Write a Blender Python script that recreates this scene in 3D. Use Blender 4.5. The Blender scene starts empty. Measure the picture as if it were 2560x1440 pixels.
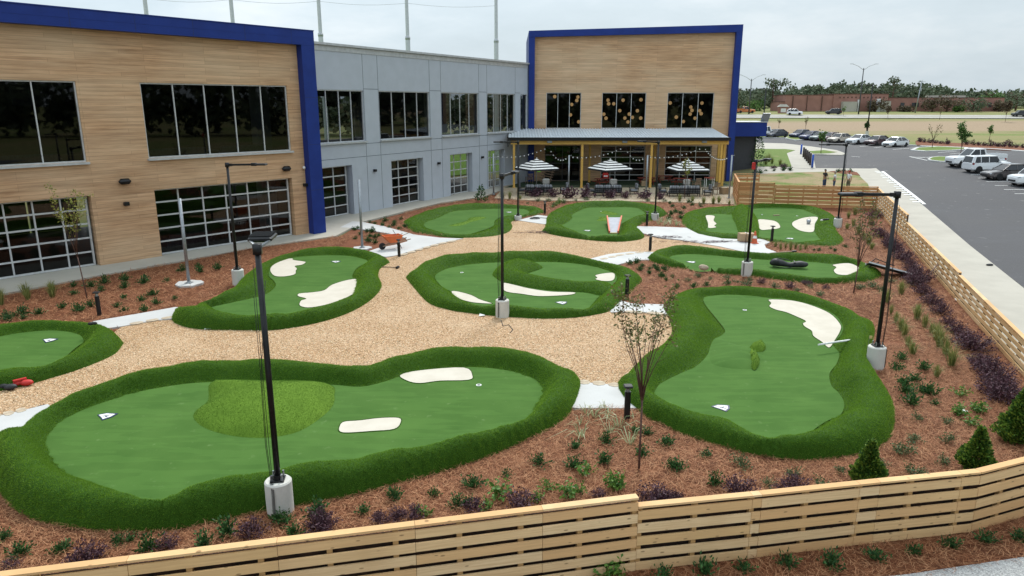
import bpy, math, random
import numpy as np
from mathutils import Vector, Matrix
from mathutils.geometry import delaunay_2d_cdt
R = random.Random(7)
NP = np.random.default_rng(11)
C = bpy.context.scene.collection
PI = math.pi
# ------------------------------------------------------------------ camera geometry (focal length 1800 px on a 2560 px wide frame)
F, CX, CY, H = 1800.0, 1280.0, 720.0, 8.3
PITCH = math.atan(460 / F)
SP, CP = math.sin(PITCH), math.cos(PITCH)
def ray(u, v):
    a, b = (u - CX) / F, (v - CY) / F
    return np.array([a, CP - b * SP, -SP - b * CP])
def sm(t):
    t = np.clip(t, 0, 1)
    return t * t * (3 - 2 * t)
TY = [-500, 58, 110, 205, 218, 252, 420, 3000]
TZ = [0, 0, 1.85, 4.26, 5.3, 5.95, 8.2, 24]
def terr(x, y):
    x = np.asarray(x, float); y = np.asarray(y, float)
    z = np.interp(y, TY, TZ) * sm((x - 20) / 12)
    z = z + .03 * np.clip(x - 28, 0, 45) * sm((y - 45) / 20) * (1 - sm((y - 85) / 30))
    return z
def G(u, v, dz=0.0):
    """ground point seen at a pixel, dz above the terrain"""
    d = ray(u, v); prev = 4.0; t = 4.0
    while t < 900:
        p = d * t
        if H + p[2] < terr(p[0], p[1]) + dz: break
        prev = t; t *= 1.02
    lo, hi = prev, t
    for _ in range(30):
        m = (lo + hi) / 2; p = d * m
        if H + p[2] < terr(p[0], p[1]) + dz: hi = m
        else: lo = m
    p = d * hi
    return np.array([p[0], p[1], H + p[2]])
def G2(u, v, z=0.0):
    p = G(u, v, z); return (float(p[0]), float(p[1]))
def AT(u, v, Y):
    """point at forward distance Y seen at a pixel"""
    d = ray(u, v); t = Y / d[1]
    return np.array([d[0] * t, Y, H + d[2] * t])
def ZM(ox, oy, s, pts):
    return [((p[0] / s + ox, p[1] / s + oy) + tuple(p[2:])) for p in pts]

# ------------------------------------------------------------------ materials
MATS = {}
def nodes(name):
    m = bpy.data.materials.new(name); m.use_nodes = True
    nt = m.node_tree; nt.nodes.clear()
    out = nt.nodes.new('ShaderNodeOutputMaterial')
    return m, nt, out
def L(nt, a, b): nt.links.new(a, b)
def ramp(nt, fac, stops):
    r = nt.nodes.new('ShaderNodeValToRGB'); e = r.color_ramp.elements
    while len(e) < len(stops): e.new(.5)
    for k, (p, c) in enumerate(stops):
        e[k].position = p; e[k].color = (c[0], c[1], c[2], 1)
    L(nt, fac, r.inputs[0]); return r.outputs[0]
def noise(nt, vec, scale, detail=4, rough=.55):
    n = nt.nodes.new('ShaderNodeTexNoise'); n.inputs['Scale'].default_value = scale
    n.inputs['Detail'].default_value = detail; n.inputs['Roughness'].default_value = rough
    if vec is not None: L(nt, vec, n.inputs['Vector'])
    return n.outputs['Fac']
def mix(nt, fac, a, b, mode='MIX'):
    n = nt.nodes.new('ShaderNodeMixRGB'); n.blend_type = mode
    for i, s in ((0, fac), (1, a), (2, b)):
        if isinstance(s, (int, float)): n.inputs[i].default_value = s
        elif isinstance(s, tuple): n.inputs[i].default_value = (s[0], s[1], s[2], 1)
        else: L(nt, s, n.inputs[i])
    return n.outputs[0]
def mmath(nt, op, a, b=0.0, c=None):
    n = nt.nodes.new('ShaderNodeMath'); n.operation = op
    for i, s in enumerate((a, b, c)):
        if s is None: continue
        if isinstance(s, (int, float)): n.inputs[i].default_value = s
        else: L(nt, s, n.inputs[i])
    return n.outputs[0]
def vec(nt, stretch=(1, 1, 1), src='Object'):
    t = nt.nodes.new('ShaderNodeTexCoord'); m = nt.nodes.new('ShaderNodeMapping')
    m.inputs['Scale'].default_value = stretch
    L(nt, t.outputs[src], m.inputs['Vector']); return m.outputs[0]
def princ(nt, out, col, rough=.7, metal=0, spec=.4, bump=None, bstr=.3, bdist=.02):
    p = nt.nodes.new('ShaderNodeBsdfPrincipled')
    if isinstance(col, tuple): p.inputs['Base Color'].default_value = (col[0], col[1], col[2], 1)
    else: L(nt, col, p.inputs['Base Color'])
    if isinstance(rough, (int, float)): p.inputs['Roughness'].default_value = rough
    else: L(nt, rough, p.inputs['Roughness'])
    p.inputs['Metallic'].default_value = metal
    p.inputs['Specular IOR Level'].default_value = spec
    if bump is not None:
        b = nt.nodes.new('ShaderNodeBump'); b.inputs['Strength'].default_value = bstr; b.inputs['Distance'].default_value = bdist
        L(nt, bump, b.inputs['Height']); L(nt, b.outputs[0], p.inputs['Normal'])
    L(nt, p.outputs[0], out.inputs[0]); return p
def pm(name, c1, c2=None, scale=6, rough=.7, metal=0, spec=.4, stretch=(1, 1, 1), bump=0, bscale=None, bdist=.01, lo=.35, hi=.65, detail=4):
    m, nt, out = nodes(name); v = vec(nt, stretch)
    c2 = c2 or tuple(x * .82 for x in c1)
    n = noise(nt, v, scale, detail)
    col = ramp(nt, n, [(lo, c2), (hi, c1)])
    bn = noise(nt, v, bscale or scale * 6, 3) if bump else None
    princ(nt, out, col, rough, metal, spec, bn, bump, bdist)
    MATS[name] = m; return m
def island(name, stops, rough=.7, spec=.3, transl=0.0):
    """colour varies from leaf to leaf / blade to blade / plank to plank"""
    m, nt, out = nodes(name)
    g = nt.nodes.new('ShaderNodeNewGeometry')
    n = len(stops)
    col = ramp(nt, g.outputs['Random Per Island'], [((k + .5) / n if n > 1 else 0, c) for k, c in enumerate(stops)])
    p = princ(nt, out, col, rough, 0, spec)
    if transl:
        t = nt.nodes.new('ShaderNodeBsdfTranslucent'); L(nt, col, t.inputs[0])
        mx = nt.nodes.new('ShaderNodeMixShader'); mx.inputs[0].default_value = transl
        L(nt, p.outputs[0], mx.inputs[1]); L(nt, t.outputs[0], mx.inputs[2]); L(nt, mx.outputs[0], out.inputs[0])
    MATS[name] = m; return m
def glassmat(name, tint, gloss=1.0):
    m, nt, out = nodes(name)
    t = nt.nodes.new('ShaderNodeBsdfTransparent'); t.inputs[0].default_value = (*tint, 1)
    g = nt.nodes.new('ShaderNodeBsdfGlossy'); g.inputs['Roughness'].default_value = .02
    fr = nt.nodes.new('ShaderNodeFresnel'); fr.inputs[0].default_value = 1.5
    mx = nt.nodes.new('ShaderNodeMixShader')
    L(nt, fr.outputs[0], mx.inputs[0]); L(nt, t.outputs[0], mx.inputs[1]); L(nt, g.outputs[0], mx.inputs[2]); L(nt, mx.outputs[0], out.inputs[0])
    MATS[name] = m; return m
def emit(name, c, s):
    m, nt, out = nodes(name)
    e = nt.nodes.new('ShaderNodeEmission'); e.inputs[0].default_value = (*c, 1); e.inputs[1].default_value = s
    L(nt, e.outputs[0], out.inputs[0]); MATS[name] = m; return m

# setting materials
def mat_wood_wall():
    m, nt, out = nodes('wood_cladding'); v = vec(nt, (.45, .45, 9)); v2 = vec(nt, (.1, .1, .28)); v3 = vec(nt, (1.6, 1.6, 42))
    a = noise(nt, v, 1.0, 6, .62); b = noise(nt, v2, 1.3, 3); c = noise(nt, v3, 1.0, 3)
    col = ramp(nt, a, [(.28, (.30, .178, .102)), (.45, (.47, .295, .17)), (.58, (.555, .36, .215)), (.75, (.65, .45, .285))])
    col = mix(nt, ramp(nt, c, [(.35, (.35, .35, .35)), (.6, (0, 0, 0))]), col, (.36, .22, .115))
    col = mix(nt, ramp(nt, b, [(.4, (0, 0, 0)), (.7, (.55, .55, .55))]), col, (.60, .47, .32))
    # planks 19 cm high with staggered end joints, each board its own tone
    t = nt.nodes.new('ShaderNodeTexCoord'); sx = nt.nodes.new('ShaderNodeSeparateXYZ'); L(nt, t.outputs['Object'], sx.inputs[0])
    cx = nt.nodes.new('ShaderNodeCombineXYZ'); L(nt, mmath(nt, 'ADD', mmath(nt, 'MULTIPLY', sx.outputs[0], .8), mmath(nt, 'MULTIPLY', sx.outputs[1], .66)), cx.inputs[0]); L(nt, sx.outputs[2], cx.inputs[1])
    bk = nt.nodes.new('ShaderNodeTexBrick'); L(nt, cx.outputs[0], bk.inputs['Vector']); bk.inputs['Scale'].default_value = 1; bk.inputs['Brick Width'].default_value = 3.4; bk.inputs['Row Height'].default_value = .19; bk.inputs['Mortar Size'].default_value = .008; bk.offset = .37; bk.offset_frequency = 3
    bk.inputs['Color1'].default_value = (1.02, 1.0, .99, 1); bk.inputs['Color2'].default_value = (1.22, 1.18, 1.16, 1); bk.inputs['Mortar'].default_value = (.78, .74, .7, 1)
    col = mix(nt, 1.0, col, bk.outputs['Color'], 'MULTIPLY')
    fr = mmath(nt, 'FRACT', mmath(nt, 'MULTIPLY', sx.outputs[2], 1 / .19))
    gap = mmath(nt, 'LESS_THAN', fr, .07)
    hb = mmath(nt, 'SUBTRACT', mmath(nt, 'MULTIPLY', a, .5), gap)
    princ(nt, out, col, .8, 0, .15, hb, .35, .012); MATS['wood_cladding'] = m
mat_wood_wall()
def mat_gravel():
    m, nt, out = nodes('pea_gravel'); v = vec(nt)
    vo = nt.nodes.new('ShaderNodeTexVoronoi'); vo.inputs['Scale'].default_value = 22; L(nt, v, vo.inputs['Vector'])
    s = nt.nodes.new('ShaderNodeSeparateColor'); L(nt, vo.outputs['Color'], s.inputs[0])
    col = ramp(nt, s.outputs[0], [(0, (.34, .18, .085)), (.2, (.50, .295, .145)), (.5, (.62, .385, .205)), (.8, (.71, .47, .275)), (1, (.85, .65, .43))])
    dk = ramp(nt, vo.outputs['Distance'], [(.25, (0, 0, 0)), (.75, (.8, .8, .8))])
    col = mix(nt, dk, col, (.15, .09, .045))
    big = noise(nt, v, .35, 4)
    col = mix(nt, ramp(nt, big, [(.45, (0, 0, 0)), (.75, (.3, .3, .3))]), col, (.64, .48, .32))
    inv = mmath(nt, 'SUBTRACT', 1.0, vo.outputs['Distance'])
    princ(nt, out, col, .8, 0, .3, inv, .9, .03); MATS['pea_gravel'] = m
mat_gravel()
def mat_mulch():
    m, nt, out = nodes('pine_straw'); v = vec(nt); v2 = vec(nt, (1, .25, 1)); v3 = vec(nt, (.25, 1, 1))
    a = noise(nt, v2, 30, 3, .7); b = noise(nt, v3, 30, 3, .7); c = noise(nt, v, 1.1, 4)
    mx = mix(nt, noise(nt, v, 6, 1), a, b)
    col = ramp(nt, mx, [(.3, (.05, .016, .008)), (.48, (.17, .062, .028)), (.6, (.265, .102, .047)), (.75, (.38, .172, .086))])
    col = mix(nt, ramp(nt, c, [(.4, (.45, .45, .45)), (.62, (0, 0, 0))]), col, (.13, .045, .024))
    princ(nt, out, col, .85, 0, .15, mx, .9, .03); MATS['pine_straw'] = m
mat_mulch()
def mat_green():
    m, nt, out = nodes('putting_turf'); v = vec(nt); v2 = vec(nt, (1, 6, 1))
    a = noise(nt, v, .6, 4); b = noise(nt, v, 90, 2); c = noise(nt, v, 4, 5); e = noise(nt, v2, .5, 2)
    col = ramp(nt, a, [(.25, (.049, .112, .023)), (.75, (.080, .158, .036))])
    col = mix(nt, ramp(nt, b, [(.3, (.3, .3, .3)), (.7, (0, 0, 0))]), col, (.045, .11, .02))
    col = mix(nt, ramp(nt, e, [(.5, (0, 0, 0)), (.53, (.22, .22, .22))]), col, (.092, .19, .042))
    col = mix(nt, ramp(nt, c, [(.64, (0, 0, 0)), (.74, (.45, .45, .45))]), col, (.14, .22, .08))
    princ(nt, out, col, .9, 0, .06, b, .4, .006); MATS['putting_turf'] = m
mat_green()
def mat_berm():
    m, nt, out = nodes('deep_pile_turf'); v = vec(nt, (1, 1, .5))
    a = noise(nt, v, 1.2, 4); b = noise(nt, v, 45, 3, .7)
    col = ramp(nt, b, [(.3, (.015, .043, .003)), (.5, (.032, .086, .005)), (.72, (.055, .125, .009))])
    col = mix(nt, ramp(nt, a, [(.4, (.35, .35, .35)), (.65, (0, 0, 0))]), col, (.03, .08, .004))
    princ(nt, out, col, .8, 0, .15, b, .8, .03); MATS['deep_pile_turf'] = m
mat_berm()
def mat_field():
    m, nt, out = nodes('field_grass'); v = vec(nt); v2 = vec(nt, (.25, 1, 1))
    t = nt.nodes.new('ShaderNodeTexCoord'); sx = nt.nodes.new('ShaderNodeSeparateXYZ'); L(nt, t.outputs['Object'], sx.inputs[0])
    n1 = noise(nt, v2, .09, 5, .6); n2 = noise(nt, v, 2.5, 4, .7)
    # a band of bare tan soil between the lot and the road
    yy = mmath(nt, 'ADD', sx.outputs[1], mmath(nt, 'MULTIPLY', mmath(nt, 'SUBTRACT', n1, .5), 40))
    yy = mmath(nt, 'ADD', yy, mmath(nt, 'MULTIPLY', sx.outputs[0], -.12))
    band = ramp(nt, mmath(nt, 'MULTIPLY', yy, 1 / 300), [(.44, (0, 0, 0)), (.49, (1, 1, 1)), (.585, (1, 1, 1)), (.63, (0, 0, 0))])
    g = ramp(nt, n2, [(.3, (.10, .14, .035)), (.7, (.20, .23, .075))])
    g = mix(nt, ramp(nt, n1, [(.38, (0, 0, 0)), (.6, (.75, .75, .75))]), g, (.27, .215, .11))
    s = ramp(nt, n2, [(.3, (.25, .18, .115)), (.7, (.34, .255, .17))])
    col = mix(nt, band, g, s)
    princ(nt, out, col, .9, 0, .1, n2, .4, .1); MATS['field_grass'] = m
mat_field()
def mat_lawn(name='lawn_grass', dry=.5):
    m, nt, out = nodes(name); v = vec(nt)
    n1 = noise(nt, v, .45, 5, .6); n2 = noise(nt, v, 7, 4, .7)
    g = ramp(nt, n2, [(.3, (.085, .135, .03)), (.7, (.17, .23, .06))])
    d = ramp(nt, n2, [(.3, (.24, .18, .10)), (.7, (.36, .28, .16))])
    col = mix(nt, ramp(nt, n1, [(dry - .08, (0, 0, 0)), (dry + .12, (1, 1, 1))]), g, d)
    princ(nt, out, col, .9, 0, .1, n2, .5, .05); MATS[name] = m
mat_lawn('lawn_grass', .44); mat_lawn('green_lawn', .66)
def mat_asphalt():
    m, nt, out = nodes('asphalt'); v = vec(nt); v2 = vec(nt, (.3, 1, 1))
    a = noise(nt, v2, .25, 5, .6); b = noise(nt, v, 60, 2); c = noise(nt, v, 1.3, 3)
    col = ramp(nt, a, [(.3, (.026, .026, .030)), (.5, (.046, .045, .05)), (.7, (.072, .071, .076))])
    col = mix(nt, ramp(nt, b, [(.4, (0, 0, 0)), (.75, (.3, .3, .3))]), col, (.2, .2, .2))
    col = mix(nt, ramp(nt, c, [(.66, (0, 0, 0)), (.71, (.4, .4, .4))]), col, (.22, .22, .21))
    r = ramp(nt, a, [(.35, (.7, .7, .7)), (.65, (.85, .85, .85))])
    princ(nt, out, col, r, 0, .22, b, .3, .008); MATS['asphalt'] = m
mat_asphalt()
def mat_conc(name, c, scale=1.0):
    m, nt, out = nodes(name); v = vec(nt)
    a = noise(nt, v, .5 * scale, 5, .6); b = noise(nt, v, 25, 3)
    c2 = tuple(x * .86 for x in c)
    col = ramp(nt, a, [(.3, c2), (.6, c)])
    col = mix(nt, ramp(nt, b, [(.35, (.2, .2, .2)), (.6, (0, 0, 0))]), col, tuple(x * .75 for x in c))
    princ(nt, out, col, .8, 0, .25, b, .2, .006); MATS[name] = m
mat_conc('white_concrete', (.53, .525, .51)); mat_conc('tan_concrete', (.425, .395, .335)); mat_conc('patio_concrete', (.44, .36, .25)); mat_conc('base_concrete', (.60, .58, .53), 3)
pm('grey_panel', (.47, .50, .55), (.44, .47, .515), 1.2, .6, bump=.06, bscale=40)
pm('joint_dark', (.10, .12, .135), None, 3, .8)
pm('light_metal_trim', (.55, .56, .56), None, 3, .45, .3)
pm('blue_panel', (.009, .034, .22), (.007, .027, .185), 1.0, .5, spec=.3)
pm('window_frame', (.60, .61, .61), None, 4, .4, .2)
pm('dark_frame', (.06, .06, .065), None, 4, .5)
pm('black_metal', (.012, .012, .013), (.02, .02, .021), 8, .38, .3)
pm('galvanised', (.36, .38, .40), (.27, .29, .31), 14, .4, .7)
pm('steel_pole', (.50, .51, .52), (.42, .43, .44), 4, .6, 0)
pm('net_pole_grey', (.62, .63, .65), (.54, .55, .57), 4, .6, 0)
pm('road_grey', (.33, .31, .27), None, .3, .85)
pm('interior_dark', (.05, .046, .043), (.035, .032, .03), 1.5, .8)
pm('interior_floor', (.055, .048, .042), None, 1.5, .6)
pm('roof_membrane', (.35, .35, .34), None, 2, .8)
pm('brick_school', (.34, .17, .135), (.28, .14, .11), .4, .85)
pm('pale_block', (.45, .42, .36), None, .6, .8)
pm('amber_timber', (.68, .42, .10), (.58, .33, .07), 5, .6, stretch=(1, 1, 8))
pm('ribbed_metal', (.62, .66, .69), (.56, .60, .63), 2, .5, 0)
pm('white_paint', (.78, .78, .76), (.64, .64, .62), 9, .7)
pm('sand_turf', (.58, .53, .45), (.53, .48, .40), 1.6, .9, bump=.3, bscale=60, spec=.05)
pm('light_turf', (.115, .205, .022), (.095, .175, .018), 2, .85, bump=.6, bscale=60, bdist=.02, spec=.1)
pm('border_stone', (.50, .42, .31), (.36, .28, .2), 6, .85, bump=.5)
pm('white_gravel', (.6, .6, .58), (.22, .22, .22), 40, .85, bump=.8, bdist=.02)
def boards(name, stops, dark):
    m, nt, out = nodes(name); g = nt.nodes.new('ShaderNodeNewGeometry'); n = len(stops)
    col = ramp(nt, g.outputs['Random Per Island'], [((k + .5) / n, c) for k, c in enumerate(stops)])
    v = vec(nt, (1.2, 1.2, 38)); a = noise(nt, v, 1.0, 5, .65); v2 = vec(nt, (3.2, 3.2, 9)); vo = nt.nodes.new('ShaderNodeTexVoronoi'); vo.inputs['Scale'].default_value = 1.0; L(nt, v2, vo.inputs['Vector'])
    col = mix(nt, ramp(nt, a, [(.35, (.45, .45, .45)), (.6, (0, 0, 0))]), col, dark)
    col = mix(nt, ramp(nt, vo.outputs['Distance'], [(.09, (.8, .8, .8)), (.16, (0, 0, 0))]), col, tuple(x * .45 for x in dark))
    col = mix(nt, ramp(nt, noise(nt, vec(nt), .9, 3), [(.5, (0, 0, 0)), (.75, (.4, .4, .4))]), col, dark)
    princ(nt, out, col, .78, 0, .2, a, .25, .006); MATS[name] = m
boards('fence_board', [(.66, .42, .195), (.70, .455, .225), (.72, .49, .265), (.75, .54, .315), (.62, .36, .155), (.69, .44, .215), (.65, .385, .18)], (.50, .30, .14))
island('fence_post_wood', [(.40, .23, .09), (.47, .28, .12)], .8, .2)
boards('cedar_board', [(.44, .205, .085), (.52, .26, .11), (.60, .33, .15)], (.30, .13, .055))
island('turf_blade', [(.095, .20, .012), (.13, .26, .018), (.17, .31, .027), (.215, .36, .04)], .6, .25, .25)
island('lime_blade', [(.09, .19, .02), (.11, .22, .026), (.135, .245, .034), (.16, .27, .045)], .6, .25, .2)
island('straw_strand', [(.09, .03, .014), (.21, .077, .034), (.31, .122, .056), (.42, .19, .092), (.55, .29, .15)], .75, .2)
island('pebble', [(.42, .26, .13), (.6, .41, .21), (.70, .50, .28), (.80, .64, .44)], .7, .3)
island('juniper_leaf', [(.018, .055, .014), (.035, .10, .025), (.06, .15, .035)], .6, .3, .2)
island('bright_leaf', [(.05, .13, .02), (.10, .22, .035), (.16, .30, .05)], .5, .35, .3)
island('greygreen_leaf', [(.05, .085, .03), (.09, .135, .05), (.13, .18, .075)], .6, .3, .2)
island('purple_leaf', [(.03, .012, .018), (.065, .026, .038), (.10, .045, .06), (.15, .08, .095)], .6, .3, .15)
island('olive_blade', [(.11, .15, .035), (.19, .22, .06), (.30, .29, .10)], .6, .3, .3)
island('strap_blade', [(.10, .17, .05), (.25, .30, .14), (.42, .44, .25)], .5, .3, .3)
island('cone_leaf', [(.025, .07, .012), (.06, .14, .02), (.12, .22, .03), (.22, .30, .04)], .55, .3, .25)
island('sapling_leaf', [(.07, .085, .025), (.11, .13, .035), (.16, .16, .05), (.17, .10, .05)], .55, .3, .3)
island('yellow_leaf', [(.13, .16, .03), (.22, .24, .05), (.30, .28, .06)], .55, .3, .3)
island('forest_leaf', [(.075, .10, .06), (.09, .12, .07), (.11, .14, .085), (.13, .155, .095), (.16, .175, .115)], .8, .1, .1)
island('rust_leaf', [(.09, .07, .05), (.12, .09, .06), (.13, .11, .065)], .8, .1, .1)
island('lot_leaf', [(.05, .12, .03), (.09, .17, .045), (.14, .22, .06)], .7, .2, .2)
pm('red_paint', (.55, .03, .025), (.42, .025, .02), 6, .6);
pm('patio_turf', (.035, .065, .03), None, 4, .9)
pm('shaded_post', (.10, .06, .035), (.06, .036, .022), 6, .85)  # right fence posts: shade on the wood put into the colour
pm('backing_dark', (.012, .009, .008), (.06, .03, .018), 5, .9)
pm('bark', (.14, .075, .055), (.075, .04, .032), 20, .85)
glassmat('clear_glass', (.24, .25, .26)); glassmat('door_glass', (.42, .43, .43))

# ------------------------------------------------------------------ mesh builder
class MB:
    def __init__(s): s.v = []; s.f = []; s.mi = []
    def add(s, vs, fs, mi=0):
        b = len(s.v); s.v.extend([tuple(map(float, p)) for p in vs])
        for f in fs: s.f.append(tuple(i + b for i in f)); s.mi.append(mi)
        return s
    def mat(s, M, start):
        for i in range(start, len(s.v)): s.v[i] = tuple(M @ Vector(s.v[i]))
    def obox(s, c, ax, ay, az, mi=0):
        c = np.array(c, float); ax = np.array(ax, float); ay = np.array(ay, float); az = np.array(az, float)
        vs = [c + sx * ax + sy * ay + sz * az for sz in (-1, 1) for sy in (-1, 1) for sx in (-1, 1)]
        return s.add(vs, [(0, 2, 3, 1), (4, 5, 7, 6), (0, 1, 5, 4), (2, 6, 7, 3), (0, 4, 6, 2), (1, 3, 7, 5)], mi)
    def box(s, c, size, rz=0.0, mi=0):
        ca, sa = math.cos(rz), math.sin(rz)
        return s.obox(c, (ca * size[0] / 2, sa * size[0] / 2, 0), (-sa * size[1] / 2, ca * size[1] / 2, 0), (0, 0, size[2] / 2), mi)
    def bevbox(s, c, size, bv, rz=0.0, mi=0):
        """box with chamfered edges"""
        hx, hy, hz = size[0] / 2, size[1] / 2, size[2] / 2; st = len(s.v)
        bv = min(bv, hx * .9, hy * .9, hz * .9)
        rings = []
        for z, k in ((-hz, 1), (-hz + bv, 0), (hz - bv, 0), (hz, 1)):
            a, b = hx - bv * k, hy - bv * k; q = bv if not k else bv * .6
            rings.append([(a - q, -b, z), (a, -b + q, z), (a, b - q, z), (a - q, b, z), (-a + q, b, z), (-a, b - q, z), (-a, -b + q, z), (-a + q, -b, z)])
        vs = [p for r in rings for p in r]; fs = []
        for i in range(3):
            for k in range(8): fs.append((i * 8 + k, i * 8 + (k + 1) % 8, i * 8 + 8 + (k + 1) % 8, i * 8 + 8 + k))
        fs.append(tuple(range(7, -1, -1))); fs.append(tuple(range(24, 32)))
        s.add(vs, fs, mi); s.mat(Matrix.Translation(Vector(c)) @ Matrix.Rotation(rz, 4, 'Z'), st); return s
    def bar(s, p, q, w, h, mi=0, up=(0, 0, 1)):
        p = np.array(p, float); q = np.array(q, float); d = q - p; n = np.linalg.norm(d)
        if n < 1e-6: return s
        d /= n; u = np.array(up, float); sd = np.cross(d, u); k = np.linalg.norm(sd)
        if k < 1e-4: sd = np.cross(d, (1, 0, 0)); k = np.linalg.norm(sd)
        sd /= k; u = np.cross(sd, d)
        return s.obox((p + q) / 2, d * n / 2, sd * w / 2, u * h / 2, mi)
    def tube(s, pts, r, n=8, mi=0, cap=True):
        pts = [np.array(p, float) for p in pts]
        if not hasattr(r, '__len__'): r = [r] * len(pts)
        vs = []; fs = []; u = None
        for i, p in enumerate(pts):
            d = pts[min(i + 1, len(pts) - 1)] - pts[max(i - 1, 0)]; d /= (np.linalg.norm(d) + 1e-9)
            if u is None:
                u = np.cross(d, (0, 0, 1)) if abs(d[2]) < .9 else np.cross(d, (1, 0, 0))
            u = u - d * np.dot(u, d); u /= (np.linalg.norm(u) + 1e-9); w = np.cross(d, u)
            for k in range(n):
                a = 2 * PI * k / n; vs.append(p + r[i] * (math.cos(a) * u + math.sin(a) * w))
        for i in range(len(pts) - 1):
            for k in range(n): fs.append((i * n + k, i * n + (k + 1) % n, (i + 1) * n + (k + 1) % n, (i + 1) * n + k))
        if cap: fs.append(tuple(range(n - 1, -1, -1))); fs.append(tuple(range((len(pts) - 1) * n, len(pts) * n)))
        return s.add(vs, fs, mi)
    def lathe(s, prof, n=16, c=(0, 0, 0), mi=0):
        vs = []; fs = []
        for (r, z) in prof:
            for k in range(n):
                a = 2 * PI * k / n; vs.append((c[0] + r * math.cos(a), c[1] + r * math.sin(a), c[2] + z))
        for i in range(len(prof) - 1):
            for k in range(n): fs.append((i * n + k, i * n + (k + 1) % n, (i + 1) * n + (k + 1) % n, (i + 1) * n + k))
        fs.append(tuple(range(n - 1, -1, -1))); fs.append(tuple(range((len(prof) - 1) * n, len(prof) * n)))
        return s.add(vs, fs, mi)
    def ball(s, c, rx, ry=None, rz=None, n=10, m=6, mi=0):
        ry = ry or rx; rz = rz or rx
        vs = [(c[0], c[1], c[2] - rz)]; fs = []
        for i in range(1, m):
            a = -PI / 2 + PI * i / m
            for k in range(n):
                b = 2 * PI * k / n; vs.append((c[0] + rx * math.cos(a) * math.cos(b), c[1] + ry * math.cos(a) * math.sin(b), c[2] + rz * math.sin(a)))
        vs.append((c[0], c[1], c[2] + rz))
        for k in range(n): fs.append((0, 1 + (k + 1) % n, 1 + k))
        for i in range(m - 2):
            for k in range(n): fs.append((1 + i * n + k, 1 + i * n + (k + 1) % n, 1 + (i + 1) * n + (k + 1) % n, 1 + (i + 1) * n + k))
        e = len(vs) - 1; o = 1 + (m - 2) * n
        for k in range(n): fs.append((e, o + k, o + (k + 1) % n))
        return s.add(vs, fs, mi)
    def prism(s, poly, z0, z1, mi=0):
        n = len(poly)
        vs = [(p[0], p[1], z0) for p in poly] + [(p[0], p[1], z1) for p in poly]
        fs = [tuple(range(n - 1, -1, -1)), tuple(range(n, 2 * n))] + [(k, (k + 1) % n, n + (k + 1) % n, n + k) for k in range(n)]
        return s.add(vs, fs, mi)
    def build(s, name, mats, parent=None, smooth=False, world=True):
        me = bpy.data.meshes.new(name)
        v = s.v
        if parent is not None and world:
            M = parent_matrix(parent).inverted(); v = [tuple(M @ Vector(p)) for p in v]
        me.from_pydata(v, [], s.f); return finish(name, me, mats, parent, smooth, s.mi)
def parent_matrix(o):
    M = o.matrix_basis.copy()
    return parent_matrix(o.parent) @ M if o.parent else M
def finish(name, me, mats, parent, smooth=False, mi=None):
    if isinstance(mats, str): mats = [mats]
    for m in mats: me.materials.append(MATS[m])
    if mi is not None and len(mats) > 1: me.polygons.foreach_set('material_index', mi)
    me.polygons.foreach_set('use_smooth', [bool(smooth) and p.loop_total <= 4 for p in me.polygons])
    me.update()
    o = bpy.data.objects.new(name, me); C.objects.link(o)
    if parent is not None: o.parent = parent
    return o
def npmesh(name, V, T, mats, parent=None, smooth=False):
    """mesh from numpy verts (n,3) and equal-length faces (m,k)"""
    me = bpy.data.meshes.new(name); k = T.shape[1]
    me.vertices.add(len(V)); me.vertices.foreach_set('co', V.astype(np.float32).ravel())
    me.loops.add(T.size); me.loops.foreach_set('vertex_index', T.astype(np.int32).ravel())
    me.polygons.add(len(T)); me.polygons.foreach_set('loop_start', np.arange(0, T.size, k, dtype=np.int32))
    me.update(calc_edges=True); me.validate()
    return finish(name, me, mats, parent, smooth)
def thing(name, label, cat, loc=(0, 0, 0), rz=0.0, group=None):
    o = bpy.data.objects.new(name, None); C.objects.link(o); o.empty_display_size = .2
    o.location = [float(x) for x in loc]; o.rotation_euler = (0, 0, rz)
    return tag(o, label, cat, group)
def tag(o, label, cat, group=None):
    o['label'] = label; o['category'] = cat
    if group: o['group'] = group
    return o
def struct(o, kind='structure'): o['kind'] = kind; return o
def dup(root, loc, rz, label=None, scale=None):
    r = root.copy(); C.objects.link(r); r.location = [float(x) for x in loc]; r.rotation_euler = (0, 0, rz)
    if scale: r.scale = scale if hasattr(scale, '__len__') else (scale,) * 3
    if label: r['label'] = label
    for ch in root.children:
        c = ch.copy(); C.objects.link(c); c.parent = r
        for g in ch.children:
            d = g.copy(); C.objects.link(d); d.parent = c
    return r
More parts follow.
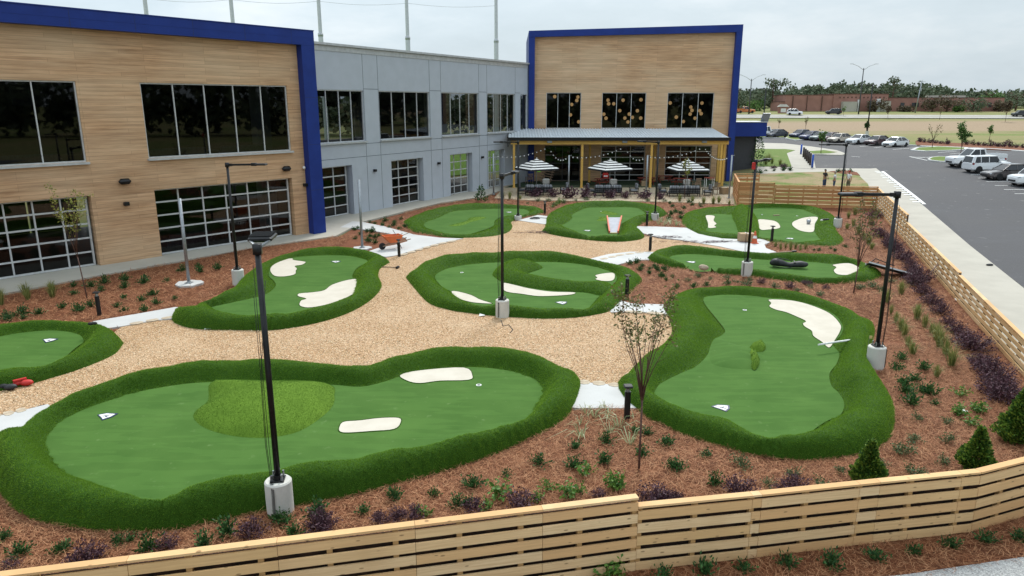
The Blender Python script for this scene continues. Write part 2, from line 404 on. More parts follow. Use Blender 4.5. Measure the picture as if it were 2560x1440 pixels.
# ------------------------------------------------------------------ polygon tools
def inpoly(P, poly):
    P = np.asarray(P); poly = np.asarray(poly); x, y = P[:, 0], P[:, 1]; r = np.zeros(len(P), bool); n = len(poly); j = n - 1
    for i in range(n):
        xi, yi = poly[i]; xj, yj = poly[j]
        c = ((yi > y) != (yj > y)) & (x < (xj - xi) * (y - yi) / (yj - yi + 1e-12) + xi); r ^= c; j = i
    return r
def dist(P, poly):
    P = np.asarray(P); A = np.asarray(poly); B = np.roll(A, -1, 0); out = np.full(len(P), 1e9)
    for a, b in zip(A, B):
        d = b - a; t = np.clip(((P - a) @ d) / (d @ d + 1e-12), 0, 1)
        out = np.minimum(out, np.hypot(*(P - a - t[:, None] * d).T))
    return out
def spline(pts, n_per=6):
    P = np.asarray(pts, float); n = len(P); out = []
    for i in range(n):
        p0, p1, p2, p3 = P[i - 1], P[i], P[(i + 1) % n], P[(i + 2) % n]
        for k in range(n_per):
            t = k / n_per
            out.append(.5 * (2 * p1 + (p2 - p0) * t + (2 * p0 - 5 * p1 + 4 * p2 - p3) * t * t + (3 * p1 - p0 - 3 * p2 + p3) * t ** 3))
    return np.array(out)
def cdt(outer, sp, inner=None, keep=None):
    """triangles filling outer (minus inner), with interior points about sp apart"""
    O = np.asarray(outer, float); lo, hi = O.min(0), O.max(0)
    gx, gy = np.meshgrid(np.arange(lo[0], hi[0], sp), np.arange(lo[1], hi[1], sp)); gx = gx.astype(float); gx[1::2] += sp / 2
    P = np.c_[gx.ravel(), gy.ravel()]
    P = P[inpoly(P, O)]; P = P[dist(P, O) > sp * .45]
    if inner is not None: P = P[(~inpoly(P, inner)) & (dist(P, inner) > sp * .45)]
    V = [Vector(p) for p in O]; n = len(O); E = [(i, (i + 1) % n) for i in range(n)]
    if inner is not None:
        k = len(inner); V += [Vector(p) for p in inner]; E += [(n + i, n + (i + 1) % k) for i in range(k)]
    V += [Vector(p) for p in P]
    ov, oe, of, *_ = delaunay_2d_cdt(V, E, [], 0, 1e-5)
    W = np.array([(p[0], p[1]) for p in ov]); T = np.array([f for f in of if len(f) == 3])
    c = W[T].mean(1); ok = inpoly(c, O)
    if inner is not None: ok &= ~inpoly(c, inner)
    T = T[ok]
    a, b, d = W[T[:, 0]], W[T[:, 1]], W[T[:, 2]]
    neg = ((b - a)[:, 0] * (d - a)[:, 1] - (b - a)[:, 1] * (d - a)[:, 0]) < 0
    T[neg] = T[neg][:, ::-1]
    return W, T
def sheet(name, poly, mat, dz, sp=1.5, parent=None, skirt=.12):
    W, T = cdt(poly, sp); z = terr(W[:, 0], W[:, 1]) + dz
    V = np.c_[W, z]
    if skirt:
        n = len(poly); S = V[:n].copy(); S[:, 2] -= skirt; b = len(V); V = np.vstack([V, S])
        A = inpoly(np.array([W[0]]), W[:1]) # no-op
        q = []
        area = .5 * np.sum(W[:n, 0] * np.roll(W[:n, 1], -1) - np.roll(W[:n, 0], -1) * W[:n, 1])
        for i in range(n):
            j = (i + 1) % n
            if area > 0: q += [(i, b + i, b + j), (i, b + j, j)]
            else: q += [(i, b + j, b + i), (i, j, b + j)]
        T = np.vstack([T, np.array(q)])
    if parent is not None:
        l = parent.location; V = V - np.array([l[0], l[1], l[2]])
    return npmesh(name, V, T, [mat], parent)
def PX(pts, z=0.0): return [G2(p[0], p[1], z) for p in pts]
def scatter(V, T, n):
    """n random points with normals on a triangle mesh"""
    a, b, c = V[T[:, 0]], V[T[:, 1]], V[T[:, 2]]; cr = np.cross(b - a, c - a); ar = np.linalg.norm(cr, axis=1)
    i = NP.choice(len(T), n, p=ar / ar.sum()); u, w = NP.random(n), NP.random(n); k = u + w > 1; u[k] = 1 - u[k]; w[k] = 1 - w[k]
    return a[i] + (b - a)[i] * u[:, None] + (c - a)[i] * w[:, None], cr[i] / (ar[i][:, None] + 1e-12)
def blades(P, N, ln, wd, upw=.5, jit=.5):
    n = len(P); D = N * (1 - upw) + np.array([0, 0, upw]) + NP.normal(0, jit, (n, 3)) * .6; D /= np.linalg.norm(D, axis=1)[:, None]
    S = np.cross(D, NP.normal(0, 1, (n, 3))); S /= np.linalg.norm(S, axis=1)[:, None]
    l = (ln * NP.uniform(.6, 1.3, n))[:, None]
    V = np.stack([P - S * wd / 2, P + S * wd / 2, P + D * l], 1).reshape(-1, 3)
    return V, np.arange(n * 3).reshape(-1, 3)
# ------------------------------------------------------------------ camera, sky, sun
sc = bpy.context.scene
cam = bpy.data.objects.new('camera', bpy.data.cameras.new('camera')); C.objects.link(cam); sc.camera = cam
cam.data.sensor_width = 36; cam.data.lens = 36 * F / 2560; cam.data.clip_start = .1; cam.data.clip_end = 6000
cam.location = (0, 0, H); cam.rotation_euler = (PI / 2 - PITCH, 0, 0)
sc.view_settings.view_transform = 'Standard'; sc.view_settings.look = 'None'; sc.view_settings.gamma = 1; sc.view_settings.exposure = .32
sc.cycles.max_bounces = 8; sc.cycles.transparent_max_bounces = 24; sc.cycles.diffuse_bounces = 3; sc.cycles.glossy_bounces = 3; sc.cycles.sample_clamp_indirect = 6
SUN_EL, SUN_AZ = math.radians(47), math.radians(18)      # azimuth measured from +Y towards +X
w = bpy.data.worlds.new('World'); sc.world = w; w.use_nodes = True
nt = w.node_tree; nt.nodes.clear(); out = nt.nodes.new('ShaderNodeOutputWorld'); bg = nt.nodes.new('ShaderNodeBackground'); L(nt, bg.outputs[0], out.inputs[0])
sky = nt.nodes.new('ShaderNodeTexSky'); sky.sky_type = 'NISHITA'; sky.sun_disc = False; sky.sun_elevation = SUN_EL; sky.sun_rotation = SUN_AZ
sky.air_density = 1.2; sky.dust_density = 3; sky.ozone_density = 1
tc = nt.nodes.new('ShaderNodeTexCoord'); mp = nt.nodes.new('ShaderNodeMapping'); mp.inputs['Scale'].default_value = (1, 1, 3.2); L(nt, tc.outputs['Generated'], mp.inputs[0])
n1 = noise(nt, mp.outputs[0], 2.3, 6, .6)
cl = ramp(nt, n1, [(.3, (4.3, 5.35, 6.15)), (.5, (5.5, 6.4, 7.0)), (.68, (7.1, 7.7, 8.1))])
sz_ = nt.nodes.new('ShaderNodeSeparateXYZ'); L(nt, tc.outputs['Generated'], sz_.inputs[0])
up_ = nt.nodes.new('ShaderNodeVectorMath'); up_.operation = 'SCALE'; L(nt, cl, up_.inputs[0]); L(nt, mmath(nt, 'ADD', mmath(nt, 'MULTIPLY_ADD', mmath(nt, 'MAXIMUM', sz_.outputs[2], 0.0), 1.0, .95), mmath(nt, 'MULTIPLY', sz_.outputs[0], -.16)), up_.inputs['Scale']); cl = up_.outputs[0]   # an overcast sky is brighter overhead
cov = ramp(nt, n1, [(.25, (.8, .8, .8)), (.5, (.94, .94, .94))])
L(nt, mix(nt, cov, sky.outputs[0], cl), bg.inputs[0]); bg.inputs[1].default_value = .1
sun = bpy.data.objects.new('sun', bpy.data.lights.new('sun', 'SUN')); C.objects.link(sun)
sun.data.energy = 2.5; sun.data.angle = math.radians(16); sun.data.color = (1, .965, .91)
sun.rotation_euler = Vector((-math.sin(SUN_AZ) * math.cos(SUN_EL), -math.cos(SUN_AZ) * math.cos(SUN_EL), -math.sin(SUN_EL))).to_track_quat('-Z', 'Y').to_euler()

# ------------------------------------------------------------------ terrain sheet
gx = np.r_[[-2500, -900, -350, -150, -80, -40], np.arange(-30, 16, 8), np.arange(16, 40, 1.5), np.arange(40, 130, 6), [140, 170, 220, 300, 450, 900, 2500]]
gy = np.r_[[-2500, -600, -150, -40, 0], np.arange(10, 45, 7), np.arange(45, 125, 2), np.arange(125, 205, 5), np.arange(205, 262, 2.2), [275, 300, 340, 420, 600, 1000, 3000]]
X, Y = np.meshgrid(gx, gy); nx = len(gx)
ii = np.array([(j * nx + i, j * nx + i + 1, (j + 1) * nx + i + 1, (j + 1) * nx + i) for j in range(len(gy) - 1) for i in range(nx - 1)])
struct(npmesh('ground', np.c_[X.ravel(), Y.ravel(), terr(X, Y).ravel() - .10], ii, ['field_grass'], smooth=True))

# fences' ground lines (world metres), used by beds and fences alike
FR0, FR1 = np.array([-14.5, 7.76]), np.array([2.25, 11.52])     # front fence, high run
FRONT = [(2.25, 11.52), (4.6, 11.93), (7.0, 12.38), (9.15, 12.76), (10.56, 13.3), (13.3, 15.2), (15.1, 18.4)]
RC = np.array(G2(2190, 522)); RE = np.array([14.9, 18.0])       # right fence: far corner, near end
LEFTW = PX([(-260, 800), (0, 740)])
bed = [(-46, 16), tuple(FR0), tuple(FR1)] + FRONT[1:] + [tuple(RE), tuple(RC)] + PX([(1838, 512), (1830, 470), (1262, 474), (1215, 492), (1170, 499), (1100, 509), (905, 557), (850, 590), (750, 605), (625, 622), (428, 659), (245, 692), (0, 739), (-260, 792)])
W_, T_ = cdt(bed, .8)
def mz(W): return .03 * np.sin(W[:, 0] * 1.7 + 1.3 * np.sin(W[:, 1])) * np.sin(W[:, 1] * 1.3) - .02
MV = np.c_[W_, terr(W_[:, 0], W_[:, 1]) + mz(W_)]
struct(npmesh('mulch_bed', MV, T_, ['pine_straw'], smooth=True))
# mulch outside the front fence, then white gravel
out_line = PX([(-300, 1900), (1500, 1500), (1900, 1470), (2266, 1437), (2560, 1393), (2900, 1340)])
om = out_line + [(19, 17.5), (15.15, 18.3)] + FRONT[-2:0:-1] + [tuple(FR1), tuple(FR0)]
W2, T2 = cdt(om, .8); OV = np.c_[W2, mz(W2)]
struct(npmesh('outer_mulch_strip', OV, T2, ['pine_straw'], smooth=True))
struct(sheet('white_gravel_strip', out_line + [(24, 14), (24, -6), (-18, -6)], 'white_gravel', .01, 2))
struct(sheet('unseen_asphalt', [(-70, -3), (60, -3), (60, -48), (-70, -48)], 'asphalt', -.02, 8))  # unseen asphalt added behind the camera to darken window reflections

gravel = PX([(-330, 1010), (-120, 1042), (0, 1041), (60, 1027), (110, 1012), (150, 1040), (420, 1110), (900, 1060), (1300, 1000), (1438, 957), (1500, 961), (1560, 967), (1600, 990), (1660, 930), (1775, 860), (1760, 800), (1716, 797), (1655, 786), (1590, 781), (1535, 781), (1500, 740), (1480, 690), (1488, 649), (1524, 638), (1576, 632), (1640, 633), (1690, 622),
              (1800, 640), (1872, 632), (1790, 615), (1700, 602), (1655, 598), (1612, 590), (1600, 580), (1500, 560), (1400, 565), (1362, 561), (1322, 555), (1296, 553), (1270, 555), (1200, 575), (1156, 597), (1096, 610), (1034, 629), (990, 641), (966, 645), (930, 660), (800, 740), (460, 800), (384, 803), (302, 819), (250, 860), (100, 900), (-200, 920)])
struct(sheet('gravel_path', gravel, 'pea_gravel', .02, 2, skirt=.05))
WALKS = []
def walk(name, pts, mat='white_concrete', dz=.05, sp=2):
    WALKS.append(PX(pts)); return struct(sheet(name, WALKS[-1], mat, dz, sp))
walk('concrete_path', [(232, 806), (350, 786), (440, 770), (480, 780), (465, 796), (384, 804), (302, 819), (262, 824)])
walk('concrete_path', [(-120, 1062), (0, 1043), (60, 1029), (120, 1014), (160, 1040), (60, 1090), (0, 1113), (-150, 1150)])
walk('concrete_path', [(1528, 783), (1500, 760), (1544, 751), (1577, 761), (1697, 765), (1750, 770), (1750, 800), (1716, 797), (1655, 787), (1596, 782)])
walk('concrete_path', [(1420, 955), (1438, 958), (1500, 962), (1560, 968), (1600, 975), (1610, 1024), (1562, 1024), (1445, 1024), (1400, 1020)])
walk('concrete_path', [(1470, 650), (1522, 637), (1576, 631), (1638, 632), (1680, 640), (1640, 650), (1594, 652), (1555, 661), (1510, 672)])
walk('concrete_path', [(1296, 552), (1345, 539), (1385, 544), (1395, 556), (1362, 562), (1320, 556)])
walk('concrete_path', [(1580, 567), (1640, 568), (1716, 571), (1745, 586), (1805, 598), (1850, 600), (1905, 599), (1925, 607), (1911, 613), (1915, 622), (1946, 634), (1960, 640), (1880, 636), (1800, 618), (1700, 601), (1650, 596), (1590, 580)])
walk('concrete_path', [(903, 556), (960, 567), (1035, 588), (1100, 596), (1158, 598), (1096, 610), (1034, 628), (988, 641), (964, 644), (912, 633), (945, 622), (988, 614), (1019, 605), (1014, 597), (985, 588), (930, 578), (880, 571), (850, 570), (880, 555)])
# walkway along the building
WALL_L = [G2(0, 705), G2(740, 590)]; WALL_G = [G2(882, 537), G2(1184, 480)]
walkb = PX([(-260, 796), (0, 738), (245, 691), (428, 658), (625, 622), (750, 604), (840, 591), (880, 570), (905, 556), (1010, 530), (1100, 508), (1170, 498), (1212, 491), (1262, 473), (1262, 466)]) + [(1.6, 79), (-4, 80), (-22, 47), (-38, 24)]
WALKS.append(walkb)
struct(sheet('building_walkway', walkb, 'tan_concrete', .045, 2.5))
struct(sheet('patio_slab', PX([(1236, 496), (1300, 501), (1420, 503), (1560, 504), (1640, 505), (1740, 508), (1836, 512), (1836, 466), (1262, 466)]), 'patio_concrete', .05, 2.5))
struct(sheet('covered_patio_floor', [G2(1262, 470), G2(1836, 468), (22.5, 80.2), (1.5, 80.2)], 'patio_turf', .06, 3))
# concrete outside the right fence, lot, kerbs, lawns
swalk = [tuple(RC + np.array([.15, .3])), (RE[0] + .3, RE[1]), (17.5, 16)] + PX([(2760, 880), (2560, 722), (2425, 615), (2305, 512), (2190, 421), (2176, 422), (2038, 421), (1980, 418), (1894, 417), (1890, 436), (1980, 432), (2073, 430), (2142, 432), (2152, 444), (2170, 461)])
struct(sheet('sidewalk', swalk, 'tan_concrete', .03, 1.2))
lot = PX([(1890, 343), (1960, 345.5), (2100, 352.5), (2291, 363.5), (2420, 369), (2560, 377), (2800, 392), (3100, 420), (3500, 520), (3500, 900)]) + [(40, 8), (19, 12)] + PX([(2760, 870), (2560, 716), (2425, 612), (2305, 510), (2190, 419), (2176, 422), (2038, 421), (2028, 384), (2114, 386), (2060, 371), (2000, 366), (1890, 358)])
struct(sheet('parking_lot', lot, 'asphalt', -.055, 1.3))
struct(sheet('front_walkway', PX([(1890, 357), (1960, 359), (2030, 367), (2092, 376), (2117, 385), (2104, 388), (2032, 386), (1980, 418), (1965, 386), (1890, 378)]), 'tan_concrete', .04, 1.2))
struct(sheet('entrance_walkway', PX([(1966, 383), (1992, 378), (2012, 380), (2032, 387), (2039, 421), (2030, 423), (1979, 420)]), 'tan_concrete', .05, 1.0))
struct(sheet('island_lawn', PX([(2022, 379), (2060, 376), (2094, 381), (2074, 384), (2034, 385)]), 'green_lawn', .06, 1.0))
struct(sheet('entrance_lawn', PX([(1890, 373), (1964, 373.5), (1988, 376.5), (1967, 384), (1979, 417), (1890, 417)]), 'green_lawn', .06, 1.2))
lawn = [tuple(RC + np.array([.1, .6]))] + PX([(2170, 461), (2152, 444), (2142, 432), (2073, 430), (1980, 432), (1890, 436), (1832, 440), (1836, 516)])
struct(sheet('event_lawn', lawn, 'lawn_grass', .045, 1.2))
walk('island_mulch', [(2073, 430), (2110, 426.5), (2142, 432), (2150, 440), (2120, 437)], 'pine_straw', .075, 1)
struct(sheet('frontage_mulch', PX([(2289, 352), (2400, 358), (2560, 366), (2760, 382), (2760, 391), (2560, 378), (2420, 370), (2350, 367), (2290, 362)]), 'pine_straw', .02, 1.6))
def island_kerb(pts, mat='white_concrete'):
    P = PX(pts); struct(sheet('kerb_island', P, mat, .09, 1.0, skirt=.2))
    Pn = np.array(P); c = Pn.mean(0); struct(sheet('island_grass', [tuple(c + (p - c) * .86) for p in Pn], 'green_lawn', .10, 1.0))
island_kerb([(2275, 376), (2290, 369.5), (2345, 366.5), (2420, 370), (2420, 374), (2380, 377), (2310, 379)])
island_kerb([(2318, 399), (2328, 394), (2345, 392), (2385, 393), (2420, 398), (2390, 407), (2350, 405), (2325, 402)])
island_kerb([(1962, 346), (1975, 342), (2000, 341), (2014, 349), (1990, 351.5)])
# far kerb of the lot, road and its white verge
def ribbon(name, pts, wd, mat, dz, sp=1.3):
    P = np.array(PX(pts)); d = np.gradient(P, axis=0); n = np.c_[-d[:, 1], d[:, 0]]; n /= np.linalg.norm(n, axis=1)[:, None]
    return struct(sheet(name, [tuple(p) for p in P + n * wd / 2] + [tuple(p) for p in (P - n * wd / 2)[::-1]], mat, dz, sp, skirt=.15))
ribbon('kerb', [(1905, 343.5), (1960, 345.5), (2030, 349), (2100, 352.5), (2200, 358), (2291, 363.5)], .4, 'white_concrete', .07)
ribbon('kerb', [(2300, 365), (2420, 369.5), (2490, 373), (2560, 378), (2700, 387)], .9, 'white_concrete', .07)
rd = [(40, 207.5), (75, 207.5), (110, 207), (150, 206), (190, 203), (260, 197)]
struct(sheet('highway', [(x, y + 8.5) for x, y in rd] + [(x, y) for x, y in rd[::-1]], 'road_grey', .12, 3.0))
for k, off in enumerate((.3, 8.0)):
    struct(sheet('road_line', [(x, y + off + .35) for x, y in rd] + [(x, y + off) for x, y in rd[::-1]], 'white_paint', .15, 3.0))
# painted lot markings
def stripe(name, a, b, wd=.13):
    p, q = np.array(G2(*a)), np.array(G2(*b)); d = (q - p) / np.linalg.norm(q - p); n = np.array([-d[1], d[0]]) * wd / 2
    k = max(2, int(np.linalg.norm(q - p) / 1.2)); L1 = [p + (q - p) * i / k for i in range(k + 1)]
    V = np.array([[*(x + s * n), 0] for x in L1 for s in (-1, 1)]); V[:, 2] = terr(V[:, 0], V[:, 1]) - .055 + .012
    T = np.array([(2 * i, 2 * i + 1, 2 * i + 3, 2 * i + 2) for i in range(k)]); T = T[:, ::-1]
    return struct(npmesh(name, V, T, ['white_paint']))
for x, y in ((2411, 428), (2427, 435.5), (2445, 444), (2466, 452.5), (2487, 462.5), (2510, 472.5), (2537, 483)):
    p = G(x, y); q = np.array([p[0] + 5.6, p[1]])
    u = F * q[0] / (q[1] * CP + (H - terr(*q)) * SP) + CX
    stripe('parking_line', (x, y), (u, y - .0))
for a, b in (((2150, 365.5), (2196, 361)), ((2185, 368.5), (2235, 363.5)), ((2232, 373), (2300, 367.5)), ((2118, 362), (2150, 358.5)), ((2273, 390.5), (2318, 400)), ((2277, 391), (2330, 393)), ((2290, 394), (2345, 390.5)), ((2345, 381), (2392, 377)), ((2375, 384), (2430, 380)), ((2128, 390), (2150, 391.5))):
    stripe('parking_line', a, b, .16)
# hatched crossing along the kerb
ca, cb = np.array(G2(2199, 428)), np.array(G2(2311, 510)); inner = [np.array(G2(2185, 428)), np.array(G2(2286, 510))]
stripe('crossing_marking', (2206, 427), (2311, 509), .3)
for k in range(17):
    t = (k + .2) / 17; a = inner[0] + (inner[1] - inner[0]) * t; b = ca + (cb - ca) * t
    if k % 3 == 2: a = a * .6 + b * .4
    V = np.array([[*a, 0], [*(a + (inner[1] - inner[0]) / 17 * .3), 0], [*(b + (cb - ca) / 17 * .3), 0], [*b, 0]]); V[:, 2] = terr(V[:, 0], V[:, 1]) + .045
    struct(npmesh('crossing_marking', V, np.array([(0, 1, 2, 3)]) if np.cross(V[1] - V[0], V[2] - V[0])[2] > 0 else np.array([(3, 2, 1, 0)]), ['white_paint']))

# ------------------------------------------------------------------ putting greens
GZ = .06
def loop(pts, kind, Wd, hbf):
    """pixel control points -> world loop. kind 'o' outer / 'i' inner; a point flagged 'c' was seen on the crest"""
    base = []; vs = [p[1] for p in pts]; v0, v1 = min(vs), max(vs)
    for p in pts:
        c = len(p) > 2; hc = hbf[0] + (hbf[1] - hbf[0]) * (p[1] - v0) / (v1 - v0)
        base.append((*G2(p[0], p[1], hc * .97 if c else (0 if kind == 'o' else GZ)), c))
    P = np.array([b[:2] for b in base]); n = len(P)
    area = .5 * np.sum(P[:, 0] * np.roll(P[:, 1], -1) - np.roll(P[:, 0], -1) * P[:, 1]); s = 1 if area > 0 else -1
    wts = np.array([float(b[2]) for b in base])
    for _ in range(3): wts = (np.roll(wts, 1) + 2 * wts + np.roll(wts, -1)) / 4
    outp = []
    for i in range(n):
        d = P[(i + 1) % n] - P[i - 1]; d /= np.linalg.norm(d); nrm = np.array([d[1], -d[0]]) * s
        q = P[i].copy(); wt = wts[i]
        q = q + nrm * wt * (.30 * Wd if kind == 'o' else -.42 * Wd)
        outp.append(q)
    return spline(outp, 5)
def prof(t):
    a = np.clip(t / .46, 0, 1); up = 1 - (1 - a) ** 3.0
    b = np.clip((t - .46) / .54, 0, 1); dn = (.5 + .5 * np.cos(PI * b)) ** .85
    return np.where(t < .46, up, dn)
OUTERS = []
def fur(name, V, T, parent, dens, ln, wd, mat='turf_blade'):
    a, b, c = V[T[:, 0]], V[T[:, 1]], V[T[:, 2]]; A = np.linalg.norm(np.cross(b - a, c - a), axis=1).sum() / 2
    P, N = scatter(V, T, int(A * dens)); B, BT = blades(P, N, ln, wd, .06, .19)
    l = parent.location
    o = npmesh(name, B - np.array([l[0], l[1], l[2]]), BT, [mat], parent); o['kind'] = 'stuff'; return o
def flat(name, loop_, z, mat, parent, sp=.6, dome=0.0, edge=.03):
    W, T = cdt(loop_, sp); d = dist(W, loop_)
    zz = np.full(len(W), z)
    if dome:
        m = d.max() + 1e-6; zz = z - edge + dome * np.sin(np.clip(d / m, 0, 1) * PI / 2) ** .75
    l = parent.location; V = np.c_[W, zz]
    return npmesh(name, V - np.array([l[0], l[1], l[2]]), T, [mat], parent, smooth=bool(dome)), V, T
def hole(label, outer, inner, Wd=1.6, hc=.55, dens=700, ln=.055, wd=.013, traps=(), ridges=(), mounds=(), patches=(), markers=(), cups=(), sp=.16):
    O = loop(outer, 'o', Wd, hc); I = loop(inner, 'i', Wd, hc); OUTERS.append(O)
    c = O.mean(0); root = thing('putting_green', label, 'putting green', (c[0], c[1], 0), 0, 'turf putting greens in the gravel court')
    W, T = cdt(O, sp, I); do, di = dist(W, O), dist(W, I); t = do / (do + di + 1e-9)
    hv = 1 + .07 * np.sin(W[:, 0] * 1.1 + 2) * np.sin(W[:, 1] * .9 + 1) + .05 * np.sin(W[:, 0] * 2.9 + W[:, 1] * 2.3) + .025 * np.sin(W[:, 0] * 7 + 3 * np.sin(W[:, 1] * 5))
    lim = np.clip((do + di) / Wd, .35, 1.15)
    ty = (O[:, 1].max() - W[:, 1]) / np.ptp(O[:, 1]); hy = hc[0] + (hc[1] - hc[0]) * np.clip(ty, 0, 1)
    z = -.02 + (hy + .02) * prof(t) * hv * lim ** .3; z = np.maximum(z, -.02 + (GZ - .02) * sm(t * 3))
    V = np.c_[W, z]; l = np.array([c[0], c[1], 0])
    npmesh('berm', V - l, T, ['deep_pile_turf'], root, smooth=True)
    fur('berm_turf_pile', V, T, root, dens, ln, wd)
    # the putting surface reaches a little under the berm
    flat('putting_surface', I + (I - I.mean(0)) * .02, GZ, 'putting_turf', root, .5)
    for tr in traps:
        P = spline(PX(tr, GZ), 4); flat('sand_patch', P, GZ + .008, 'sand_turf', root, .5)
        q = MB(); n = len(P)
        q.tube([(p[0], p[1], GZ + .008) for p in P] + [(P[0][0], P[0][1], GZ + .004)], .014, 5, cap=False); q.build('sand_rim', 'border_stone' if False else 'deep_pile_turf', root)
    for rg, rh in ridges:
        P = spline(PX(rg, GZ), 5); w_, t_ = cdt(P, sp); d = dist(w_, P)
        zz = GZ - .03 + rh * np.sin(np.clip(d / max(.45, d.max() * .95), 0, 1) * PI / 2) ** .8
        v_ = np.c_[w_, zz]; npmesh('turf_ridge', v_ - l, t_, ['deep_pile_turf'], root, smooth=True); fur('ridge_turf_pile', v_, t_, root, dens, ln, wd)
    for mo, mh, mt, *z0 in mounds:
        P = spline(PX(mo, GZ + (z0[0] if z0 else 0)), 5); o_, v_, t_ = flat('mound', P, GZ + (z0[0] if z0 else 0), mt, root, .16, mh, .02 + (z0[0] * .6 if z0 else 0))
        if mt == 'light_turf': fur('mound_turf_pile', v_, t_, root, dens * .8, ln * .55, wd, 'lime_blade')
    for tuv in markers:
        p = G2(*tuv, GZ); m = MB(); mm = MB(); s = .25
        sh = [(-.9, .35), (-.2, .75), (.9, .6), (.75, -.1), (.2, -.75), (-.15, -.35)]
        m.prism([(p[0] + a * s * 1.18, p[1] + b * s * 1.3) for a, b in sh], GZ + .002, GZ + .014)
        o = m.build('tee_marker', 'navy', root)
        mm.prism([(p[0] + a * s * .92, p[1] + b * s * .98) for a, b in sh], GZ + .014, GZ + .02); mm.build('white_plate', 'white_paint', o)
        k = MB(); k.box((p[0] + .02, p[1] + .03, GZ + .022), (.16, .03, .006), .5); k.box((p[0] + .06, p[1] - .03, GZ + .022), (.1, .03, .006), -.6); k.build('plate_mark', 'navy', o)
    for tuv in cups:
        p = G2(*tuv, GZ); m = MB(); n = 16; r0, r1 = .052, .085
        vs = [(p[0] + r * math.cos(2 * PI * k / n), p[1] + r * math.sin(2 * PI * k / n), GZ + h) for r, h in ((r1, .004), (r1, .012), (r0, .012), (r0, .003)) for k in range(n)]
        m.add(vs, [(i * n + k, i * n + (k + 1) % n, i * n + n + (k + 1) % n, i * n + n + k) for i in range(3) for k in range(n)]); o = m.build('cup_rim', 'white_paint', root)
        m = MB(); m.prism([(p[0] + r0 * math.cos(2 * PI * k / n), p[1] + r0 * math.sin(2 * PI * k / n)) for k in range(n)], GZ + .001, GZ + .004); m.build('cup', 'black_metal', o)
    return root
pm('navy', (.02, .03, .09), None, 5, .5)
c = 'c'
hole('largest kidney shaped putting green with a lime turf mound, beside the front fence',
 [(2, 1235), (60, 1290), (160, 1320), (260, 1332), (380, 1330), (500, 1312), (600, 1295), (700, 1278), (800, 1255), (900, 1235), (1000, 1209), (1100, 1181), (1200, 1149), (1300, 1110), (1380, 1070), (1425, 1032), (1442, 990), (1438, 955), (1400, 915, c), (1340, 890, c), (1260, 873, c), (1180, 868, c), (1080, 872, c), (1000, 890, c), (920, 914, c), (830, 917, c), (740, 905, c), (640, 900, c), (520, 902, c), (400, 920, c), (300, 945, c), (200, 980, c), (110, 1025, c), (40, 1068, c), (0, 1105), (-14, 1170)],
 [(125, 1110), (132, 1080), (155, 1055), (200, 1030), (280, 1001), (350, 981), (440, 965), (525, 957), (660, 957), (825, 963), (900, 968), (960, 955), (1020, 935), (1100, 923), (1180, 920), (1260, 928), (1320, 945), (1352, 970), (1362, 1000), (1335, 1035, c), (1280, 1062, c), (1200, 1087, c), (1100, 1112, c), (980, 1128, c), (850, 1150, c), (750, 1163, c), (640, 1187, c), (520, 1207, c), (420, 1226, c), (330, 1234, c), (240, 1224), (190, 1195), (150, 1158)],
 1.75, (.46, .74), 2900, .031, .0105, [[(1000, 938), (1050, 926), (1160, 919), (1182, 940), (1170, 951), (1100, 953), (1050, 959), (1018, 953)], [(847, 1070), (858, 1055), (900, 1051), (950, 1045), (998, 1045), (1002, 1058), (985, 1074), (930, 1079), (870, 1083), (850, 1080)]], [],
 [([(525, 957), (590, 955), (680, 957), (822, 961), (838, 990), (830, 1020), (790, 1055), (740, 1082), (670, 1095), (590, 1092), (520, 1075), (486, 1052), (485, 1030), (518, 1002)], .55, 'light_turf')], markers=[(262, 1042)], cups=[(1197, 963)])
hole('oval putting green cut off by the picture edge, beside the gravel',
 [(-200, 1000), (-90, 1000), (0, 980), (60, 967), (130, 947), (200, 925), (262, 900), (290, 882), (297, 862), (285, 838, c), (250, 818, c), (200, 806, c), (130, 800, c), (60, 803, c), (0, 810, c), (-100, 835, c), (-200, 880, c), (-260, 950)],
 [(0, 842), (60, 832), (130, 827), (190, 835), (212, 852), (205, 868), (150, 893, c), (90, 906, c), (0, 917, c), (-80, 925, c), (-150, 920), (-170, 890), (-90, 860)], 1.6, (.4, .54), 1700, .035, .014, markers=[(120, 852)])
hole('boomerang shaped putting green with two pale sand patches, beside the wood clad wing',
 [(600, 712, c), (560, 735, c), (510, 755, c), (470, 768, c), (440, 783), (432, 799), (450, 815), (500, 825), (600, 827), (680, 827), (760, 816), (840, 796), (900, 770), (940, 740), (955, 715), (946, 692), (950, 672), (972, 655), (962, 642, c), (935, 632, c), (900, 624, c), (860, 619, c), (800, 618, c), (740, 628, c), (690, 645, c), (650, 668, c), (620, 690, c)],
 [(700, 655), (740, 644), (800, 640), (860, 640), (905, 648), (915, 656), (890, 671), (882, 690), (895, 704), (892, 728, c), (860, 748, c), (800, 765, c), (750, 777, c), (680, 782, c), (600, 781, c), (515, 776), (530, 766), (590, 754), (640, 743), (672, 732), (690, 715), (686, 702), (674, 690), (678, 668)],
 1.6, (.34, .56), 1300, .038, .016, [ZM(560, 580, 10.286, [(1185, 960), (1230, 880), (1330, 810), (1560, 710), (1760, 680), (1790, 720), (2060, 760), (2100, 790), (2000, 850), (1830, 880), (1880, 940), (1850, 1000), (1850, 1060), (1780, 1110), (1550, 1150), (1320, 1140), (1210, 1050)]), [(898, 700), (870, 700), (830, 712), (810, 726), (780, 731), (748, 734), (745, 741), (765, 747), (752, 752), (750, 765), (780, 769), (840, 755), (890, 730)]], cups=[], markers=[(838, 655)])
Z6 = lambda p: ZM(800, 480, 2.769, p)
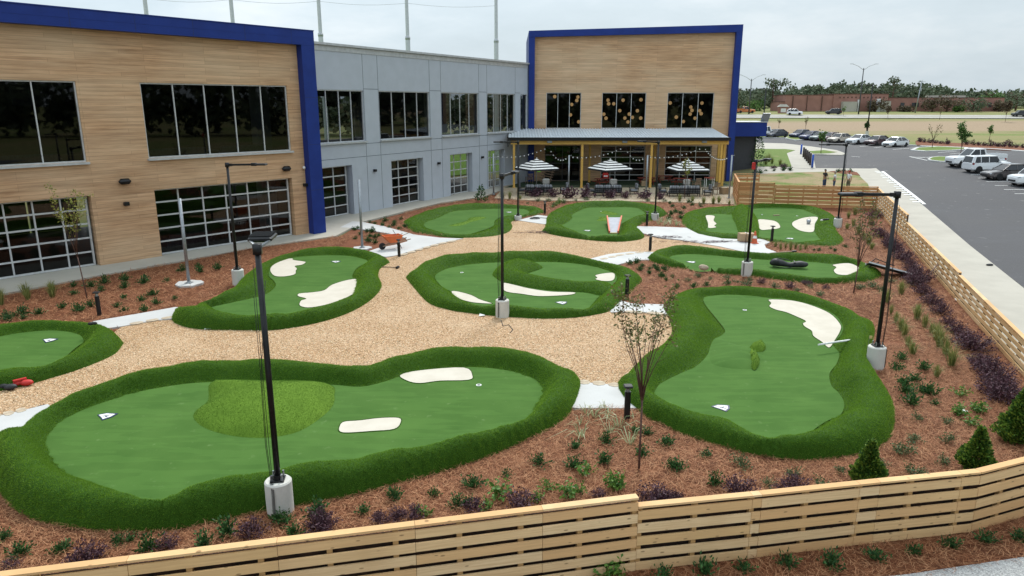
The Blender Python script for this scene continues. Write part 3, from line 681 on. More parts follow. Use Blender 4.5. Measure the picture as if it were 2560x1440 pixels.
hole('central oval putting green with a curled turf ridge, ringed by gravel',
 Z6([(612, 585), (640, 645), (750, 772), (900, 822), (1050, 845), (1200, 862), (1350, 872), (1550, 882), (1800, 870), (2000, 832), (2060, 790), (2110, 730), (2160, 680), (2205, 615), (2172, 550, c), (2080, 510, c), (1950, 478, c), (1750, 435, c), (1550, 412, c), (1350, 408, c), (1150, 418, c), (900, 435, c), (760, 470, c), (655, 535, c)]),
 Z6([(808, 590), (840, 555), (920, 525), (1080, 500), (1300, 488), (1500, 487), (1700, 492), (1880, 515), (2000, 550), (2042, 585), (2035, 620), (1995, 660), (1960, 700), (1945, 740), (1890, 785, c), (1750, 797, c), (1500, 803, c), (1200, 778, c), (1050, 765, c), (950, 737), (908, 690), (850, 650)]),
 1.7, (.42, .42), 1050, .04, .018, [Z6([(910, 688), (960, 690), (1050, 715), (1110, 745), (1195, 773), (1120, 772), (1040, 763), (950, 737), (925, 715)]), Z6([(1272, 630), (1340, 642), (1450, 668), (1600, 690), (1760, 695), (1740, 712), (1600, 722), (1500, 722), (1400, 708), (1290, 692), (1262, 660)]), Z6([(1905, 578), (1950, 566), (2030, 560), (2042, 590), (2022, 615), (1960, 618), (1905, 605), (1918, 594)])],
 [(Z6([(1192, 570), (1225, 525), (1290, 495), (1390, 487), (1500, 505), (1545, 525), (1480, 552), (1430, 572), (1500, 598), (1650, 628), (1800, 645), (1900, 645), (2000, 640), (2060, 690), (1960, 720), (1850, 700), (1760, 693), (1600, 684), (1450, 664), (1350, 642), (1270, 628), (1215, 598)]), .42)], cups=[Z6([(982, 558)])[0]], markers=[Z6([(1670, 770)])[0]])
Z7 = lambda p: ZM(1480, 680, 2.370, p)
hole('tall hourglass putting green with a long curved sand patch, beside the vase shaped sapling',
 Z7([(500, 165, c), (540, 135, c), (600, 108, c), (750, 90, c), (900, 85, c), (1050, 95, c), (1200, 118, c), (1350, 160, c), (1480, 207, c), (1580, 262, c), (1640, 315), (1660, 380), (1655, 450), (1650, 560), (1700, 640), (1750, 720), (1792, 800), (1798, 880), (1772, 980), (1700, 1050), (1600, 1090), (1500, 1106), (1350, 1113), (1200, 1112), (1050, 1096), (900, 1078), (700, 1022), (550, 972), (400, 905), (320, 872), (255, 812), (195, 760), (163, 690), (170, 640), (205, 600, c), (300, 555, c), (400, 470, c), (500, 405, c), (558, 330, c), (565, 290, c), (540, 228, c)]),
 Z7([(665, 165), (690, 148), (800, 140), (950, 146), (1040, 158), (1150, 165), (1300, 198), (1420, 250), (1475, 315), (1468, 370), (1420, 430), (1455, 480), (1440, 540), (1398, 600), (1410, 670), (1450, 710), (1485, 770), (1480, 840), (1430, 897), (1300, 930, c), (1150, 942, c), (950, 935, c), (800, 915), (650, 880), (500, 815), (420, 765), (380, 735), (392, 690), (430, 650), (550, 590), (620, 560), (690, 490), (720, 410), (778, 372), (790, 345), (745, 285), (700, 230), (675, 195)]),
 1.9, (.34, .62), 2500, .032, .011, [Z7([(1045, 165), (1110, 164), (1200, 172), (1300, 198), (1410, 246), (1472, 310), (1472, 350), (1440, 405), (1405, 450), (1360, 415), (1310, 380), (1300, 350), (1260, 325), (1248, 305), (1265, 292), (1210, 265), (1150, 240), (1090, 225), (1050, 205), (1060, 185)])], [],
 [(Z7([(740, 385), (830, 420), (920, 440), (1000, 430), (1030, 450), (990, 560), (900, 580), (740, 560), (690, 520), (700, 440)]), .16, 'putting_turf'), (Z7([(925, 445), (970, 425), (1005, 402), (1028, 420), (1025, 448), (985, 468), (950, 462)]), .3, 'light_turf', .1), (Z7([(932, 472), (965, 478), (993, 500), (990, 535), (968, 566), (945, 552), (940, 520)]), .3, 'light_turf', .1)], markers=[Z7([(768, 808)])[0]], cups=[Z7([(905, 226)])[0]])
Z8 = lambda p: ZM(1000, 490, 6.4, p)
hole('rear oval putting green with a worn turf patch, closest to the grey panelled wing',
 Z8([(100, 430), (130, 350, c), (400, 245, c), (700, 175, c), (1000, 125, c), (1300, 118, c), (1600, 125, c), (1900, 140, c), (2150, 165, c), (2270, 205, c), (2290, 260), (2150, 312), (1960, 345), (1840, 385), (1785, 430), (1805, 500), (1750, 580), (1600, 632), (1350, 663), (1000, 676), (700, 653), (400, 603), (200, 563), (110, 490)]),
 Z8([(400, 455), (450, 410), (600, 360), (750, 290), (880, 245), (1150, 225), (1450, 210), (1750, 205), (1950, 210), (2050, 250), (2000, 310), (1800, 325), (1600, 345), (1510, 400), (1500, 480), (1300, 570), (1150, 600, c), (1000, 617, c), (750, 602, c), (550, 562), (420, 505)]),
 1.6, (.34, .17), 400, .045, .03, [], [], [(Z8([(770, 475), (900, 440), (1050, 400), (1100, 355), (1240, 335), (1390, 345), (1280, 385), (1150, 415), (1050, 455), (900, 485)]), .09, 'light_turf')], markers=[(1272, 531)], sp=.22)
Z9 = lambda p: ZM(1340, 490, 6.4, p)
hole('rear putting green holding a grey ramp with orange edges, behind the middle lamp',
 Z9([(75, 520), (150, 470, c), (240, 420, c), (262, 350, c), (272, 270, c), (350, 210, c), (550, 132, c), (800, 92, c), (1100, 82, c), (1400, 82, c), (1700, 105, c), (1900, 150, c), (2070, 225, c), (2085, 290), (2000, 332), (1850, 400), (1700, 440), (1625, 500), (1640, 560), (1735, 640), (1690, 695), (1500, 728), (1250, 738), (900, 718), (600, 683), (300, 633), (120, 583)]),
 Z9([(362, 495), (500, 430), (590, 355), (582, 310), (700, 240), (850, 190), (1100, 188), (1500, 185), (1650, 215), (1730, 280), (1700, 312), (1500, 380), (1400, 420), (1372, 470), (1410, 510), (1365, 590, c), (1200, 608, c), (1000, 608, c), (750, 588, c), (500, 535)]),
 1.6, (.38, .44), 400, .045, .03, [], [], [(Z9([(1010, 270), (1080, 240), (1200, 255), (1320, 290), (1250, 305), (1120, 295)]), .12, 'light_turf'), (Z9([(950, 325), (1060, 340), (1200, 330), (1180, 380), (1060, 400), (960, 390), (1010, 355)]), .12, 'light_turf')], markers=[(1468, 577)], cups=[(1504, 529)], sp=.22)
Z10 = lambda p: ZM(1700, 490, 4.741, p)
hole('double putting green split by a broad turf ridge, in front of the cedar fence',
 Z10([(62, 340), (78, 225, c), (150, 170, c), (350, 130, c), (600, 118, c), (800, 108, c), (1000, 88, c), (1300, 95, c), (1550, 120, c), (1700, 168, c), (1800, 225, c), (1815, 290), (1825, 350), (1880, 440), (1940, 520), (1870, 582), (1650, 598), (1400, 578), (1100, 548), (900, 512), (700, 508), (500, 508), (300, 478), (150, 423)]),
 Z10([(292, 420), (330, 345), (312, 260), (340, 225), (480, 215), (620, 222), (800, 185), (900, 152), (1150, 140), (1400, 155), (1550, 205), (1628, 250), (1600, 330), (1580, 405), (1640, 490), (1678, 520), (1450, 540, c), (1200, 523, c), (950, 490, c), (800, 468, c), (700, 448, c), (500, 434, c)]),
 1.6, (.28, .2), 440, .045, .028, [Z10([(303, 240), (340, 228), (412, 240), (400, 290), (435, 330), (408, 350), (430, 372), (338, 380), (330, 320)]), Z10([(918, 283), (1080, 288), (1150, 310), (1188, 355), (1170, 385), (1050, 400), (948, 395)]), Z10([(1328, 340), (1350, 300), (1480, 255), (1632, 252), (1600, 330), (1580, 425), (1450, 420), (1370, 385)])],
 [(Z10([(620, 165), (700, 118), (820, 150), (885, 220), (930, 300), (942, 400), (920, 495), (800, 500), (700, 450), (660, 340), (620, 265)]), .42)], markers=[(1975, 597)], cups=[(1993, 540)], sp=.22)
Z11 = lambda p: ZM(1500, 420, 2.415, p)
hole('long narrow putting green with a black golf bag lying on it',
 Z11([(293, 545), (318, 508, c), (400, 480, c), (500, 465, c), (600, 470, c), (750, 490, c), (900, 505, c), (1050, 512, c), (1200, 510, c), (1350, 515, c), (1450, 525, c), (1550, 550, c), (1640, 590, c), (1675, 630), (1680, 662), (1600, 690), (1450, 697), (1300, 697), (1150, 687), (1000, 667), (900, 656), (700, 634), (550, 613), (450, 603), (380, 585), (320, 567)]),
 Z11([(415, 555), (450, 530), (550, 522), (700, 530), (850, 545), (1000, 555), (1150, 562), (1300, 570), (1400, 580), (1500, 573), (1562, 600), (1550, 632), (1450, 653, c), (1300, 657, c), (1150, 638, c), (1000, 617, c), (850, 607, c), (700, 602, c), (550, 592, c), (455, 577)]),
 1.5, (.42, .34), 700, .042, .021, [Z11([(1405, 585), (1500, 575), (1560, 598), (1565, 620), (1530, 645), (1440, 645), (1410, 620), (1425, 600)])], markers=[(1728, 656)])
# ------------------------------------------------------------------ the building
class Plane:
    def __init__(s, p0, d):
        s.p0 = np.array(p0, float); s.d = np.array(d, float) / np.linalg.norm(d)
        s.n = np.array([s.d[1], -s.d[0]])            # outward, towards the camera
    def wp(s, u, v):
        r = ray(u, v); t = (s.p0 @ s.n) / (r[:2] @ s.n); q = r * t
        return float((q[:2] - s.p0) @ s.d), float(H + q[2])
    def P(s, a, z, o=0.0):
        q = s.p0 + s.d * a + s.n * o; return (q[0], q[1], z)
    def opening(s, quad):
        (a, z1), (b, z2), (c_, z3), (e, z4) = [s.wp(*q) for q in quad]   # tl tr br bl
        return ((a + e) / 2, (b + c_) / 2, (z3 + z4) / 2, (z1 + z2) / 2)
def wall(mb, pl, s0, s1, top, ops, th=.35, mi=0, back_mi=1, z0=0.0):
    topf = top if callable(top) else (lambda a: top)
    S = sorted({s0, s1} | {o[0] for o in ops if s0 < o[0] < s1} | {o[1] for o in ops if s0 < o[1] < s1}); Z = sorted({z0} | {o[2] for o in ops if o[2] > z0} | {o[3] for o in ops}) + ['top']
    zz = lambda k, a: topf(a) if Z[k] == 'top' else Z[k]
    for i in range(len(S) - 1):
        for k in range(len(Z) - 1):
            a, b = S[i], S[i + 1]; cs = (a + b) / 2; cz = (zz(k, cs) + zz(k + 1, cs)) / 2
            if any(o[0] < cs < o[1] and o[2] < cz < o[3] for o in ops): continue
            q = [(a, zz(k, a)), (b, zz(k, b)), (b, zz(k + 1, b)), (a, zz(k + 1, a))]
            mb.add([pl.P(x, z) for x, z in q], [(0, 1, 2, 3)], mi); mb.add([pl.P(x, z, -th) for x, z in q], [(3, 2, 1, 0)], back_mi)
    for a, b, e, f in ops:
        a, b = max(a, s0), min(b, s1); e = max(e, z0)
        for (x0, y0, x1, y1) in ((a, e, a, f), (b, f, b, e), (a, f, b, f), (b, e, a, e)):
            mb.add([pl.P(x0, y0), pl.P(x1, y1), pl.P(x1, y1, -th), pl.P(x0, y0, -th)], [(0, 1, 2, 3)], mi)
    mb.add([pl.P(s0, topf(s0)), pl.P(s1, topf(s1)), pl.P(s1, topf(s1), -th), pl.P(s0, topf(s0), -th)], [(0, 1, 2, 3)], mi)
    for e in (s0, s1): mb.add([pl.P(e, z0), pl.P(e, topf(e)), pl.P(e, topf(e), -th), pl.P(e, z0, -th)], [(0, 1, 2, 3)], mi)
bld = thing('clubhouse', 'two storey clubhouse with wood clad ends, blue frames and a grey middle wing', 'building', (-8, 62, 0))
def pane(pl, o, parent, inset, mat):
    m = MB(); m.add([pl.P(o[0] + .03, o[2] + .03, -inset), pl.P(o[1] - .03, o[2] + .03, -inset), pl.P(o[1] - .03, o[3] - .03, -inset), pl.P(o[0] + .03, o[3] - .03, -inset)], [(0, 1, 2, 3)])
    return m.build('pane', mat, parent)
def window(pl, o, cols, rows=1, inset=.14, bw=.07, name='window', mat='window_frame', gmat='clear_glass', sill=True, fr=None):
    """frame + mullions as one part, the glass as its sub-part"""
    a, b, e, f = o; m = MB(); dp = .07
    y = -inset + .01
    for x in (a + bw / 2, b - bw / 2): m.bar(pl.P(x, e, y), pl.P(x, f, y), bw, dp + .03, up=(*pl.n, 0))
    for z in (e + bw / 2, f - bw / 2): m.bar(pl.P(a + bw, z, y), pl.P(b - bw, z, y), dp + .03, bw)
    xs = [a + (b - a) * k / cols for k in range(1, cols)] if isinstance(cols, int) else cols
    for x in xs: m.bar(pl.P(x, e + bw, y), pl.P(x, f - bw, y), bw * .8, dp, up=(*pl.n, 0))
    for k in range(1, rows):
        z = e + (f - e) * k / rows; m.bar(pl.P(a + bw, z, y + .006), pl.P(b - bw, z, y + .006), dp, bw * .9)
    w_ = m.build(name, mat, bld); pane(pl, o, w_, inset + .02, gmat)
    if sill:
        m = MB(); m.bar(pl.P(a - .08, e - .06, .03), pl.P(b + .08, e - .06, .03), .30, .11); m.build('sill', 'light_metal_trim', w_)
    return w_
# left wing -------------------------------------------------------
dL = np.array(WALL_L[1]) - np.array(WALL_L[0]); PL = Plane(WALL_L[0], dL)
sP, _ = PL.wp(790, 590)                     # inner edge of the blue pillar
sP = PL.wp(762, 300)[0]
topA, topB = PL.wp(0, 42), PL.wp(758, 105)
tl = lambda a: topA[1] + (topB[1] - topA[1]) * (a - topA[0]) / (topB[0] - topA[0])
bt = lambda a: tl(a) + (PL.wp(758, 80)[1] - topB[1])
w2 = PL.opening([(349, 207), (718, 214), (727, 376), (372, 397)])
w1r = PL.opening([(80, 200), (190, 202), (216, 406), (108, 409)])
pw = w1r[1] - w1r[0]; zt, zb = (w2[3] + w1r[3]) / 2, (w2[2] + w1r[2]) / 2
w2 = (w2[0], w2[1], zb, zt); w1 = (w1r[1] - 5 * pw, w1r[1], zb, zt)
d2 = PL.opening([(386, 472), (727, 442), (735, 590), (405, 645)]); d1r = PL.opening([(150, 499), (222, 491), (243, 672), (170, 686)])
dz = (d2[3] + d1r[3]) / 2; d2 = (d2[0], d2[1], .06, dz); dw = d1r[1] - d1r[0]
d1 = (d1r[1] - 7 * dw * .9, d1r[1] + .02, .06, dz)
mb = MB(); wall(mb, PL, -16, sP + .05, tl, [w1, w2, (d1[0], d1[1] + .12, 0, d1[3]), (d2[0], d2[1] + .12, 0, d2[3])], .5)
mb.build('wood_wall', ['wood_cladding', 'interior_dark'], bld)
mb = MB()                                    # blue surround: sloping band and corner pillar, standing proud of the wood
sE = PL.wp(800, 400)[0]; PR = .55
def quadprism(mb, pl, pts, o0, o1, mi=0):
    n = len(pts); vs = [pl.P(a, z, o1) for a, z in pts] + [pl.P(a, z, o0) for a, z in pts]
    mb.add(vs, [tuple(range(n)), tuple(range(2 * n - 1, n - 1, -1))] + [(k, n + k, n + (k + 1) % n, (k + 1) % n) for k in range(n)], mi)
def pl_s_at(pl, u, v, off):                  # s of a point standing off the wall by off
    q = Plane(pl.p0 + pl.n * off, pl.d); return q.wp(u, v)
eo = pl_s_at(PL, 782, 78, PR); ei = pl_s_at(PL, 766, 300, PR); eb = pl_s_at(PL, 812, 500, PR); l0 = pl_s_at(PL, 0, 5, PR)
sOut = (eo[0] + eb[0]) / 2; slope = (eo[1] - l0[1]) / (eo[0] - l0[0]); zt_ = lambda a: eo[1] + slope * (a - eo[0])
quadprism(mb, PL, [(-16, zt_(-16) - .85), (sOut, zt_(sOut) - .85), (sOut, zt_(sOut)), (-16, zt_(-16))], -.5, PR)
mb.build('blue_parapet_band', 'blue_panel', bld)
mb = MB(); sIn = ei[0]; quadprism(mb, PL, [(sIn, .0), (sOut, .0), (sOut, zt_(sOut) - .855), (sIn, zt_(sIn) - .855)], -4.6, PR - .004); mb.build('blue_pillar', 'blue_panel', bld)
mb = MB(); mb.bar(PL.P(-16, zt_(-16) + .03, -.2), PL.P(sOut + .02, zt_(sOut) + .03, -.2), 1.56, .05); mb.bar(PL.P(-16, zt_(-16) - .42, PR + .003), PL.P(sOut, zt_(sOut) - .42, PR + .003), .01, .03); mb.build('parapet_cap', 'blue_panel', bld)
mb = MB()
for k in range(12):
    a_ = sOut - 1.6 - k * 3.05
    if a_ > -16: mb.bar(PL.P(a_, zt_(a_) - .84, PR + .002), PL.P(a_, zt_(a_) - .02, PR + .002), .018, .006, up=(*PL.n, 0))
for z in (2.9, 5.8, 8.7): mb.bar(PL.P(sIn + .01, z, PR - .002), PL.P(sOut - .01, z, PR - .002), .006, .016)
mb.build('panel_seam', 'navy', bld)
window(PL, w1, 5); window(PL, w2, 5)
for nm, o, cc in (('garage_door', d1, 7), ('garage_door', d2, 6)): window(PL, o, cc, 5, .34, .09, nm, gmat='door_glass', sill=False)
# interior of the left wing
def slab(pl, s0, s1, z, o0, o1, name, mat, th=.25):
    m = MB(); quadprism(m, pl, [(s0, z), (s1, z), (s1, z + th), (s0, z + th)], o0, o1); return m.build(name, mat, bld)
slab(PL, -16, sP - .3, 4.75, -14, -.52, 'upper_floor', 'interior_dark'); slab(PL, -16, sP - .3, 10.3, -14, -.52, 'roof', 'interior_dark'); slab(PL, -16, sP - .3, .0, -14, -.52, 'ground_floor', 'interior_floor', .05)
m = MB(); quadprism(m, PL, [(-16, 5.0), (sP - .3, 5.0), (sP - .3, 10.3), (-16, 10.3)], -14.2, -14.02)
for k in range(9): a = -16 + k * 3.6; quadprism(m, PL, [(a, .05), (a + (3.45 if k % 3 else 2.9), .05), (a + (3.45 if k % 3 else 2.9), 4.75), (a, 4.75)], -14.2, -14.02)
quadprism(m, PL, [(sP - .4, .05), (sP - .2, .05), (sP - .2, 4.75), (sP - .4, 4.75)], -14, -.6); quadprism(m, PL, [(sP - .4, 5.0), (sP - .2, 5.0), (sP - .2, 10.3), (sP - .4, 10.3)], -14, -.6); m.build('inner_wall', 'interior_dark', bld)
# grey wing ---------------------------------------------------------
PG = Plane(WALL_G[0], np.array(WALL_G[1]) - np.array(WALL_G[0]))
gT = 12.35; sG0 = -8.5
yT = 80.0; sG1 = (yT - PG.p0[1]) / PG.d[1]
Q2 = lambda *p: [(x / 2.88 + 700, y / 2.88 + 60) for x, y in p]
gu = [PG.opening(Q2(*q)) for q in ([(265, 470), (600, 478), (614, 848), (290, 862)], [(710, 480), (1075, 487), (1083, 820), (725, 834)], [(1160, 495), (1427, 498), (1434, 795), (1168, 808)], [(1490, 502), (1690, 504), (1692, 770), (1495, 783)], [(1730, 505), (1780, 507), (1780, 760), (1732, 763)])]
gz1, gz0 = np.mean([o[3] for o in gu]), np.mean([o[2] for o in gu]); gu = [(o[0], o[1], gz0, gz1) for o in gu]; gu[0] = (gu[0][0] - 1.7, *gu[0][1:])
gd = [PG.opening(Q2(*q)) for q in ([(308, 1025), (500, 1020), (520, 1370), (320, 1392)], [(803, 985), (1018, 964), (1024, 1280), (812, 1318)], [(1225, 942), (1372, 930), (1377, 1198), (1230, 1228)], [(1500, 912), (1606, 904), (1610, 1143), (1503, 1170)])]
gdz = np.mean([o[3] for o in gd]); gd = [(o[0], o[1], .06, gdz) for o in gd]; gd[0] = (gd[0][0] - 1.3, *gd[0][1:])
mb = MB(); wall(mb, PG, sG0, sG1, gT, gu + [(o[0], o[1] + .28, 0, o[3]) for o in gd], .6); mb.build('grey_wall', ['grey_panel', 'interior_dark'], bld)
mb = MB(); mb.bar(PG.P(sG0, gT + .08, -.24), PG.P(sG1, gT + .08, -.24), .9, .16); mb.bar(PG.P(sG0, gT - .2, .02), PG.P(sG1, gT - .2, .02), .04, .36); mb.build('coping', 'light_metal_trim', bld)
for o, n_ in zip(gu, (5, 4, 4, 4, 1)): window(PG, o, n_, gmat='clear_glass')
for o, n_ in zip(gd, (3, 3, 3, 3)): window(PG, o, n_, 5, .42, .09, 'garage_door', gmat='door_glass', sill=False)
mb = MB(); J = lambda a, z0, b, z1: mb.bar(PG.P(a, z0, .002), PG.P(b, z1, .002), .035 if a == b else .008, .008 if a == b else .035, up=(*PG.n, 0) if a == b else (0, 0, 1))
mid = gdz + .55
for i, o in enumerate(gu[:4]):
    for x in ((o[1] + .05), (gu[i + 1][0] - .05) if i < 3 else gu[4][1] + .08):
        J(x, .1, x, gT - .4)
    if i < 4:
        nx_ = gu[i + 1][0]
        J(o[1] + .08, gz1 + .12, nx_ - .08, gz1 + .12); J(o[1] + .08, gz0 - .2, nx_ - .08, gz0 - .2); J(o[1] + .08, mid, nx_ - .08, mid)
for i, o in enumerate(gu[:4]): J(o[0], mid, o[1], mid)
mb.build('panel_joint', 'joint_dark', bld)
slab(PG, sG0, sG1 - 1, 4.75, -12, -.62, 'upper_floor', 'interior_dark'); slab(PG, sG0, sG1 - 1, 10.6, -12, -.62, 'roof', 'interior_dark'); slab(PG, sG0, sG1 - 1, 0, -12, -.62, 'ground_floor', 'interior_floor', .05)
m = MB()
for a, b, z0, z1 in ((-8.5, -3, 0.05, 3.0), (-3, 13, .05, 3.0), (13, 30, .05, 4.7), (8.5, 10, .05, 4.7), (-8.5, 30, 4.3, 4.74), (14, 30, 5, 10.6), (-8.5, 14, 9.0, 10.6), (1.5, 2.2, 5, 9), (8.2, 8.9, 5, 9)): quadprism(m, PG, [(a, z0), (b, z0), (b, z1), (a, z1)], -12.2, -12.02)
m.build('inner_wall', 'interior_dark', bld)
# tower --------------------------------------------------------------
pl0 = AT(1322, 78, yT); pr0 = AT(1855, 62, yT); PT = Plane((pl0[0], yT), (1, 0)); TWd = pr0[0] - pl0[0]
fw_ = AT(1337, 200, yT)[0] - AT(1322, 200, yT)[0]; zl, zr = pl0[2], pr0[2]; tt = lambda a: zl + (zr - zl) * a / TWd
tu = [PT.opening(q) for q in ([(1366, 234), (1453, 234), (1452, 321), (1365, 321)], [(1505, 232), (1615, 231), (1614, 321), (1504, 321)], [(1668, 230), (1785, 229), (1782, 321), (1667, 321)])]
tz1, tz0 = np.mean([o[3] for o in tu]), np.mean([o[2] for o in tu]); tu = [(o[0], o[1], tz0, tz1) for o in tu]
td = [PT.opening(q) for q in ([(1362, 366), (1450, 366), (1450, 460), (1362, 460)], [(1502, 364), (1612, 364), (1612, 460), (1502, 460)], [(1662, 364), (1777, 364), (1777, 460), (1662, 460)])]
td = [(o[0], o[1], .08, 3.9) for o in td]
mb = MB(); wall(mb, PT, fw_ - .05, TWd - fw_ + .05, lambda a: tt(a) - .55, tu + td, .4); mb.build('tower_wood_wall', ['wood_cladding', 'interior_dark'], bld)
mb = MB(); o1 = .5
quadprism(mb, PT, [(0, tt(0) - .62), (TWd, tt(TWd) - .75), (TWd, tt(TWd)), (0, tt(0))], -14, o1); mb.build('tower_blue_band', 'blue_panel', bld)
mb = MB(); quadprism(mb, PT, [(0, 0), (fw_, 0), (fw_, tt(0) - .63), (0, tt(0) - .63)], -14, o1 - .004); mb.build('tower_blue_pillar', 'blue_panel', bld); mb = MB(); quadprism(mb, PT, [(TWd - fw_, 0), (TWd, 0), (TWd, tt(TWd) - .76), (TWd - fw_, tt(TWd) - .76)], -14, o1 - .004); mb.build('tower_blue_pillar', 'blue_panel', bld)
for o in tu: window(PT, o, 3, bw=.06)
window(PT, td[0], 2, 2, .2, .08, 'glass_door', 'dark_frame', 'door_glass', False)
for o in td[1:]: window(PT, o, 3, 6, .2, .08, 'garage_door', 'light_metal_trim', 'door_glass', False)
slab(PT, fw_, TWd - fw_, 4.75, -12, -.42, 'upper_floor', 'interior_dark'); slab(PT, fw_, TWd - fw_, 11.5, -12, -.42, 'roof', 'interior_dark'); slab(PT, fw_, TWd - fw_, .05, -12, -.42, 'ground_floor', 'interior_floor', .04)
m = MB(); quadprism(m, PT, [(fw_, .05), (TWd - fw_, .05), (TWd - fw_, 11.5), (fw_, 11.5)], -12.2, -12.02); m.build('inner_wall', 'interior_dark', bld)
# wall lamps and camera
def wall_lamp(pl, u, v, big):
    a, z = pl.wp(u, v); m = MB()
    if big:
        q = pl.P(a, z, .16); st = len(m.v)
        m.bevbox((0, 0, 0), (.62, .3, .3), .12); m.mat(Matrix.Translation(Vector(q)) @ Matrix.Rotation(math.atan2(pl.d[1], pl.d[0]), 4, 'Z'), st)
        m.build('flood_lamp', 'black_metal', bld, True)
    else:
        q = pl.P(a, z, .12); st = len(m.v); m.bevbox((0, 0, 0), (.26, .22, .2), .02); m.mat(Matrix.Translation(Vector(q)) @ Matrix.Rotation(math.atan2(pl.d[1], pl.d[0]), 4, 'Z'), st)
        m.build('wall_lamp', 'black_metal', bld)
for u, v, b in ((309, 453, 1), (713, 421, 1), (314, 509, 0), (761, 462, 0)): wall_lamp(PL, u, v, b)
for u, v in ((935, 426), (1095, 408), (1204, 393)): wall_lamp(PG, u, v, 0)
a, z = PL.wp(757, 419); m = MB(); m.ball(PL.P(a, z, .14), .1); m.bar(PL.P(a, z, 0), PL.P(a, z, .12), .08, .08); m.build('security_camera', 'white_paint', bld, True)
# entrance canopy on the far side: blue box, dark glazed wall and a louvred metal screen on top
m = MB(); p = AT(1838, 310, 86); q = AT(1918, 310, 86); zt2, zb2 = AT(1880, 306, 86)[2], AT(1880, 341, 86)[2]
m.box(((p[0] + q[0]) / 2, 88, (zt2 + zb2) / 2), (q[0] - p[0], 4, zt2 - zb2)); m.build('entrance_canopy', 'blue_panel', bld)
m = MB(); m.box(((p[0] + q[0]) / 2, 88, zt2 + .04), (q[0] - p[0] + .1, 4.1, .09)); m.build('canopy_cap', 'light_metal_trim', bld)
r_ = AT(1896, 400, 87); m = MB(); m.box(((p[0] + r_[0]) / 2 - .1, 89, zb2 / 2 + .2), (r_[0] - p[0] - .4, 3, zb2 - .45)); m.build('entrance_glazing', 'dark_frame', bld)
m = MB(); s_ = AT(1903, 300, 87); e_ = AT(1919, 300, 87)
for k in range(7):
    x = s_[0] + (e_[0] - s_[0]) * k / 6; m.bar((x, 87, zt2 + .09), (x + .1, 86.6, AT(1910, 283 - k * .0, 87)[2]), .11, .14)
m.bar((s_[0] - .1, 87.05, zt2 + .5), (e_[0] + .1, 87.05, zt2 + .5), .05, .06); m.build('metal_screen', 'galvanised', bld)

# ------------------------------------------------------------------ patio canopy
yC = 73.6
cL, cR = AT(1273, 350, yC), AT(1822, 348, yC); zB = AT(1500, 361, yC)[2]; zF = AT(1500, 351, yC)[2]; zR0 = AT(1500, 345.5, yC - .3)[2]; zR1 = AT(1500, 322.5, yT - .55)[2]
can = thing('patio_canopy', 'amber timber patio canopy with a ribbed metal roof against the wood clad tower', 'canopy', ((cL[0] + cR[0]) / 2, 77, 0))
m = MB(); n_ = 74; x0, x1 = cL[0] - .1, cR[0] + .05
for k in range(n_):
    xa, xb = x0 + (x1 - x0) * k / n_, x0 + (x1 - x0) * (k + 1) / n_; w_ = (xb - xa)
    pr = [(xa, 0), (xa + w_ * .2, .07), (xa + w_ * .45, .07), (xa + w_ * .65, 0), (xb, 0)]
    for (a, h), (b, g) in zip(pr[:-1], pr[1:]):
        m.add([(a, yC - .35, zR0 + h), (b, yC - .35, zR0 + g), (b, yT - .52, zR1 + g), (a, yT - .52, zR1 + h)], [(0, 1, 2, 3)])
m.add([(x0, yC - .3, zR0 - .06), (x1, yC - .3, zR0 - .06), (x1, yT - .52, zR1 - .06), (x0, yT - .52, zR1 - .06)], [(3, 2, 1, 0)])
m.build('metal_roof', 'ribbed_metal', can)
m = MB(); m.box(((x0 + x1) / 2, yC - .38, (zF + zR0) / 2 + .03), (x1 - x0 + .1, .12, zR0 - zF + .1)); m.box((x0 - .02, yC - .1, (zF + zR0) / 2 - .25), (.1, .5, zR0 - zF + .7)); m.build('gutter', 'black_metal', can)
m = MB(); m.box(((x0 + x1) / 2 + .1, yC, (zB + zF) / 2), (x1 - x0 - .3, .2, zF - zB)); m.build('front_beam', 'amber_timber', can)
for k, u in enumerate((1304, 1349, 1395, 1442, 1489, 1538, 1587, 1636, 1686, 1738, 1789, 1819)):
    x = AT(u, 354, yC - .2)[0]; m = MB(); m.bar((x, yC - .25, zF - .02), (x, yT - .56, zR1 - .22), .12, .22); m.build('rafter', 'amber_timber', can)
for u, y in ((1285, yC), (1455, yC), (1628, yC), (1802, yC), (1809, yC + .7), (1474, yT - 1.2), (1636, yT - 1.2), (1795, yT - 1.2)):
    x = AT(u, 400, y)[0]; m = MB(); m.box((x, y, zB / 2), (.22, .22, zB - .02)); m.box((x, y, .06), (.3, .3, .1)); m.build('post', 'amber_timber', can)
for u in (1374, 1562, 1761): x = AT(u, 358, yC - .2)[0]; m = MB(); m.bevbox((x, yC - .17, zB + .28), (.5, .14, .26), .03); m.build('heater', 'galvanised', can)
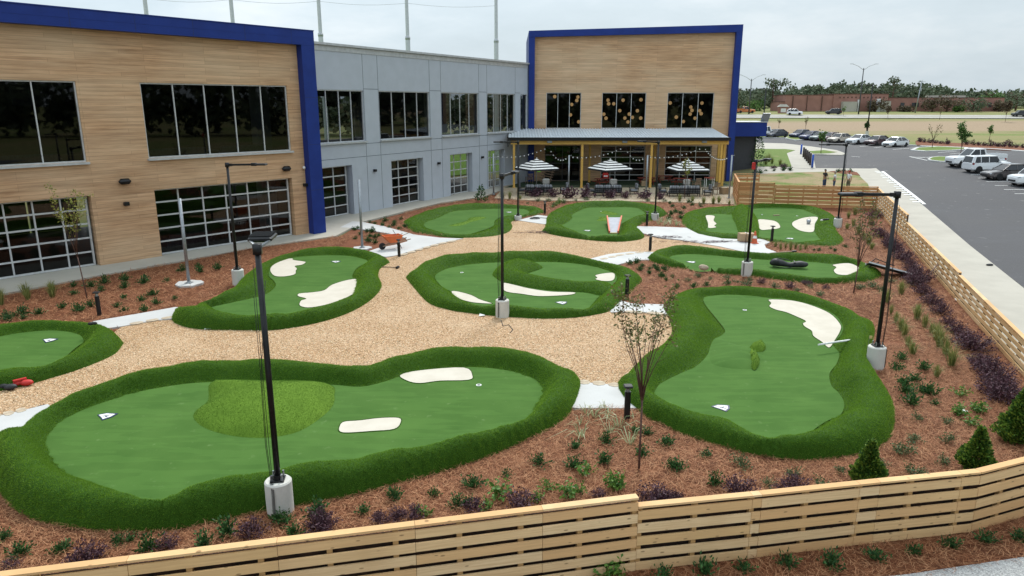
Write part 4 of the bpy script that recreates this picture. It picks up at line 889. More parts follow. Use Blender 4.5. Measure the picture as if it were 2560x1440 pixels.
# interior furniture and pendant lamps seen through the glass
emit('lamp_glow', (1.0, .62, .27), .9)
def pendant(u, v, Y):
    p = AT(u, v, Y); t = thing('pendant_lamp', 'small amber globe lamp hanging behind an upper tower window', 'lamp', (p[0], p[1], p[2]), 0, 'amber globe lamps hanging in the tower windows')
    m = MB(); m.ball(p, .2, n=10, m=6); m.build('globe', 'lamp_glow', t, True); m = MB(); m.tube([(p[0], p[1], p[2] + .2), (p[0], p[1], 11.4)], .008, 4); m.build('cord', 'black_metal', t)
for i, (x, y) in enumerate([(423, 580), (590, 583), (582, 608), (545, 637), (536, 712), (596, 762), (806, 606), (811, 632), (848, 632), (915, 606), (1044, 603), (891, 682), (776, 707), (792, 736), (1018, 682), (960, 706), (928, 735), (982, 730), (1042, 735), (950, 763), (1254, 626), (1483, 627), (1403, 656), (1411, 680), (1466, 682), (1398, 706), (1298, 728), (1433, 736), (1477, 703), (1349, 760)]):
    pendant(x / 2.88 + 1240, y / 2.88 + 40, 82 + (i * 37 % 60) / 10)
pm('sofa_blue', (.10, .12, .16), (.06, .07, .10), 8, .9); pm('screen', (.02, .03, .05), None, 2, .2)
def in_sofa(pl, a, o, z, wd, nm):
    t = thing('lounge_sofa', nm, 'sofa', pl.P(a, z, o), math.atan2(pl.d[1], pl.d[0]), 'lounge sofas behind the clubhouse glass'); 
    for n2, c_, s_ in (('seat', (0, 0, .28), (wd, .8, .36)), ('backrest', (0, -.34, .62), (wd, .2, .5)), ('armrest', (-wd / 2 - .1, 0, .35), (.2, .8, .6)), ('armrest', (wd / 2 + .1, 0, .35), (.2, .8, .6))):
        m = MB(); m.bevbox(c_, s_, .06); m.build(n2, 'sofa_blue', t, world=False)
in_sofa(PL, w1[1] - 2.6, -1.5, 5.0, 3.4, 'blue grey sofa behind the upper window nearest the picture edge'); in_sofa(PL, w2[0] + 2.2, -1.5, 5.0, 3.2, 'blue grey sofa low behind the five pane upper window'); in_sofa(PL, w2[0] + 6.2, -1.5, 5.0, 3.0, 'blue grey sofa behind the upper window beside the blue pillar')
in_sofa(PL, d2[0] + 2.5, -1.9, .05, 2.6, 'grey sofa behind the six column garage door'); in_sofa(PG, gd[1][0] + 1.4, -2, .05, 2, 'grey sofa behind the middle garage door of the grey wing')
def in_table(pl, a, o, z, nm):
    t = thing('high_table', nm, 'table', pl.P(a, z, o), math.atan2(pl.d[1], pl.d[0]), 'high tables behind the clubhouse glass')
    m = MB(); m.box((0, 0, 1.03), (1.6, .7, .06)); m.build('tabletop', 'white_paint', t, world=False)
    for x in (-.7, .7):
        m = MB(); m.box((x, 0, .5), (.06, .5, 1.0)); m.build('leg', 'dark_frame', t, world=False)
in_table(PG, gu[0][0] + 3.1, -2.4, 5.0, 'white topped high table behind the upper window beside the blue pillar'); in_table(PG, gu[1][0] + 1.8, -2.4, 5.0, 'white topped high table behind the second upper window of the grey wing'); in_table(PG, gu[2][0] + .8, -2.4, 5, 'white topped high table behind the third upper window of the grey wing'); in_table(PL, d2[0] + 5.6, -2.4, .05, 'white topped high table behind the six column garage door')
def in_screen(pl, a, o, z, nm):
    t = thing('wall_screen', nm, 'screen', pl.P(a, z, o), math.atan2(pl.d[1], pl.d[0]), 'hanging screens behind the clubhouse glass')
    m = MB(); m.bevbox((0, 0, 0), (1.7, .08, 1.0), .02); m.build('screen', 'screen', t, world=False); m = MB(); m.bar((0, .05, .5), (0, .05, 1.6), .05, .05); m.build('bracket', 'black_metal', t, world=False)
in_screen(PG, gu[0][1] - .6, -2.6, 8.6, 'black screen hanging in the first upper window of the grey wing'); in_screen(PG, gu[1][0] + .5, -2.6, 8.6, 'black screen hanging in the second upper window of the grey wing'); in_screen(PL, w1[1] - 1.3, -2.6, 8.7, 'black screen hanging in the upper window nearest the picture edge')
for pl, a, z in ((PG, gu[0][0] + 1.6, 5), (PG, gu[1][0] + 2.9, 5)):
    m = MB(); m.tube([pl.P(a, 5, -5), pl.P(a, 10.6, -5)], .22, 10); m.build('column', 'steel_pole', bld)
# range turf behind, seen through the grey wing
struct(sheet('range_turf', [(-75, 80), (-30, 66), (-14, 79), (2, 97), (16, 120), (-20, 190), (-90, 150)], 'light_turf', .0, 8))
# ------------------------------------------------------------------ tall net poles behind the roof
for i, (u, v, ub) in enumerate(((362, 0, 366), (577, 0, 582), (796, 0, 803), (1016, 0, 1019), (1240, 0, 1241))):
    Yp = 92 + i * 5; a = AT(u, v, Yp)
    nm = ['grey steel net pole nearest the picture edge, rising behind the clubhouse roof', 'grey steel net pole, second from the picture edge, rising behind the blue parapet', 'grey steel net pole rising where the blue parapet meets the grey wing', 'grey steel net pole with a thicker sleeve behind the middle of the grey roof', 'grey steel net pole nearest the wood clad tower'][i]
    t = thing('net_pole', nm, 'pole', (a[0], Yp, 0), 0, 'tall net poles behind the clubhouse')
    m = MB(); m.tube([(a[0], Yp, 0), (a[0], Yp, 17.2)], .33, 12); m.tube([(a[0], Yp, 17.2), (a[0], Yp, 46)], [.25, .18], 16, cap=True); m.build('shaft', 'net_pole_grey', t)
    m = MB(); m.tube([(a[0], Yp, 17.1), (a[0], Yp, 17.5)], .36, 12); m.build('sleeve', 'steel_pole', t, True)
pts = [AT(u, v, 92 + i * 5) for i, (u, v) in enumerate(((362, -4), (577, -1), (797, 3), (1018, 8), (1240, 14)))]
m = MB()
for p, q in zip(pts[:-1], pts[1:]):
    m.tube([p + (q - p) * k / 6 + np.array([0, 0, -.35 * math.sin(PI * k / 6)]) for k in range(7)], .02, 4)
tag(m.build('net_cable', 'steel_pole'), 'thin net cable strung between the tall steel poles above the roof', 'cable')
# ------------------------------------------------------------------ lamps, bollards, posts
def lamp_proto(label, uv, az, base_h=.75, special=False, hgt=5.62):
    p = G(*uv); t = thing('lamp_post', label, 'lamp post', p, az, 'black lamp posts on concrete bases around the greens'); t.rotation_euler = (0, 0, az)
    m = MB(); m.lathe([(.275, -.15), (.275, base_h - .03), (.25, base_h)], 28); m.build('concrete_base', 'base_concrete', t, world=False)
    o = bpy.data.objects[C.objects[-1].name]
    m = MB(); m.box((0, 0, base_h + .015), (.28, .28, .03)); m.lathe([(.1, base_h + .03), (.085, base_h + .12)], 12)
    m.build('base_plate', 'black_metal', t, world=False)
    for sx in (-1, 1):
        for sy in (-1, 1):
            m = MB(); m.lathe([(.022, 0), (.022, .13)], 6, (sx * .1, sy * .1, base_h + .03)); m.build('anchor_bolt', 'galvanised', t, world=False)
    m = MB(); m.tube([(0, 0, base_h + .03), (0, 0, hgt)], [.064, .058], 14); m.box((0, 0, hgt), (.15, .15, .2)); m.build('pole', 'black_metal', t, True, world=False)
    if special:
        m = MB(); m.bar((.05, 0, hgt), (.28, -.2, hgt + .12), .05, .04); m.bar((.05, 0, hgt), (.28, .2, hgt + .12), .05, .04); m.bar((.08, -.05, hgt + .01), (.08, .05, hgt + .01), .04, .03); m.build('yoke', 'galvanised', t, world=False)
        m = MB(); m.bevbox((.55, 0, hgt + .13), (.62, .46, .1), .03)
        for k in range(9): m.box((.30 + k * .065, 0, hgt + .19), (.012, .42, .03))
        m.build('lamp_head', 'black_metal', t, world=False)
    else:
        m = MB(); m.bar((.06, 0, hgt), (1.2, 0, hgt + .02), .07, .09); m.bar((.06, 0, hgt), (.22, 0, hgt + .0), .09, .12); m.build('arm', 'black_metal', t, world=False)
        m = MB(); m.bevbox((1.22, 0, hgt + .02), (.26, .15, .14), .02); m.bevbox((1.55, 0, hgt + .02), (.5, .32, .09), .03); m.build('lamp_head', 'black_metal', t, world=False)
    m = MB()
    for k in range(3):
        a = .09 + .02 * k; m.tube([(-.06, a * (1 if k != 1 else -1), hgt - .3 - .3 * k), (-.10, a, 3.2), (-.12, a + .03 * math.sin(k), 1.6), (-.1, a, base_h + .15), (-.29, a - .05, base_h - .1), (-.29, a - .04, .05)], .006, 5)
    m.build('cable', 'black_metal', t, True, world=False)
    return t
LAMPS = [('tall black lamp with a ribbed flood head at the edge of the largest green', (702, 1280), 1.7, .75, True),
         ('black lamp post by the wood clad wing, its arm reaching across the garage door', (597, 712), 0, .75, False),
         ('black lamp post standing at the rim of the central oval green', (1256, 792), 1.25, .72, False),
         ('thin black lamp post between the two rear greens, before the first parasol', (1295, 549), PI - .1, .3, False),
         ('thin black lamp post behind the rear green with the ramp', (1637, 550), 2.35, .5, False),
         ('red-taped black lamp post by the long green', (1866, 689), .9, .72, False),
         ('black lamp post beside the double green, arm crossing the cedar fence', (2093, 568), PI - .05, .62, False),
         ('black lamp post beside the hourglass green, its arm reaching over the sapling', (2186, 920), PI + .04, .75, False)]
for lb, uv, az, bh, sp_ in LAMPS:
    t = lamp_proto(lb, uv, az, bh, sp_)
    if 'red-taped' in lb:
        m = MB(); m.bevbox((-.1, .05, 5.42), (.1, .16, .34), .02); m.build('red_tape', 'red_paint', t, world=False)
def bollard(uv, label, h=.95):
    p = G(*uv); t = thing('bollard_light', label, 'bollard light', p, R.uniform(0, .6), 'black bollard lights along the paths')
    m = MB(); m.lathe([(.085, -.05), (.085, h - .18)], 14); m.build('post', 'black_metal', t, world=False)
    m = MB(); m.lathe([(.055, h - .18), (.055, h - .06)], 10); m.build('lens', 'galvanised', t, world=False)
    m = MB(); m.bevbox((0, 0, h - .03), (.24, .24, .06), .02); m.build('cap', 'black_metal', t, world=False)
for uv, lb in (((249, 789), 'black bollard light in the pine straw beside the thin sapling by the garage door'), ((998, 642), 'black bollard light standing in front of the orange wheelbarrow'), ((1362, 535), 'black bollard light in the bed between the two rear greens'),
               ((1617, 564), 'black bollard light beside the base of the lamp behind the ramp green'), ((1625, 627), 'black bollard light between gravel and pale path, in front of the ramp green'), ((1929, 604), 'black bollard light in front of the double green'),
               ((1567, 1049), 'tall black bollard light at the corner of the near concrete path'), ((1567, 742), 'black bollard light half hidden by the sapling beyond the central green')):
    bollard(uv, lb, 1.0)
def steel_post(uv, v_top, label, pad=0):
    p = G(*uv); top = AT(uv[0], v_top, p[1])[2]
    t = thing('steel_post', label, 'post', p, 0, 'bare galvanised steel posts')
    m = MB(); m.tube([(0, 0, 0), (0, 0, top)], .075, 12); m.build('shaft', 'galvanised', t, True, world=False)
    m = MB(); m.box((0, 0, .09), (.3, .3, .03)); m.lathe([(.1, .1), (.08, .16)], 10); m.build('base_plate', 'galvanised', t, world=False)
    if pad:
        m = MB(); n = 14; m.prism([(pad * (1 + .12 * math.sin(k * 2.3)) * math.cos(2 * PI * k / n), pad * (1 + .12 * math.cos(k * 3.1)) * math.sin(2 * PI * k / n)) for k in range(n)], -.03, .075); m.build('footing', 'white_concrete', t, world=False)
    else:
        m = MB(); m.bar((0, 0, top - .02), (.25, 0, top - .02), .04, .04); m.build('hook', 'galvanised', t, world=False)
steel_post((473, 711), 496, 'bare galvanised post on a pale round footing beside the wood clad wing', .62)
steel_post((906, 622), 449, 'bare galvanised post on a concrete pad, beside the orange wheelbarrow', .55)
steel_post((1234, 488), 384, 'slim galvanised post at the patio end nearest the grey wing'); steel_post((1421, 484), 388, 'slim galvanised post between the first and second parasol')
steel_post((1615, 482), 388, 'slim galvanised post between the second and third parasol'); steel_post((1822, 497), 388, 'slim galvanised post beside the end of the cedar fence')
# string lights
def string(a, b, sag, label):
    t = thing('string_light', label, 'string light', a, 0, 'white bulb string lights over the patio'); a = np.array(a); b = np.array(b); n = max(6, int(np.linalg.norm(b - a) / .55))
    pt = [a + (b - a) * k / n + np.array([0, 0, -sag * 4 * (k / n) * (1 - k / n)]) for k in range(n + 1)]
    m = MB(); m.tube(pt, .012, 4); m.build('cable', 'black_metal', t)
    for q in pt[1:-1]:
        m = MB(); m.ball(q - np.array([0, 0, .08]), .062, n=6, m=4); m.build('bulb', 'white_paint', t, True)
pk = [(1234, 486, 388), (1421, 483, 390), (1615, 481, 390), (1822, 495, 392)]
pp = [AT(u, vt, G(u, v)[1]) for u, v, vt in pk]; bm = [AT(u, 366, yC - .2) for u in (1372, 1562, 1760)]
for a, b, s_, lb in ((pp[0], bm[0], .45, 'string of white bulbs from the post by the grey wing to the timber beam'), (bm[0], pp[1], .75, 'sagging string of white bulbs from the beam above the first parasol'), (pp[1], bm[1], .45, 'string of white bulbs rising to the beam above the second parasol'), (bm[1], pp[2], .75, 'sagging string of white bulbs from the beam above the second parasol'), (pp[2], bm[2], .45, 'string of white bulbs in front of the timber post by the third parasol'), (bm[2], pp[3], .6, 'string of white bulbs from the beam to the post beside the cedar fence')):
    string(a, b, s_, lb)
# ------------------------------------------------------------------ fences
def fence(name, pts, h, nb, label, side=1, sp=1.1, wood='fence_board', group='slatted timber fences', post='fence_post_wood', cap=True, bh=None, blen=2.2, z0=0.0, gap_backing=False, br=.66):
    """pts: ground line; boards on the side that faces the camera (side=+1: to the right of the walking direction)"""
    P = np.array(pts, float); seg = np.linalg.norm(np.diff(P, axis=0), axis=1); tot = seg.sum(); cum = np.r_[0, np.cumsum(seg)]
    def at(s):
        k = min(np.searchsorted(cum, s, 'right') - 1, len(seg) - 1); k = max(k, 0); return P[k] + (P[k + 1] - P[k]) * (s - cum[k]) / seg[k], (P[k + 1] - P[k]) / seg[k]
    m0 = P.mean(0); t = thing(name, label, 'fence', (m0[0], m0[1], float(terr(*m0))), 0, group)
    n = max(1, round(tot / sp)); pitch = (h - .03) / nb; bh_ = bh or pitch * br
    for k in range(n + 1):
        q, d = at(min(tot * k / n, tot - 1e-4)); z = float(terr(*q)); m = MB(); nr = np.array([d[1], -d[0]]) * side
        if k == 0: q = q + d * .05
        if k == n: q = q - d * .05
        m.obox((q[0] - nr[0] * .05, q[1] - nr[1] * .05, z + (h - .03) / 2 - .1), (*(d * .045), 0), (*(nr * .045), 0), (0, 0, (h + .17) / 2)); m.build('post', post, t)
    m = MB(); st = sorted(set([x for x in cum] + list(np.arange(blen, tot, blen))))
    st = [st[0]] + [b for a, b in zip(st, st[1:]) if b - a > .05]
    for i in range(nb):
        for a, b in zip(st[:-1], st[1:]):
            (q0, d), (q1, _) = at(a + 1e-4), at(b - 1e-4); nr = np.array([d[1], -d[0]]) * side * .022; j = R.uniform(-.006, .006)
            zc = z0 + .02 + pitch * i + bh_ / 2
            if zc + bh_ / 2 > h - .04 and cap: zc = h - .045 - bh_ / 2
            m.bar((q0[0] + nr[0] * .99 + d[0] * .004, q0[1] + nr[1] + d[1] * .004, float(terr(*q0)) + zc + j), (q1[0] + nr[0] - d[0] * .004, q1[1] + nr[1] - d[1] * .004, float(terr(*q1)) + zc + j), .035, bh_ + R.uniform(-.006, .006))
    m.build('slats', wood, t)
    if gap_backing:  # dark sheet added behind the posts to darken the board gaps
        m = MB()
        for i in range(len(P) - 1):
            (q0, d), (q1, _) = at(cum[i] + 1e-3), at(cum[i + 1] - 1e-3); nr = np.array([d[1], -d[0]]) * side * -.11
            m.bar((*(q0 + nr), h * .43), (*(q1 + nr), h * .43), .012, h * .94)
        m.build('gap_backing', 'backing_dark', t)
    if cap:
        m = MB()
        for a, b in zip(st[:-1], st[1:]):
            (q0, d), (q1, _) = at(a + 1e-4), at(b - 1e-4); nr = np.array([d[1], -d[0]]) * side * -.03
            m.bar((q0[0] + nr[0] + d[0] * .003, q0[1] + nr[1] + d[1] * .003, float(terr(*q0)) + h - .02), (q1[0] + nr[0] - d[0] * .003, q1[1] + nr[1] - d[1] * .003, float(terr(*q1)) + h - .02), .15, .04)
        m.build('cap_rail', wood, t)
    return t
fence('timber_fence', [tuple(FR0), tuple(FR1)], 1.52, 6, 'pale slatted timber fence, the higher run along the bottom edge beside the largest green', 1, gap_backing=True)
fence('timber_fence', FRONT, 1.34, 5, 'pale slatted timber fence, the lower run with the bend, before the conical evergreens', 1, gap_backing=True)
dr = (RC - RE); Ln = np.linalg.norm(dr); dr = dr / Ln
def on_r(u, v): q = np.array(G2(u, v)); return float((q - RE) @ dr)
sA, sB = on_r(2260, 602), on_r(2402, 757)
sB = on_r(2396, 748)
def rseg(a, b): return [tuple(RE + dr * b), tuple(RE + dr * a)]
fence('timber_fence', rseg(sA, Ln), 1.66, 6, 'pale slatted fence run climbing beside the sidewalk, the stretch meeting the cedar fence', 1, 1.15, post='shaded_post', br=.66)
fence('timber_fence', rseg(sB, sA - .02), 1.2, 5, 'pale slatted fence run beside the sidewalk, the middle stretch with an end post', 1, 1.15, post='shaded_post', br=.66)
fence('timber_fence', rseg(0, sB - .02), 1.1, 5, 'pale slatted fence run beside the sidewalk nearest the big dark evergreen', 1, 1.15, post='shaded_post', br=.66)
bk0, bk1, bk2 = np.array(G2(1844, 514)), np.array(G2(1939, 515)), RC
bk1 = bk0 + (bk2 - bk0) * (95 / 360)
fence('cedar_fence', [tuple(bk0), tuple(bk1)], 1.98, 6, 'cedar slat fence panel, the taller one at the patio corner', 1, 1.2, 'cedar_board', 'cedar slat fences', 'fence_post_wood', blen=2.4, br=.82)
fence('cedar_fence', [tuple(bk1 + (bk2 - bk1) / np.linalg.norm(bk2 - bk1) * .02), tuple(bk2)], 1.8, 6, 'long low cedar slat fence in front of the three standing people', 1, 1.2, 'cedar_board', 'cedar slat fences', blen=2.4, br=.82)
cr = np.array(G2(1832, 487)); fence('cedar_fence', [tuple(cr), tuple(bk0 - np.array([.02, -.05]))], 1.98, 6, 'short cedar slat return running from the patio to the corner', 1, 1.3, 'cedar_board', 'cedar slat fences')
c2 = np.array(G2(1896, 487)); fence('cedar_fence', [tuple(cr + np.array([.1, .05])), tuple(c2)], 1.98, 6, 'short cedar slat panel farther back behind the patio corner', 1, 1.3, 'cedar_board', 'cedar slat fences')
# ------------------------------------------------------------------ plants
def leafquad(m, p, d, l, w_, bend=0.0):
    d = np.array(d, float); d /= np.linalg.norm(d) + 1e-9
    s = np.cross(d, (R.gauss(0, 1), R.gauss(0, 1), R.gauss(0, 1))); s /= np.linalg.norm(s) + 1e-9
    p = np.array(p, float); mid = p + d * l * .55 + np.array([0, 0, -bend * .3]) * l
    e = p + d * l + np.array([0, 0, -bend]) * l
    m.add([p, mid + s * w_ / 2, e, mid - s * w_ / 2], [(0, 1, 2, 3)])
def pl_juniper(seed, n=34):
    R.seed(seed); m = MB()
    for _ in range(n):
        a = R.uniform(0, 2 * PI); el = R.uniform(.35, 1.5); l = R.uniform(.14, .27) * (1.0 + .12 * el)
        d = np.array([math.cos(a) * math.cos(el), math.sin(a) * math.cos(el), math.sin(el)])
        for k in range(7):
            q = d * l * (k + 1) / 7 + np.array([R.gauss(0, .02), R.gauss(0, .02), 0]); dd = d + np.array([R.gauss(0, .7), R.gauss(0, .7), R.gauss(.2, .4)]); leafquad(m, q, dd, .075, .034)
    return m
def pl_bright(seed, n=14, ll=.09, lw=.05):
    R.seed(seed); m = MB()
    for _ in range(n):
        a = R.uniform(0, 2 * PI); el = R.uniform(.5, 1.4); l = R.uniform(.22, .45)
        d = np.array([math.cos(a) * math.cos(el), math.sin(a) * math.cos(el), math.sin(el)])
        m.bar((0, 0, 0), d * l, .006, .006)
        for k in range(8): leafquad(m, d * l * (.3 + .7 * (k + 1) / 8), np.array([R.gauss(0, 1), R.gauss(0, 1), R.gauss(.3, .6)]), ll, lw, .2)
    return m
def pl_mound(seed, r=.4, h=.5, n=260, ll=.06, lw=.035, sprig=True):
    R.seed(seed); m = MB(); st = []
    for _ in range(max(14, n // 14)):
        a = R.uniform(0, 2 * PI); rr = r * math.sqrt(R.random()); zz = h * (1 - (rr / r) ** 2 * .65) * R.uniform(.75, 1.15); st.append((math.cos(a) * rr, math.sin(a) * rr, zz))
    for (x, y, z) in st:
        m.bar((x * .2, y * .2, 0), (x, y, z), .007, .007)
        for k in range(14):
            f = R.uniform(.25, 1); q = np.array([x * (.2 + .8 * f), y * (.2 + .8 * f), z * f]) + np.array([R.gauss(0, .05), R.gauss(0, .05), R.gauss(0, .035)])
            leafquad(m, q, (R.gauss(0, 1) + x, R.gauss(0, 1) + y, R.gauss(.4, .7)), ll, lw, .1)
    return m
def pl_grass(seed, n=110, h=.62, w_=.012, spread=.3):
    R.seed(seed); m = MB()
    for _ in range(n):
        a = R.uniform(0, 2 * PI); b = abs(R.gauss(0, spread)); l = h * R.uniform(.6, 1.1); ca, sa = math.cos(a), math.sin(a); r0 = R.uniform(0, .08)
        s = np.array([-sa, ca, 0]) * w_ / 2; p0 = np.array([ca * r0, sa * r0, 0]); p1 = p0 + np.array([ca * b * l * .5, sa * b * l * .5, l * .6]); p2 = p0 + np.array([ca * b * l * 1.4, sa * b * l * 1.4, l * (1 - b * .7)])
        m.add([p0 - s, p0 + s, p1 + s, p1 - s, p2], [(0, 1, 2, 3), (3, 2, 4)])
    return m
def pl_cone(seed, h, r, n):
    R.seed(seed); m = MB(); m.tube([(0, 0, -.05), (0, 0, h * .8)], [.04, .01], 6, 1)
    for _ in range(n):
        f = 1 - R.random() ** .62; z = .03 + f * h * .97; a = R.uniform(0, 2 * PI); lump = 1 + .14 * math.sin(z * 17 + 3 * math.sin(z * 5)) + .2 * math.sin(a * 3 + z * 9 + seed) + .1 * math.sin(a * 5 - z * 13); rr = r * (1 - f) ** .95 * (.55 + .45 * min(1, f * 7)) * lump * R.uniform(.45, 1.12) + .015
        q = (rr * math.cos(a), rr * math.sin(a), z)
        leafquad(m, q, (math.cos(a) + R.gauss(0, .5), math.sin(a) + R.gauss(0, .5), 1.0 + R.gauss(0, .5)), .085 if n > 800 else .2, .05 if n > 800 else .1)
    return m
PROTO = {}
def meshes(kind):
    if kind in PROTO: return PROTO[kind]
    f, mt = {'juniper': (lambda s: pl_juniper(s), 'juniper_leaf'), 'bright': (lambda s: pl_bright(s), 'bright_leaf'), 'grey': (lambda s: pl_mound(s, .26, .27, 200, .06, .03), 'greygreen_leaf'),
             'purple': (lambda s: pl_mound(s, .46, .5, 560, .06, .036), 'purple_leaf'), 'hedge': (lambda s: pl_mound(s, .75, .72, 1100, .075, .045), 'purple_leaf'), 'grass': (lambda s: pl_grass(s), 'olive_blade'),
             'strap': (lambda s: pl_grass(s, 13, .5, .026, .8), 'strap_blade'), 'row': (lambda s: pl_mound(s, .35, .5, 160, .11, .06), 'purple_leaf')}[kind]
    out_ = []
    for s in range(7):
        o = f(100 + s * 7).build('plant_mesh', mt); out_.append(o.data); bpy.data.objects.remove(o)
    PROTO[kind] = out_; return out_
ORD = 'closest|second closest|third closest|fourth closest|fifth closest|sixth closest|seventh closest|eighth closest|ninth closest|tenth closest|eleventh closest|twelfth closest|thirteenth closest|fourteenth closest|fifteenth closest|sixteenth closest|seventeenth closest|eighteenth closest|nineteenth closest|twentieth closest|twenty-first closest|twenty-second closest|twenty-third closest|twenty-fourth closest|twenty-fifth closest|twenty-sixth closest|twenty-seventh closest'.split('|')
WORDS = {'juniper': ('low_shrub', 'spiky green shrub', 'shrub'), 'bright': ('young_shrub', 'bright leafy shrub', 'shrub'), 'grey': ('round_shrub', 'round greyish shrub', 'shrub'), 'purple': ('purple_shrub', 'purple shrub', 'shrub'),
         'hedge': ('purple_hedge_shrub', 'big purple shrub', 'shrub'), 'grass': ('ornamental_grass', 'olive grass clump', 'grass clump'), 'strap': ('strap_leaf_plant', 'striped strappy plant', 'plant'), 'row': ('purple_shrub', 'upright purple shrub', 'shrub')}
def planting(kind, pts, where, lm, lmname, smin=.85, smax=1.2, sp=None):
    """pts in photo pixels at the plant's foot; each label counts from a landmark (pixel lm)"""
    nm, wd, cat = WORDS[kind]; ms = meshes(kind); R.seed(len(pts) * 13 + int(pts[0][0])); L0 = G(*lm)
    P = sorted([G(p[0], p[1]) for p in pts], key=lambda q: np.hypot(*(q - L0)[:2]))
    for i, p in enumerate(P):
        o = bpy.data.objects.new(nm, ms[R.randrange(7)]); C.objects.link(o); s = R.uniform(smin * .78, smax * 1.08)
        o.location = (p[0], p[1], p[2] - .02); o.rotation_euler = (0, 0, R.uniform(0, 6.28)); o.scale = (s * R.uniform(.9, 1.12), s * R.uniform(.9, 1.12), s * R.uniform(.85, 1.15))
        lb = f'{wd} {where}, {ORD[i]} to {lmname}'
        if len(lb.split()) > 16: print('LONG', lb)
        tag(o, lb, cat, f'{wd}s {where}')
za = lambda p: ZM(700, 1000, 2.56, p); zb_ = lambda p: ZM(0, 1000, 2.977, p); zc_ = lambda p: ZM(1500, 1000, 2.415, p); zd = lambda p: ZM(1480, 680, 2.37, p); ze = lambda p: ZM(1500, 420, 2.415, p); zf = lambda p: ZM(0, 560, 1.636, p); zg = lambda p: ZM(1270, 330, 4.339, p); zh = lambda p: ZM(1340, 490, 6.4, p); zi = lambda p: ZM(880, 560, 12, p); zj = lambda p: ZM(800, 480, 2.769, p)
S1 = (1597, 1172)
planting('juniper', za([(740, 640), (985, 620), (1230, 560), (1445, 490), (1665, 420), (1880, 435), (1895, 320), (2090, 275), (2070, 400), (2310, 350), (2470, 290), (2520, 445), (2275, 215), (2350, 225), (240, 740), (530, 725), (1130, 685), (1205, 680), (30, 800)]), 'in the front bed', S1, 'the vase-shaped sapling')
planting('bright', za([(1400, 620), (1710, 570), (1650, 655), (1940, 490), (1910, 600), (2150, 575), (920, 750), (1330, 700), (1860, 620)]), 'in the front bed', S1, 'the vase-shaped sapling')
planting('purple', za([(250, 830), (740, 760), (640, 780), (1240, 715), (1540, 690), (2040, 630), (2430, 650), (2530, 640), (850, 760)]) , 'along the front fence', S1, 'the vase-shaped sapling', .6, .9)
planting('strap', za([(1920, 150), (1935, 240), (2075, 60), (2100, 110), (2170, 180), (2260, 120), (2110, 210), (1960, 90), (2240, 285), (2010, 110)]), 'by the near concrete path', (1567, 1049), 'the tall bollard', .7, 1.0)
LB = (702, 1280)
planting('juniper', zb_([(155, 1160), (490, 1110), (880, 1080), (980, 1060), (1110, 1120), (1690, 1000), (1520, 1090), (2080, 915), (2190, 1010), (20, 1040), (420, 1150), (2370, 860)]), 'before the largest green', LB, 'the near lamp base')
planting('purple', zb_([(80, 1260), (660, 1200), (1240, 1100), (1880, 1020), (2390, 960), (560, 1240)]), 'before the largest green', LB, 'the near lamp base', .6, .85)
CN = (2167, 1207)
planting('juniper', zc_([(640, 350), (465, 420), (405, 260), (690, 510)]), 'below the hourglass green', CN, 'the smallest evergreen')
planting('grey', zc_([(845, 405), (1025, 520), (1170, 450), (1455, 440), (1690, 400), (1365, 530), (1905, 445), (2060, 378), (1825, 325), (2095, 250), (1905, 255), (1900, 122), (2090, 142)]), 'below the hourglass green', CN, 'the smallest evergreen', .9, 1.2)
planting('bright', zc_([(95, 545), (2165, 85), (2240, 155), (2280, 70)]), 'below the hourglass green', CN, 'the smallest evergreen', .7, .95)
planting('purple', zc_([(330, 630), (420, 620), (850, 570), (1190, 525), (1130, 540)]), 'behind the low fence run', CN, 'the smallest evergreen', .75, 1.0)
planting('juniper', zc_([(640, 1055), (870, 1035), (1130, 1012), (1400, 1010), (1670, 968), (1900, 930), (2120, 890), (2330, 860), (2530, 845), (380, 1075)]), 'outside the front fence', (2548, 1350), 'the white gravel corner', .9, 1.15)
planting('bright', zc_([(110, 1060), (60, 1062)]), 'outside the front fence', (2548, 1350), 'the white gravel corner', .9, 1.1)
LM8 = (2186, 920)
planting('juniper', zd([(1830, 522), (1960, 580), (1810, 582), (1910, 648), (1850, 675), (1960, 715), (2000, 730), (1860, 722), (2030, 790), (1890, 788)]), 'beside the hourglass green', LM8, 'the hourglass green lamp')
planting('bright', zd([(2190, 740), (2165, 845), (2285, 835)]), 'beside the hourglass green', LM8, 'the hourglass green lamp', .7, .9)
planting('grass', zd([(1830, 130), (1745, 180), (1770, 245), (1800, 295), (1830, 350), (1870, 440), (1895, 490), (1930, 240), (1925, 280), (1970, 325), (2010, 365), (2060, 445), (2095, 495), (2130, 560), (2040, 620), (1850, 380), (2040, 400)]), 'beside the purple hedge', LM8, 'the hourglass green lamp', .85, 1.15)
hp = zd([(1905, 75), (1960, 130), (2010, 190), (2060, 250), (2110, 310), (2160, 365), (2210, 410), (2250, 460), (2285, 530), (2320, 580), (2370, 640), (2405, 715), (2435, 770)]) + ze([(1640, 345), (1670, 385), (1700, 420), (1740, 460), (1785, 510), (1830, 555), (1880, 620), (1930, 680), (1660, 300), (1860, 580), (1905, 650), (1765, 485)])
planting('hedge', hp, 'along the sidewalk fence', LM8, 'the hourglass green lamp', .65, 1.05)
planting('grey', ze([(595, 660), (525, 685), (670, 675), (760, 668), (820, 690), (910, 680), (880, 708), (1055, 722), (1265, 725), (1190, 748), (1325, 772), (1570, 728), (1700, 745), (1760, 690), (1640, 720)]), 'between long and hourglass greens', (1866, 689), 'the red-taped lamp', .9, 1.2)
